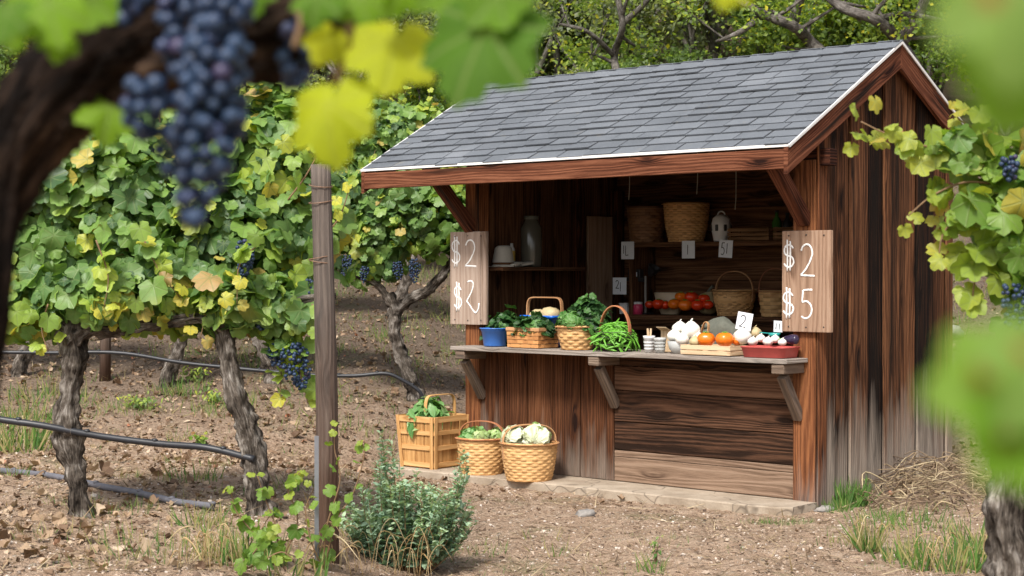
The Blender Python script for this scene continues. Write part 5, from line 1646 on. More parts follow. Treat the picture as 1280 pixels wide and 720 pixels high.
def cloud(c, rad, n, size, out=0.9, upn=0.35, cam_bias=0.35, hue=None, droop=0.9, core=0.35):
    """leaf positions / normals in an ellipsoid"""
    d = rng.normal(size=(n, 3)); d /= np.linalg.norm(d, axis=1, keepdims=True)
    q = rng.uniform(core, 1.0, (n, 1)) ** 0.6
    lump = 1 + 0.50 * np.array([mnoise.noise((float(v[0] * 2.2 + c[0] * 3), float(v[1] * 2.2), float(v[2] * 2.2 + c[2]))) for v in d])[:, None]
    P = np.array(c) + d * q * lump * np.array(rad)
    nr = d * out + rng.normal(size=(n, 3)) * 0.45 + np.array([0, -cam_bias, upn])
    down = np.array([0, 0, -droop]) + rng.normal(size=(n, 3)) * 0.5 + d * 0.4
    sz = size * (0.45 + 0.9 * rng.random(n) ** 1.3)
    base = 0.34 + 0.20 * np.array([mnoise.noise(tuple(p * 2.5)) for p in P.astype(float)])
    rn = np.clip(base + rng.normal(size=n) * 0.19 + 0.10 * (q[:, 0] - 0.7), 0, 0.92)
    rn = np.where(rng.random(n) < 0.035, rng.uniform(0.86, 1.0, n), rn)
    return P, nr, sz, rn, down

def shoot_leaves(path, n, s0, s1, rn0=0.55, rn1=0.8, jit=0.03):
    """leaves along a cane, smaller to the tip"""
    P = np.array([p[:] for p in path]); idx = np.linspace(0, len(P) - 1, n)
    pos = np.stack([np.interp(idx, range(len(P)), P[:, k]) for k in range(3)], 1)
    pos = pos + rng.normal(size=(n, 3)) * jit
    t_ = np.linspace(0, 1, n)
    nr = rng.normal(size=(n, 3)) * 0.5 + np.array([0, -0.7, 0.5])
    down = np.array([0, 0, -1.0]) + rng.normal(size=(n, 3)) * 0.6
    return pos, nr, (s0 + (s1 - s0) * t_) * rng.uniform(0.8, 1.15, n), np.clip(rn0 + (rn1 - rn0) * t_ + rng.normal(size=n) * 0.1, 0, 1), down

def cat_sets(S):
    return [np.concatenate([s[k] for s in S]) for k in range(5)]

def pxpath(pts, d):
    """photo points -> world points; d a number or one value per point; returns points"""
    ds = d if hasattr(d, '__len__') else [d] * len(pts)
    return [at(p[0], p[1], q) for p, q in zip(pts, ds)]

def vine(label, base, trunks, clouds, shoots, clusters, leafsize, tpl=LEAF, group='old grapevines', mat='vleaf', bark_='bark', n=30, canes=(), gr=0.0105, gtpl=ICO1, name='grapevine', dens=1.0):
    """trunks: [(points, radii)], clouds: [(centre, radii, count)], shoots: [(path, n, s0, s1)], clusters: [(top, bottom, widths, count)]; all in world metres"""
    e = empty(name, base, 0, label, 'grapevine', group)
    off = Vector(base)
    m = MB()
    for k, (p, r_) in enumerate(trunks): bark_tube(m, [Vector(q) - off for q in p], r_, n, 14, seed=k * 7.3 + base[0], amp=0.34, twist=3.0)
    m.build('trunk', M[bark_], e)
    S = [cloud(np.array(c) - np.array(off), rd, int(cn * dens), leafsize) for c, rd, cn in clouds]
    for (path, cn, s0, s1) in shoots:
        cm = MB()
        pp = smooth_path([Vector(q) - off for q in path], 6)
        cm.tube(pp, lerp_list([0.0045, 0.002], len(pp)), 6); cm.build('cane', M['shoot'], e)
        S.append(shoot_leaves(pp, cn, s0, s1))
    P, nr, sz, rn, dn = cat_sets(S)
    bulk('foliage', M[mat], leafset(P, nr, sz, rn, tpl, dn), e)
    for (a, b, w_, cn) in clusters:
        grapes(cluster_pts(Vector(a) - off, Vector(b) - off, w_, gr, cn), gr, e, gtpl)
    return e

PXM = lambda d: d / F_PX
# ---- the two near vines on the left
d = 8.6; k = PXM(d)
gA = gat(100, 646)
A_tr = [gA - Vector((0, 0, 0.08))] + pxpath([(98, 612), (90, 568), (84, 530), (88, 490), (93, 450), (89, 415), (98, 386)], gA.y)
kA = gA.y / F_PX
A_co = pxpath([(86, 425), (112, 410), (142, 409), (172, 404), (214, 402), (250, 398)], gA.y)
A_cl = pxpath([(92, 420), (70, 400), (35, 392), (-10, 388)], gA.y)
def E_(px, py, rx, ry, cnt, dd, dep=0.28, doff=0.0):
    return (at(px, py, dd + doff), (rx * dd / F_PX, dep, ry * dd / F_PX), cnt)
vine('gnarled old vine at the left with twisted grey trunk, fullest crown of the near row', gA[:],
     [(A_tr, [16 * kA, 11 * kA, 14 * kA, 15 * kA, 12 * kA, 14 * kA, 17 * kA, 11 * kA]), (A_co, [15 * kA, 12 * kA, 11 * kA, 10 * kA, 8 * kA, 5 * kA]), (A_cl, [12 * kA, 9 * kA, 7 * kA, 5 * kA])],
     [E_(60, 300, 72, 118, 620, 8.7), E_(150, 275, 85, 120, 620, 8.7), E_(100, 200, 75, 62, 360, 8.9), E_(40, 385, 60, 42, 220, 8.5, 0.2), E_(165, 375, 60, 34, 170, 8.4, 0.12), E_(100, 370, 60, 34, 130, 8.4, 0.12), E_(190, 350, 70, 62, 300, 8.6, 0.22), E_(160, 175, 50, 40, 160, 8.9)],
     [(pxpath([(120, 220), (135, 160), (150, 120)], 8.8), 10, 0.10, 0.05), (pxpath([(40, 240), (30, 200), (50, 165)], 8.8), 9, 0.10, 0.05), (pxpath([(180, 300), (200, 340), (225, 372)], 8.35), 9, 0.10, 0.07), (pxpath([(80, 250), (90, 190), (85, 140)], 8.8), 10, 0.10, 0.05), (pxpath([(60, 380), (52, 410), (60, 440)], 8.3), 7, 0.09, 0.05), (pxpath([(190, 200), (200, 150), (190, 120)], 8.8), 9, 0.10, 0.045), (pxpath([(120, 300), (135, 345), (130, 385)], 8.2), 9, 0.10, 0.06)],
     [(at(128, 352, 8.5), at(122, 408, 8.5), [0.05, 0.06, 0.045, 0.015], 90), (at(98, 376, 8.5), at(96, 412, 8.5), [0.035, 0.04, 0.015], 50), (at(60, 380, 8.5), at(58, 408, 8.5), [0.03, 0.03, 0.015], 34), (at(148, 376, 8.45), at(150, 402, 8.45), [0.035, 0.035, 0.015], 40)],
     0.098, gtpl=ICO2, dens=1.0)
gB = gat(327, 644)
kB = gB.y / F_PX
B_tr = [gB - Vector((0, 0, 0.08))] + pxpath([(322, 612), (316, 570), (306, 528), (293, 488), (284, 448), (281, 410), (286, 380)], gB.y)
B_co = pxpath([(284, 420), (305, 398), (340, 382), (380, 374), (420, 370)], gB.y)
B_cl = pxpath([(282, 415), (262, 402), (240, 396)], gB.y)
vine('gnarled old vine leaning left beside the tall wooden post, a dark bunch hanging low', gB[:],
     [(B_tr, [19 * kB, 14 * kB, 15 * kB, 14 * kB, 13 * kB, 11 * kB, 11 * kB, 8 * kB]), (B_co, [10 * kB, 8 * kB, 7 * kB, 6 * kB, 4 * kB]), (B_cl, [9 * kB, 7 * kB, 5 * kB])],
     [E_(290, 310, 80, 105, 640, 8.7), E_(340, 200, 62, 88, 430, 8.8), E_(385, 290, 50, 100, 300, 8.8, 0.22), E_(300, 180, 45, 50, 180, 8.9, 0.2), E_(235, 380, 55, 42, 190, 8.6, 0.2), E_(350, 385, 50, 46, 230, 8.5, 0.2), E_(290, 380, 50, 36, 120, 8.4, 0.12), E_(350, 130, 35, 36, 110, 8.9, 0.18)],
     [(pxpath([(340, 150), (350, 120), (352, 92)], 8.8), 9, 0.10, 0.05), (pxpath([(400, 300), (425, 270), (440, 222)], 8.2), 9, 0.09, 0.05), (pxpath([(360, 250), (385, 215), (400, 180), (392, 150)], 8.3), 12, 0.09, 0.05), (pxpath([(280, 220), (270, 170), (285, 130)], 8.7), 12, 0.09, 0.045), (pxpath([(325, 180), (318, 130), (330, 90)], 8.8), 12, 0.09, 0.045), (pxpath([(230, 250), (222, 200), (205, 170)], 8.7), 10, 0.09, 0.045), (pxpath([(370, 400), (372, 450), (385, 505)], 8.45), 12, 0.11, 0.08), (pxpath([(330, 400), (350, 450), (350, 495)], 8.5), 9, 0.11, 0.08), (pxpath([(290, 350), (262, 380), (250, 425)], 8.4), 8, 0.10, 0.06), (pxpath([(390, 380), (408, 410), (415, 450)], 8.2), 8, 0.09, 0.05), (pxpath([(330, 300), (300, 330), (296, 380)], 8.2), 10, 0.10, 0.06), (pxpath([(375, 170), (410, 150), (430, 170)], 8.5), 8, 0.09, 0.05)],
     [(at(362, 432, 8.4), at(378, 486, 8.4), [0.055, 0.085, 0.07, 0.02], 120), (at(345, 428, 8.45), at(345, 456, 8.45), [0.03, 0.045, 0.02], 45), (at(308, 300, 8.35), at(304, 350, 8.35), [0.035, 0.05, 0.04, 0.015], 70), (at(328, 372, 8.4), at(326, 412, 8.4), [0.04, 0.05, 0.02], 60), (at(390, 350, 8.45), at(388, 385, 8.45), [0.03, 0.035, 0.015], 40)],
     0.098, gtpl=ICO2, dens=1.0)

# ---- far vine between the post and the stand, and its row
def far_vine(label, at_base, mirror=1, group='grapevines of the row up the slope', seed=0, cl=True):
    b = Vector(at_base); s = mirror
    T_ = lambda x, y, z: b + Vector((x * s, y, z))
    tr = [T_(0.06, 0, -0.08), T_(0.03, 0, 0.12), T_(-0.06, 0, 0.33), T_(-0.12, 0, 0.58), T_(-0.14, 0, 0.80), T_(-0.18, 0, 0.97)]
    co = [T_(-0.14, 0, 0.76), T_(0.0, 0.02, 0.90), T_(0.16, 0.03, 0.98), T_(0.32, 0.02, 1.16), T_(0.46, 0, 1.36)]
    co2 = [T_(-0.16, 0, 0.85), T_(-0.30, 0, 1.05), T_(-0.5, 0.02, 1.12)]
    cs = [(T_(-0.30, 0, 1.45), (0.42, 0.30, 0.40), 420), (T_(0.22, 0, 1.65), (0.48, 0.30, 0.36), 470), (T_(-0.15, 0, 1.9), (0.50, 0.26, 0.26), 320), (T_(0.60, 0.05, 1.55), (0.34, 0.26, 0.36), 250)]
    sh = [([T_(-0.3, -0.1, 1.9), T_(-0.34, -0.1, 2.1), T_(-0.3, -0.12, 2.25)], 9, 0.10, 0.05), ([T_(0.3, -0.1, 1.9), T_(0.28, -0.1, 2.1), T_(0.36, -0.1, 2.2)], 9, 0.10, 0.05)]
    cls = [(T_(0.06, -0.24, 1.27), T_(0.06, -0.24, 1.06), [0.03, 0.055, 0.045, 0.015], 60), (T_(-0.10, -0.22, 1.24), T_(-0.08, -0.22, 1.08), [0.035, 0.045, 0.015], 44), (T_(-0.55, -0.2, 1.30), T_(-0.55, -0.2, 1.02), [0.04, 0.06, 0.05, 0.015], 66), (T_(-0.38, -0.24, 1.2), T_(-0.40, -0.24, 1.06), [0.035, 0.04, 0.015], 40)] if cl else []
    return vine(label, b[:], [(tr, [0.085, 0.065, 0.060, 0.055, 0.055, 0.04]), (co, [0.05, 0.045, 0.045, 0.04, 0.025]), (co2, [0.04, 0.03, 0.02])], cs, sh, cls, 0.10, tpl=LEAF, group=group, n=14, gr=0.012, dens=1.35)
gC = gat(512, 500)
fv = far_vine('twisted vine on the slope just left of the stand, behind the left price sign', gC[:])
fv2 = far_vine('vine of the row up the slope behind the near vines', gat(215, 484)[:], -1)
LBF = 'vine of the row up the slope behind the near vines'
for (px, py, sc_, rz) in ((30, 470, 1.0, 0.4), (335, 478, 1.05, 3.3)):
    c = copy_tree(fv2 if px != 335 else fv); g = gat(px, py); c.location = g; c.rotation_euler = (0, 0, rz * 0 + (0.25 if px == 30 else -0.2)); c.scale = (sc_,) * 3
    c['label'] = LBF
# higher rows
for (row, yy, sp) in ((0, 19.0, 1.25), (1, 22.0, 1.3)):
    x = -6.2 if row == 0 else -7.0
    while x < 1.6:
        x += sp * random.uniform(0.9, 1.1)
        if row == 0 and x > 1.0: break
        c = copy_tree(random.choice((fv, fv2))); c.location = (x, yy, gzf(x, yy)); c.rotation_euler = (0, 0, random.uniform(-0.4, 0.4)); s_ = random.uniform(0.95, 1.15); c.scale = (s_, s_, s_)
        c['label'] = 'vine in the upper rows beyond the stand, left of its roof'; c['group'] = 'grapevines of the upper rows'

# ---- near vine at the right edge
dR = 4.9; kR = PXM(dR)
bR = Vector((at(1262, 700, dR).x, dR, gzf(at(1262, 700, dR).x, dR)))
R_tr = [bR - Vector((0, 0, 0.05)), bR + Vector((0.0, 0, 0.25))] + pxpath([(1262, 715), (1258, 650), (1262, 580), (1278, 500), (1290, 420), (1300, 350)], dR)
vine('near vine at the right edge whose pale green shoots reach across the stand wall', bR[:],
     [(R_tr, [0.07, 0.062, 26 * kR, 24 * kR, 24 * kR, 20 * kR, 18 * kR, 14 * kR])],
     [E_(1268, 230, 50, 56, 44, dR, 0.16), E_(1295, 300, 52, 90, 80, dR, 0.2), E_(1240, 290, 30, 60, 16, dR, 0.12), E_(1300, 400, 46, 60, 36, dR, 0.16), E_(1205, 190, 40, 26, 20, dR, 0.10), E_(1330, 220, 60, 80, 70, dR, 0.16)],
     [(pxpath([(1290, 215), (1240, 210), (1190, 192), (1140, 178), (1105, 166), (1076, 152)], dR), 36, 0.080, 0.042),
      (pxpath([(1250, 230), (1205, 228), (1165, 245), (1135, 270)], dR), 18, 0.07, 0.04),
      (pxpath([(1240, 250), (1205, 270), (1180, 290), (1172, 330)], dR), 14, 0.08, 0.05),
      (pxpath([(1250, 300), (1222, 340), (1214, 385)], dR), 13, 0.085, 0.07),
      (pxpath([(1250, 180), (1225, 165), (1200, 150), (1195, 140)], dR), 9, 0.07, 0.035)],
     [(at(1262, 196, dR - 0.1), at(1262, 226, dR - 0.1), [0.02, 0.025, 0.01], 26), (at(1268, 355, dR - 0.1), at(1268, 410, dR - 0.1), [0.03, 0.04, 0.02], 40)],
     0.088, tpl=LEAF, mat='vleaf2', gtpl=ICO2, gr=0.008)

# ---- wooden post with wires and a metal stake
gp_ = gat(409, 700)
pt = at(401, 206, gp_.y)
e = empty('vine_post', gp_[:], 0, 'tall weathered round wooden post standing beside the sage bush', 'post')
m = MB()
P = smooth_path([Vector((0, 0, -0.15)), Vector((0, 0, 0.3)), (pt - gp_) * 0.5 + Vector((0.01, 0, 0)), pt - gp_], 10)
n = 22; b = 0; L = 0
for i_, p in enumerate(P):
    rr_ = 0.056 + (0.048 - 0.056) * i_ / len(P)
    for k_ in range(n):
        th = 2 * math.pi * k_ / n
        q = 1 + 0.10 * mnoise.noise((math.cos(th) * 2.5, math.sin(th) * 2.5, p.z * 0.8)) - 0.10 * max(0, mnoise.noise((math.cos(th) * 7, math.sin(th) * 7, p.z * 1.5)))
        m.v.append((p + Vector((math.cos(th), math.sin(th), 0)) * rr_ * q)[:])
for i_ in range(len(P) - 1):
    for k_ in range(n):
        k2 = (k_ + 1) % n
        m.face((i_ * n + k_, i_ * n + k2, (i_ + 1) * n + k2, (i_ + 1) * n + k_), [(P[i_].z, k_ * .016), (P[i_].z, k_ * .016 + .016), (P[i_ + 1].z, k_ * .016 + .016), (P[i_ + 1].z, k_ * .016)], 0.4, 0.5, True)
m.face([(len(P) - 1) * n + k_ for k_ in range(n)], [(0, 0)] * n)
m.build('pole', M['fence'], e)
for py in (232, 252, 322, 326):
    q = at(401, py, gp_.y) - gp_; m = MB()
    m.tube([(q.x + 0.055 * math.cos(2 * math.pi * k_ / 20), 0.055 * math.sin(2 * math.pi * k_ / 20), q.z + 0.01 * math.sin(2 * math.pi * k_ / 20 + py)) for k_ in range(20)], 0.0022, 6, closed=True)
    m.build('wire', M['wire'], e)
g2 = gat(397, 706)
e = empty('metal_stake', g2[:], 0, 'thin grey metal stake against the left side of the wooden post', 'stake')
m = MB(); tz = at(396, 545, g2.y).z - g2.z
m.box((-0.004, 0, tz / 2 - 0.05), (0.020, 0.003, tz + 0.1), None, 2); m.box((-0.004, 0.0085, tz / 2 - 0.05), (0.003, 0.013, tz + 0.1), None, 2)
m.build('shaft', plain('galvanised_metal', (0.25, 0.26, 0.29), 0.45, 0.15, 20, 0.1, metal=0.6), e)
# posts of the far row
for (px, py, lb) in ((131, 476, 'short grey post in the far row behind the leftmost near vine'), (281, 470, 'short grey post in the far row glimpsed beside the leaning vine')):
    g = gat(px, py)
    e = empty('vine_post', g[:], 0, lb, 'post')
    m = MB(); m.tube([(0, 0, -0.1), (0.01, 0, 0.5), (0, 0, 1.3)], [0.055, 0.052, 0.05], 12); m.build('pole', M['fence'], e)
    m = MB(); m.tube([(0.053 * math.cos(2 * math.pi * k_ / 14), 0.053 * math.sin(2 * math.pi * k_ / 14), 0.75) for k_ in range(14)], 0.003, 5, closed=True); m.build('wire', M['wire'], e)

# ---- drip hoses
def hose(path, r_, mat, label, emit=0.33):
    m = MB(); P = smooth_path(path, 10)
    P = [p + Vector((0, 0, 0.004 * mnoise.noise(tuple(p * 3)))) for p in P]
    m.tube(P, r_, 12)
    L = 0
    for i_ in range(1, len(P)):
        L += (P[i_] - P[i_ - 1]).length
        if L > emit:
            L = 0; m.blob(P[i_] + Vector((0, -0.2 * r_, r_ * 0.9)), r_ * 0.9, 8, (1.2, 1, 0.7))
    o = m.build('drip_hose', M[mat]); tag(o, label, 'drip hose', 'drip irrigation hoses')
hose(pxpath([(-60, 512), (0, 524), (60, 533), (130, 546), (200, 555), (262, 560), (318, 574)], [8.35, 8.35, 8.35, 8.38, 8.4, 8.42, gB.y - 0.06]), 0.017, 'hose', 'black drip hose running below the two near vines and ending at the leaning trunk')
hp = []
for (px, py) in ((-50, 582), (0, 592), (60, 598), (120, 612), (170, 621), (220, 632), (266, 638)):
    g = gat(px, py); hp.append(Vector((g.x, g.y, g.z + 0.02)))
hose(hp, 0.018, 'hose2', 'dusty grey hose lying on the ground behind the trunks of the near vines')
hp = pxpath([(-20, 440), (60, 441), (150, 441), (225, 453), (300, 461), (380, 468), (440, 470), (482, 467), (505, 476), (524, 489), (530, 503)], gC.y - 0.12)
hose(hp, 0.017, 'hose', 'thin black hose strung along the far row, drooping beside the twisted vine')

# ---- trees up the hill
def tree(seed, H, spread, nleaf, lsize, mat, trunk_r, levels=4, bare=False, open_=0.0):
    rs = random.Random(seed)
    m = MB(); tips = []
    def grow(p, d, L, r_, lev):
        pts = [p]; q = p.copy(); dd = d.copy()
        for k_ in range(4):
            dd = (dd + Vector((rs.uniform(-.28, .28), rs.uniform(-.28, .28), rs.uniform(-.05, .16)))).normalized(); q = q + dd * L / 4; pts.append(q.copy())
        P = smooth_path(pts, 2)
        m.tube(P, lerp_list([r_, r_ * 0.62], len(P)), max(4, 9 - lev * 1), cap=False)
        if lev >= 2: tips.extend([pts[2], pts[3], pts[4]])
        if lev < levels:
            for k_ in range(rs.choice((2, 3, 3)) if lev else 4):
                a = rs.uniform(0, 6.283); el = rs.uniform(0.35, 1.0)
                nd = (dd + Vector((math.cos(a), math.sin(a), rs.uniform(-0.15, 0.5))) * el * spread).normalized()
                st = pts[rs.choice((2, 3, 4))] if lev else pts[rs.choice((1, 2, 3, 4))]
                grow(st, nd, L * rs.uniform(0.58, 0.8), r_ * 0.55, lev + 1)
    grow(Vector((0, 0, -0.2)), Vector((rs.uniform(-.15, .15), 0, 1)), H * 0.42, trunk_r, 0)
    C = np.array([t_[:] for t_ in tips])
    keep = rng.random(len(C)) > open_
    C = C[keep]
    w_ = rng.random(len(C)) ** 1.5 + 0.1
    idx = rng.choice(len(C), nleaf, p=w_ / w_.sum())
    cs = rng.uniform(0.14, 0.34, len(C)) * H / 6
    P = C[idx] + rng.normal(size=(nleaf, 3)) * cs[idx][:, None] * np.array([1, 1, 0.7])
    nr = rng.normal(size=(nleaf, 3)) * 0.8 + np.array([0, 0, 0.6])
    hue = rng.uniform(0, 0.85, len(C)) ** 1.3
    rn = np.clip(hue[idx] + rng.normal(size=nleaf) * 0.16, 0, 1)
    e = empty('oak_tree', (0, 0, 0), 0, 'tree', 'tree', 'trees on the hillside')
    m.build('trunk', M['oakbark'], e)
    if not bare: bulk('crown', M[mat], leafset(P, nr, lsize * rng.uniform(0.6, 1.3, nleaf), rn, [TINY]), e)
    return e
t1 = tree(3, 5.5, 0.9, 16000, 0.085, 'tleaf', 0.12, 4)
t2 = tree(11, 5.0, 1.1, 13000, 0.085, 'tleaf', 0.09, 4, open_=0.3)
t3 = tree(23, 3.2, 1.3, 12000, 0.080, 'tleaf2', 0.05, 4, open_=0.1)
t4 = tree(31, 6.0, 1.2, 3500, 0.085, 'tleaf2', 0.16, 4, open_=0.75)
TL = {t1: 'dense dark green oak on the hillside behind the stand', t2: 'open crowned grey green oak on the hillside behind the stand', t3: 'bushy yellow green shrub like tree above the stand roof', t4: 'nearly bare grey branched oak up the hillside'}
used = set()
def put(proto, x, y, s_, rz):
    o = proto if proto not in used else copy_tree(proto)
    used.add(proto)
    o.location = (x, y, gzf(x, y) - 0.1); o.rotation_euler = (0, 0, rz); o.scale = (s_, s_, s_ * random.uniform(0.9, 1.1)); o['label'] = TL[proto]
    o['group'] = {t1: 'dense oaks on the hillside', t2: 'open oaks on the hillside', t3: 'shrubby trees on the hillside', t4: 'bare branched oaks on the hillside'}[proto]
def col_x(px, y): return (px - 640) / F_PX * y
plan = []
for y, pxs, ps in ((25, (-60, 140, 300, 430, 560), (t3, t3, t3, t2, t3)), (24.5, (660, 760, 850, 960, 1050, 1140, 1240), (t3,)), (27, (640, 730, 820, 905, 1000, 1090, 1180, 1290), (t3, t2, t3, t2, t4, t3, t3, t2)),
                   (30, (0, 100, 210, 320, 420, 530, 625, 700, 780, 860, 950, 1040, 1130, 1215, 1300), (t1, t2, t1, t3, t1, t2, t1, t4, t1, t2, t4, t1, t2, t1, t1)),
                   (35, tuple(range(-80, 1400, 82)), (t1, t2, t1, t1)), (41, tuple(range(-120, 1440, 78)), (t1, t1, t2)), (50, tuple(range(-150, 1500, 80)), (t1,))):
    for i_, px in enumerate(pxs):
        yy = y + random.uniform(-1.2, 1.2)
        put(ps[i_ % len(ps)], col_x(px + random.uniform(-18, 18), yy), yy, random.uniform(0.85, 1.15) * (1 + 0.02 * (y - 27)), random.uniform(0, 6.28))

# leaning grey limbs over the roof
def limb_tree(label, d, limbs):
    b = at(limbs[0][0][0][0], 100, d); b = Vector((b.x, d, gzf(b.x, d)))
    e = empty('oak_tree', b[:], 0, label, 'tree', 'leaning grey limbed oaks'); m = MB(); tips = []
    for k_, (pts, r0, r1) in enumerate(limbs):
        P = [at(px, py, d + (0.25 * math.sin(i_ * 2 + k_))) - b for i_, (px, py) in enumerate(pts)]
        if k_ == 0: P = [Vector((0, 0, -0.2))] + P
        P = smooth_path(P, 6); m.tube(P, lerp_list([r0, r1], len(P)), 10)
        for q in range(10, len(P), 2 if k_ else 3):
            s_ = P[q]; a = random.uniform(0, 6.283); v = Vector((math.cos(a), math.sin(a) * .5, random.uniform(-.2, .9))) * random.uniform(0.4, 1.0)
            T_ = smooth_path([s_, s_ + v * 0.5 + Vector((0, 0, random.uniform(-.1, .1))), s_ + v], 4); m.tube(T_, lerp_list([r1 * 0.8, 0.006], len(T_)), 6); tips += [T_[-1][:], T_[-3][:]]
    m.build('trunk', M['oakbark'], e)
    C = np.array(tips); idx = rng.integers(0, len(C), 1500); P = C[idx] + rng.normal(size=(1500, 3)) * 0.14
    bulk('crown', M['tleaf2'], leafset(P, rng.normal(size=(1500, 3)) + [0, 0, .6], 0.08 * rng.uniform(.6, 1.3, 1500), np.clip(rng.normal(0.5, 0.25, 1500), 0, 1), [TINY]), e)
limb_tree('oak with a pale grey limb leaning left above the roof ridge', 23.5, [([(1035, 90), (1012, 52), (990, 32), (955, 18), (915, -6), (880, -40)], 0.11, 0.04), ([(990, 32), (1000, 0), (1020, -40)], 0.09, 0.04), ([(955, 18), (925, 40), (895, 52)], 0.06, 0.02)])
limb_tree('oak with thick crossing limbs at the upper right above the gable', 23.0, [([(1150, 110), (1125, 55), (1095, 25), (1050, 8), (1010, -30)], 0.12, 0.05), ([(1125, 55), (1150, 15), (1165, -30)], 0.10, 0.05), ([(1095, 25), (1130, 18), (1175, 25)], 0.06, 0.03)])
limb_tree('thin dark stemmed oak above the left part of the roof', 24.0, [([(772, 120), (768, 70), (778, 30), (765, -30)], 0.07, 0.04), ([(778, 30), (810, 0), (830, -30)], 0.05, 0.03), ([(768, 70), (735, 40), (700, 30)], 0.04, 0.02)])

# ================================================================== GROUND COVER
def in_stand(X, Y, mg=0.05):
    lx = (X - X0) * math.cos(TH) + (Y - Y0) * math.sin(TH)
    ly = -(X - X0) * math.sin(TH) + (Y - Y0) * math.cos(TH)
    return (lx > -SW - 0.45 - mg) & (lx < 0.03 + mg) & (ly > -0.34 - mg) & (ly < SD + mg)
def scatter(n, y0, y1, power=1.0, dens=None):
    out = np.zeros((0, 2))
    while len(out) < n:
        Y = y0 + (y1 - y0) * rng.random(n * 3) ** power
        X = rng.uniform(-1, 1, n * 3) * (0.315 * Y + 0.3)
        k_ = ~in_stand(X, Y)
        if dens is not None: k_ &= rng.random(n * 3) < dens(X, Y)
        out = np.concatenate([out, np.stack([X[k_], Y[k_]], 1)])
    return out[:n]
def patchy(X, Y, f=1.3, s=0.0, lo=0.0):
    return np.array([mnoise.noise((float(a) * f + s, float(b) * f, s)) for a, b in zip(X, Y)])
OCT = (np.array([(1, 0, 0), (-.8, .3, 0), (0, 1, 0), (.2, -.9, 0), (0, 0, .6), (0, 0, -.6)], float), np.array([(0, 2, 4), (2, 1, 4), (1, 3, 4), (3, 0, 4), (2, 0, 5), (1, 2, 5), (3, 1, 5), (0, 3, 5)]), np.zeros((6, 2)))
# gravel
P2 = scatter(22000, 6.6, 13, 1.1)
Z = gz(P2[:, 0], P2[:, 1]); sz = 0.0035 + 0.010 * rng.random(len(P2)) ** 2.5 + 0.014 * (rng.random(len(P2)) < 0.012)
t = NT('gravel'); t.col(t.ramp(t.attr('rnd'), [(0, (0.10, 0.065, 0.045)), (0.4, (0.28, 0.20, 0.14)), (0.8, (0.46, 0.37, 0.29)), (1, (0.58, 0.52, 0.46))])); t.rough(0.95); M['gravel'] = t.m
o = bulk('gravel', M['gravel'], [(*OCT, np.column_stack([P2, Z + sz * 0.2]), frames(rng.normal(size=(len(P2), 3)) * 0.5 + [0, 0, 1]), sz, rng.random(len(P2)))], smooth=False)
tag(o, kind='stuff')
# fallen leaves
def litden(X, Y): return np.where(Y < 11.2, np.where(X > -0.9, 0.08, 0.40), 0.8) * np.clip(0.25 + 0.9 * patchy(X, Y, 1.2, 4.0) + 0.5 * (X < -0.8) + 0.35 * (Y > 12.5), 0.06, 1)
P2 = scatter(14000, 6.8, 22, 1.0, litden)
n = len(P2); Z = gz(P2[:, 0], P2[:, 1]); sz = rng.uniform(0.012, 0.042, n) * np.where((rng.random(n) < 0.10) & ((P2[:, 0] < -0.9) | (P2[:, 1] > 11)), 1.9, 1) * np.where((P2[:, 0] > -0.9) & (P2[:, 1] < 11.2), 0.62, 1)
CURL = [grape_leaf(12, (0.6, 1.0), 0, c_, f_, 0.14, s_) for c_, f_, s_ in ((0.9, 0.35, 4), (-0.8, 0.4, 5), (0.3, 0.8, 6))] + [OVAL, TINY]
o = bulk('leaf_litter', M['deadleaf'], leafset(np.column_stack([P2, Z + 0.006 + sz * 0.12]), rng.normal(size=(n, 3)) * 0.35 + [0, 0, 1], sz, rng.random(n) ** 1.1 * 0.99, CURL), smooth=False)
tag(o, kind='stuff')
# bigger leaves lying at the lower left
P2 = np.array([gat(px, py)[:2] for px, py in [(random.gauss(45, 45), random.gauss(668, 14)) for _ in range(26)]])
n = len(P2); Z = gz(P2[:, 0], P2[:, 1])
o = bulk('fallen_leaves', M['deadleaf'], leafset(np.column_stack([P2, Z + 0.02]), rng.normal(size=(n, 3)) * 0.35 + [0, -0.2, 1], rng.uniform(0.04, 0.08, n), rng.uniform(0.2, 1.0, n), CURL[:3]), smooth=False)
tag(o, kind='stuff')
# straws and twigs
P2 = scatter(7000, 6.8, 17, 1.2, lambda X, Y: np.clip(0.4 + patchy(X, Y, 1.0, 9.0), 0.05, 1))
n = len(P2); Z = gz(P2[:, 0], P2[:, 1])
nr = rng.normal(size=(n, 3)) * [0.3, 0.3, 0.1] + [0, 0, 1]; dn = rng.normal(size=(n, 3)) * [1, 1, 0.08]
o = bulk('dry_straw', M['straw'], leafset(np.column_stack([P2, Z + 0.008]), nr, rng.uniform(0.06, 0.22, n), rng.random(n), [BLADE], dn), smooth=False)
tag(o, kind='stuff')
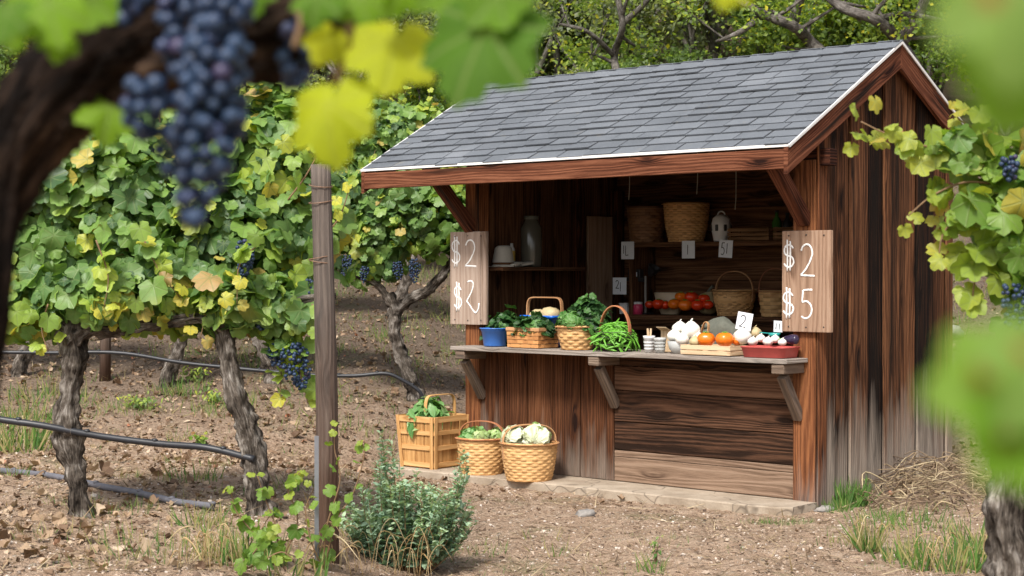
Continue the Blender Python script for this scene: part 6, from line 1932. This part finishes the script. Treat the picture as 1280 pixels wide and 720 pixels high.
# grass
def tuft(px, py, nb, r_, h_, dry=0.2, lean=0.35):
    g = gat(px, py); n = nb
    a = rng.uniform(0, 6.283, n); q = r_ * np.sqrt(rng.random(n))
    X = g.x + q * np.cos(a); Y = g.y + q * np.sin(a); Z = gz(X, Y)
    dn = np.stack([np.cos(a) * lean + rng.normal(size=n) * lean, np.sin(a) * lean + rng.normal(size=n) * lean, np.ones(n)], 1)
    nr = np.stack([rng.normal(size=n), rng.normal(size=n) - 0.6, np.full(n, 0.1)], 1)
    rn = np.where(rng.random(n) < dry, rng.uniform(0.75, 1, n), rng.uniform(0, 0.6, n))
    return np.stack([X, Y, Z - 0.005], 1), nr, h_ * rng.uniform(0.4, 1.15, n), rn, dn
S = []
for px, py, nb, r_, h_, dry in ((1062, 632, 260, 0.13, 0.20, 0.1), (1045, 640, 120, 0.10, 0.10, 0.1), (985, 655, 200, 0.16, 0.05, 0.05), (945, 655, 90, 0.10, 0.05, 0.1), (1085, 690, 90, 0.05, 0.22, 0.35), (1100, 650, 160, 0.2, 0.10, 0.2), (1150, 660, 160, 0.25, 0.12, 0.3),
                                (1180, 710, 220, 0.22, 0.20, 0.45), (1225, 690, 140, 0.2, 0.2, 0.5), (1130, 700, 100, 0.15, 0.14, 0.4), (820, 716, 30, 0.06, 0.12, 0.3), (590, 690, 120, 0.22, 0.07, 0.2), (230, 490, 140, 0.25, 0.14, 0.2), (265, 512, 100, 0.2, 0.10, 0.2), (165, 515, 120, 0.3, 0.10, 0.3), (130, 505, 120, 0.3, 0.1, 0.3),
                                (20, 560, 260, 0.35, 0.24, 0.5), (30, 530, 200, 0.35, 0.2, 0.5), (60, 500, 160, 0.35, 0.2, 0.5), (240, 600, 90, 0.2, 0.12, 0.4), (190, 690, 160, 0.3, 0.1, 0.4), (300, 700, 140, 0.2, 0.18, 0.6), (250, 660, 80, 0.15, 0.14, 0.5), (370, 610, 60, 0.15, 0.1, 0.4), (450, 500, 90, 0.3, 0.08, 0.3), (140, 640, 90, 0.25, 0.08, 0.3), (350, 712, 90, 0.2, 0.16, 0.5), (640, 712, 60, 0.3, 0.05, 0.3)):
    S.append(tuft(px, py, nb, r_, h_, dry))
for _ in range(170):
    px = random.uniform(0, 1280); py = random.choice((random.uniform(455, 600), random.uniform(600, 719)))
    if 560 < px < 1060 and py < 672: continue
    S.append(tuft(px, py, random.randint(10, 34), random.uniform(0.04, 0.2), random.uniform(0.03, 0.10), 0.45))
for _ in range(300):
    x, y = random.uniform(-4.5, 6), random.uniform(14, 24)
    g = Vector((x, y, 0)); n = 30
    a = rng.uniform(0, 6.283, n); q = 0.25 * np.sqrt(rng.random(n)); X = x + q * np.cos(a); Y = y + q * np.sin(a)
    S.append((np.stack([X, Y, gz(X, Y)], 1), rng.normal(size=(n, 3)) * [1, 1, .1], rng.uniform(.05, .16, n), rng.uniform(0.3, 1, n), rng.normal(size=(n, 3)) * 0.4 + [0, 0, 1]))
Pg, nr, sz, rn, dn = cat_sets(S)
GBL = BLADE[0] * np.array([1.6, 1, 1]); GBL[:, 2] += 0.0
o = bulk('grass', M['grass'], leafset(Pg, nr, sz, rn, [(GBL, BLADE[1], BLADE[2])], dn), smooth=False)
tag(o, kind='stuff')

# low broad weeds
def weed(px, py, n, r_, h_, size, mat, label, name='weed', tpl=None, yellow=0.0, rn=(0, 0.8)):
    g = gat(px, py); e = empty(name, g[:], 0, label, name.replace('_', ' '))
    m = MB(); S = []
    for k_ in range(n):
        a = random.uniform(0, 6.283); l = random.uniform(0.5, 1) * h_
        p1 = Vector((math.cos(a) * r_ * random.uniform(.2, 1), math.sin(a) * r_ * random.uniform(.2, 1), l))
        P = smooth_path([Vector((p1.x * .1, p1.y * .1, -0.01)), Vector((p1.x * .5, p1.y * .5, l * .6)), p1], 4)
        m.tube(P, lerp_list([0.0028, 0.0012], len(P)), 5)
        S.append(shoot_leaves(P[2:], 7, size, size * 0.6, *rn, jit=size * 0.35))
    m.build('stem', M['shoot'], e)
    P, nr, sz, rn_, dn = cat_sets(S)
    bulk('foliage', M[mat], leafset(P, nr + np.array([0, 0, 0.6]), sz, rn_, tpl or [OVAL], dn), e)
weed(820, 705, 4, 0.03, 0.17, 0.035, 'grass', 'thin upright weed in the foreground dirt below the counter')
weed(1065, 628, 10, 0.10, 0.16, 0.06, 'grass', 'leafy green weed at the foot of the right corner of the stand')
weed(178, 512, 14, 0.24, 0.12, 0.07, 'tleaf2', 'low green weed patch between the near trunks, farther back')
weed(270, 505, 12, 0.2, 0.12, 0.07, 'tleaf2', 'low green weed patch behind the leaning trunk')
weed(245, 478, 10, 0.16, 0.16, 0.07, 'tleaf2', 'bright weed clump near the far row of vines')
weed(250, 560, 5, 0.12, 0.12, 0.04, 'vleaf2', 'sparse seedling between the two near trunks', tpl=LEAF)
# young vine suckers around the post
def sucker(paths, label, rn=(0.25, 0.75), s=(0.07, 0.035), cnt=9):
    g = gat(*paths[0][0]); e = empty('vine_sucker', g[:], 0, label, 'vine sucker', 'young vine suckers round the post'); m = MB(); S = []
    for pts in paths:
        P = smooth_path([Vector(g) - g] + [at(px, py, g.y - 0.05) - g for px, py in pts[1:]], 6)
        m.tube(P, lerp_list([0.004, 0.002], len(P)), 6)
        S.append(shoot_leaves(P[3:], cnt, s[0], s[1], *rn, jit=0.02))
    m.build('cane', M['shoot'], e)
    P, nr, sz, rn_, dn = cat_sets(S)
    bulk('foliage', M['vleaf2'], leafset(P, nr, sz, rn_ * 0.9, LEAF, dn), e)
sucker([[(350, 708), (345, 660), (330, 620), (322, 595)], [(350, 708), (372, 650), (360, 612), (375, 590)], [(350, 708), (320, 670), (296, 640), (288, 612)], [(350, 708), (335, 690), (325, 668), (340, 640)]], 'low sucker of small green leaves left of the wooden post')
sucker([[(405, 712), (420, 650), (440, 620), (455, 570), (450, 548)], [(405, 712), (408, 660), (425, 600), (418, 560), (420, 530)], [(405, 712), (390, 680), (382, 640), (392, 610)]], 'taller reddish sucker climbing the right side of the wooden post', s=(0.06, 0.032))
sucker([[(300, 716), (330, 700), (352, 690), (368, 700)], [(300, 716), (318, 690), (335, 670), (350, 660)]], 'trailing sucker of pale leaves low in front of the leaning vine', s=(0.06, 0.04), cnt=10)

# sage bush
def sage():
    g = gat(508, 712); e = empty('sage_bush', g[:], 0, 'bushy blue green sage like shrub in front of the bushel crate', 'bush')
    m = MB(); Pn = []; Nn = []; Sn = []; Rn_ = []; Dn = []
    stems = []
    kk = g.y / F_PX
    for k_ in range(115):
        r0 = random.uniform(-1, 1)
        tx = r0 * 0.33 + 0.01; ty = random.uniform(-0.20, 0.25)
        top = np.interp(r0, [-1, -0.7, -0.45, -0.15, 0.2, 0.5, 0.78, 1.0], [0.28, 0.46, 0.60, 0.52, 0.42, 0.44, 0.54, 0.44]) * random.uniform(0.5, 1.06) * (1 - abs(ty) * 0.6)
        stems.append((tx, ty, top))
    stems += [(-0.10, 0.0, 0.68), (-0.13, 0.02, 0.60), (0.26, 0.0, 0.58), (0.33, 0.0, 0.56), (0.08, 0, 0.48), (-0.06, 0.05, 0.62)]
    for (tx, ty, top) in stems:
        bx, by = tx * 0.35, ty * 0.35
        P = smooth_path([Vector((bx, by, -0.02)), Vector((tx * 0.75, ty * 0.75, top * 0.45)), Vector((tx + random.uniform(-.03, .03), ty, top))], 7)
        m.tube(P, lerp_list([0.004, 0.0012], len(P)), 5)
        n = int(40 + top * 110)
        idx = rng.uniform(0.12, 1, n) * (len(P) - 1); A_ = np.array([p[:] for p in P])
        pos = np.stack([np.interp(idx, range(len(P)), A_[:, c_]) for c_ in range(3)], 1)
        f = idx / (len(P) - 1)
        az = rng.uniform(0, 6.283, n); out = np.stack([np.cos(az), np.sin(az), rng.uniform(0.4, 1.2, n)], 1)
        s_ = (0.052 - 0.020 * f) * rng.uniform(0.7, 1.2, n)
        Pn.append(pos + out * (s_ * 0.5)[:, None]); Dn.append(out); Nn.append(np.stack([-np.cos(az) * 0.5, -np.sin(az) * 0.5, np.ones(n)], 1) + rng.normal(size=(n, 3)) * 0.4)
        Sn.append(s_); Rn_.append(np.clip(0.25 + 0.55 * f ** 2 + rng.normal(size=n) * 0.15 + random.uniform(-.1, .1), 0, 1))
    m.build('stem', M['shoot'], e)
    bulk('foliage', M['sage'], leafset(np.concatenate(Pn), np.concatenate(Nn), np.concatenate(Sn), np.concatenate(Rn_), [oval_leaf(1.0, 0.5, 2, 0.15, 0.15)], np.concatenate(Dn)), e)
sage()

# dry blades in front
def dry_clump(px, py, n, r_, h_, label):
    g = gat(px, py); e = empty('dry_grass_clump', g[:], 0, label, 'dry grass', 'clumps of bent dry blades')
    m = MB()
    for k_ in range(n):
        a = random.uniform(0, 6.283); hh = h_ * random.uniform(0.5, 1.1); b0 = Vector((random.uniform(-r_, r_), random.uniform(-r_, r_) * .6, -0.01))
        e1 = Vector((math.cos(a), math.sin(a), 0)) * hh * random.uniform(0.3, 0.9)
        P = smooth_path([b0, b0 + e1 * 0.25 + Vector((0, 0, hh * 0.7)), b0 + e1 * 0.7 + Vector((0, 0, hh * random.uniform(0.6, 1.0))), b0 + e1 * 1.2 + Vector((0, 0, hh * random.uniform(0.1, 0.7)))], 6)
        m.tube(P, lerp_list([0.0045, 0.004, 0.001], len(P)), 5, flat=0.35, r=random.random())
    m.build('blades', M['blade'], e)
dry_clump(430, 716, 20, 0.14, 0.25, 'bent straw coloured blades at the foot of the wooden post')
dry_clump(500, 718, 18, 0.16, 0.24, 'bent straw coloured blades in front of the sage bush')
dry_clump(258, 712, 16, 0.12, 0.22, 'orange tan dry blades left of the trailing sucker')
dry_clump(1085, 690, 10, 0.08, 0.26, 'thin dry stalks in the grass tuft right of the slab')
dry_clump(1190, 716, 18, 0.22, 0.26, 'dry stalks before the near vine trunk at the lower right')
# tangle of dry brush beside the stand
g = gat(1170, 632)
e = empty('brush_pile', g[:], 0, 'tangled pile of dry vine prunings against the rear of the right wall', 'brush pile')
m = MB()
for k_ in range(380):
    c = Vector((max(-.4, min(.42, random.gauss(0.05, 0.3))), max(-.5, min(1.1, random.gauss(0.35, 0.42))), 0)); top = 0.20 * math.exp(-((c.x) / 0.38) ** 2 - ((c.y - 0.35) / 0.7) ** 2)
    gzc = gzf(g.x + c.x, g.y + c.y) - g.z
    c.z = gzc + random.uniform(0, 1) * top; a = random.uniform(0, 6.283); L = random.uniform(0.10, 0.42)
    dv = Vector((math.cos(a), math.sin(a) * 0.8, random.uniform(-0.25, 0.3)))
    q = Vector((random.uniform(-.07, .07), random.uniform(-.07, .07), random.uniform(0.0, .08)))
    pts = [c - dv * L / 2, c + q, c + dv * L / 2 + q * random.uniform(-1, 1)]
    for p in pts: p.z = max(p.z, gzf(g.x + p.x, g.y + p.y) - g.z + 0.004)
    m.tube(smooth_path(pts, 4), random.choice((0.0016, 0.002, 0.003, 0.005)), 5, r=random.random())
m.build('twigs', M['straw'], e)
# loose stone and stray stones
for (px, py, r_, lb) in ((733, 646, 0.055, 'flat grey stone lying in the dirt in front of the slab'), (1031, 640, 0.05, 'small stone at the right corner of the slab'), (1180, 420, 0.14, 'pale stone on the slope behind the stand')):
    g = gat(px, py); e = empty('rock', g[:], random.uniform(0, 6), lb, 'rock', 'loose stones')
    m = MB(); m.blob((0, 0, r_ * 0.25), r_, 16, (1.5, 1, 0.55), 0.5, fr=2.2); m.build('stone', M['stone'], e)

# ================================================================== FOREGROUND VINE
FD = 1.28
def fp(pts, ds): return [at(p[0], p[1], q) for p, q in zip(pts, ds)]
ctrl = [(-60, 900), (-45, 640), (-32, 540), (-22, 450), (-14, 370), (-6, 300), (6, 235), (36, 170), (80, 115), (140, 68), (210, 42), (290, 30), (350, 30), (400, 5), (480, -50)]
rads = [34, 28, 24, 24, 24, 26, 34, 50, 66, 74, 72, 68, 64, 54, 36]
P = [Vector((at(-60, 900, FD).x - 0.05, FD, -0.1)), Vector((at(-60, 900, FD).x - 0.02, FD, 0.6))] + fp(ctrl, [FD] * len(ctrl))
base = Vector((P[0].x, FD, gzf(P[0].x, FD)))
e = empty('grapevine', base[:], 0, 'dark old vine arching over the upper left foreground with a big hanging blue grape bunch', 'grapevine')
m = MB(); bark_tube(m, [p - base for p in P], [0.05, 0.04] + [r_ * FD / F_PX for r_ in rads], 56, 14, seed=3.3, amp=0.26, twist=9)
m.build('trunk', M['bark2'], e)
gd = 1.14; kg = gd / F_PX
def fcl(pts_top, pts_bot, widths, n, dd=gd, gr=12.0 * kg):
    return grapes(cluster_pts(at(*pts_top, dd) - base, at(*pts_bot, dd) - base, [w_ * kg for w_ in widths], gr, n), gr, e, ICO3)
fcl((288, -40), (240, 278), [26, 30, 38, 44, 38, 28, 10], 125)
fcl((226, -20), (230, 100), [22, 28, 26, 12], 40, gd + 0.05)
fcl((183, 100), (178, 165), [20, 26, 14], 22)
fcl((205, 160), (222, 215), [18, 20, 12], 16, gd + 0.02)
fcl((162, -34), (165, 26), [26, 26, 12], 24, gd + 0.10)
fcl((372, 10), (368, 108), [34, 32, 22, 10], 44, gd + 0.12)
# stalks
for a, b in (((370, 10), (368, 60)), ((430, -10), (432, 90)), ((440, 0), (418, 105)), ((432, 60), (470, 50)), ((560, -30), (580, 15)), ((60, 60), (40, 10))):
    q0, q1 = at(*a, gd) - base, at(*b, gd) - base; m = MB()
    m.tube(smooth_path([q0, (q0 + q1) / 2 + Vector((0.004, 0, 0.004)), q1], 5), 0.0026, 8)
    m.build('stalk', M['shoot'], e)

BIG = [grape_leaf(96, (0.3, 0.55, 0.78, 1.0), 0.10, c_, f_, w_, s_) for c_, f_, w_, s_ in ((0.35, 0.10, 0.05, 1), (0.6, 0.22, 0.07, 2), (-0.25, 0.12, 0.06, 3))]
def one_leaf(parent, off, px, py, size_px, dd, tip, mat, tpl=0, rn=0.5, nrm=(0, -1, 0.25)):
    """tip: direction of the leaf tip in the picture, degrees clockwise from straight down"""
    s_ = size_px * dd / F_PX
    p = at(px, py, dd) - off
    dn = np.array([[-math.sin(R(tip)), 0, -math.cos(R(tip))]])
    A = frames(np.array([nrm], float), down=dn)
    return bulk('leaf', M[mat], [(*BIG[tpl], np.array([p[:]]), A, np.array([s_]), np.array([rn]))], parent)
for a in ((488, 76, 100, 1.10, 10, 'fleaf_y', 0, 0.5), (412, 160, 104, 1.10, -8, 'fleaf_y', 1, 0.35), (592, 70, 140, 1.0, 15, 'fleaf_g', 0, 0.1), (628, 12, 80, 1.0, -20, 'fleaf_g', 2, 0.5),
          (405, 62, 48, 1.14, 30, 'fleaf_y', 2, 0.8), (22, 24, 84, 1.05, 20, 'fleaf_g', 1, 0.9), (66, 26, 80, 1.02, -15, 'fleaf_g', 0, 1.0), (112, 14, 62, 1.06, 10, 'fleaf_g', 2, 0.7), (4, 30, 60, 1.0, 0, 'fleaf_g', 0, 0.2),
          (134, 150, 68, 1.25, 10, 'fleaf_g', 1, 1.0), (455, 12, 60, 1.12, -10, 'fleaf_g', 0, 0.8), (500, -10, 70, 1.08, 25, 'fleaf_g', 1, 1.0), (560, 2, 70, 1.05, 0, 'fleaf_g', 2, 0.6), (395, 8, 60, 1.1, 12, 'fleaf_g', 1, 0.3),
          (648, 60, 46, 1.0, 60, 'fleaf_g', 1, 0.1), (190, 15, 60, 1.25, 0, 'fleaf_g', 1, 0.2), (318, -8, 60, 1.2, 0, 'fleaf_g', 1, 0.3), (72, 58, 44, 1.03, 10, 'fleaf_g', 1, 0.9), (910, -12, 54, 0.9, 20, 'fleaf_y', 0, 0.6)):
    px, py, sp, dd, tip, mt, tp, rn = a
    one_leaf(e, base, px, py, sp, dd, tip, mt, tp, rn, (random.uniform(-.5, .5), -1, random.uniform(-.1, .5)))
# twig that carries the small yellow leaf at the top
m = MB(); m.tube(smooth_path([at(520, -50, FD) - base, at(700, -60, 1.0) - base, at(912, -40, 0.9) - base], 6), 0.003, 8); m.build('cane', M['shoot'], e)

# blurred leaves at the right, on a shoot hanging close to the viewer
t = NT('blotched_leaf')
M['fleaf_b'] = leafmat('blotched_vine_leaf', [(0.0, (0.12, 0.28, 0.02)), (0.6, (0.20, 0.40, 0.02)), (1.0, (0.24, 0.38, 0.08))], 0.55, 0.6, spec=0.2)
_t = M['fleaf_b'].node_tree          # rust coloured blotch near one lobe
_uv = _t.nodes.new('ShaderNodeUVMap'); _uv.uv_map = 'UVMap'
_d = _t.nodes.new('ShaderNodeVectorMath'); _d.operation = 'DISTANCE'; _d.inputs[1].default_value = (0.20, -0.22, 0)
_t.links.new(_uv.outputs[0], _d.inputs[0])
_r = _t.nodes.new('ShaderNodeMapRange'); _r.inputs[1].default_value = 0.05; _r.inputs[2].default_value = 0.13; _r.inputs[3].default_value = 0.8; _r.inputs[4].default_value = 0.0
_t.links.new(_d.outputs['Value'], _r.inputs[0])
_mx = _t.nodes.new('ShaderNodeMix'); _mx.data_type = 'RGBA'; _mx.inputs[7].default_value = (0.36, 0.09, 0.04, 1)
_old = _t.nodes['Principled BSDF'].inputs['Base Color'].links[0].from_socket
_t.links.new(_r.outputs[0], _mx.inputs[0]); _t.links.new(_old, _mx.inputs[6]); _t.links.new(_mx.outputs[2], _t.nodes['Principled BSDF'].inputs['Base Color'])
for _n in _t.nodes:
    if _n.type == 'MIX' and _n.blend_type == 'MULTIPLY' and _n.outputs[2].links and _n.outputs[2].links[0].to_node.type == 'BSDF_TRANSLUCENT': _t.links.new(_mx.outputs[2], _n.inputs[6])
dB = 0.36
off = at(1380, 900, dB)
e = empty('vine_shoot', off[:], 0, 'out of focus vine shoot with large soft green leaves hanging at the right foreground', 'vine shoot')
m = MB()
m = MB()
m.tube(smooth_path([at(1390, -900, dB) - off, at(1370, -200, dB) - off, at(1350, 150, dB) - off, at(1365, 480, dB) - off, at(1380, 900, dB) - off], 8), 0.0018, 8)
m.build('cane', M['shoot'], e)
for a, b in (((1355, 60), (1220, 20)), ((1362, 420), (1240, 450)), ((1360, 500), (1290, 560)), ((1365, 640), (1300, 560))):
    m = MB(); m.tube(smooth_path([at(*a, dB) - off, at((a[0] + b[0]) / 2, (a[1] + b[1]) / 2 - 14, dB) - off, at(*b, dB) - off], 5), 0.0007, 6)
    m.build('leaf_stalk', M['shoot'], e)
for (px, py, sp, tip, tp, rn, nr_) in ((1268, 36, 172, 10, 0, 1.0, (0.1, -1, 0.2)), (1308, 110, 165, -30, 1, 0.7, (0.3, -1, 0.1)), (1254, 512, 168, 20, 0, 0.8, (0.1, -1, 0.3)), (1292, 565, 128, -20, 2, 0.5, (-0.2, -1, 0.2)), (1290, 480, 150, 40, 1, 1.0, (0.2, -1, 0.5))):
    o = one_leaf(e, off, px, py, sp, dB + random.uniform(-.015, .015), tip, 'fleaf_b', tp, rn, nr_)
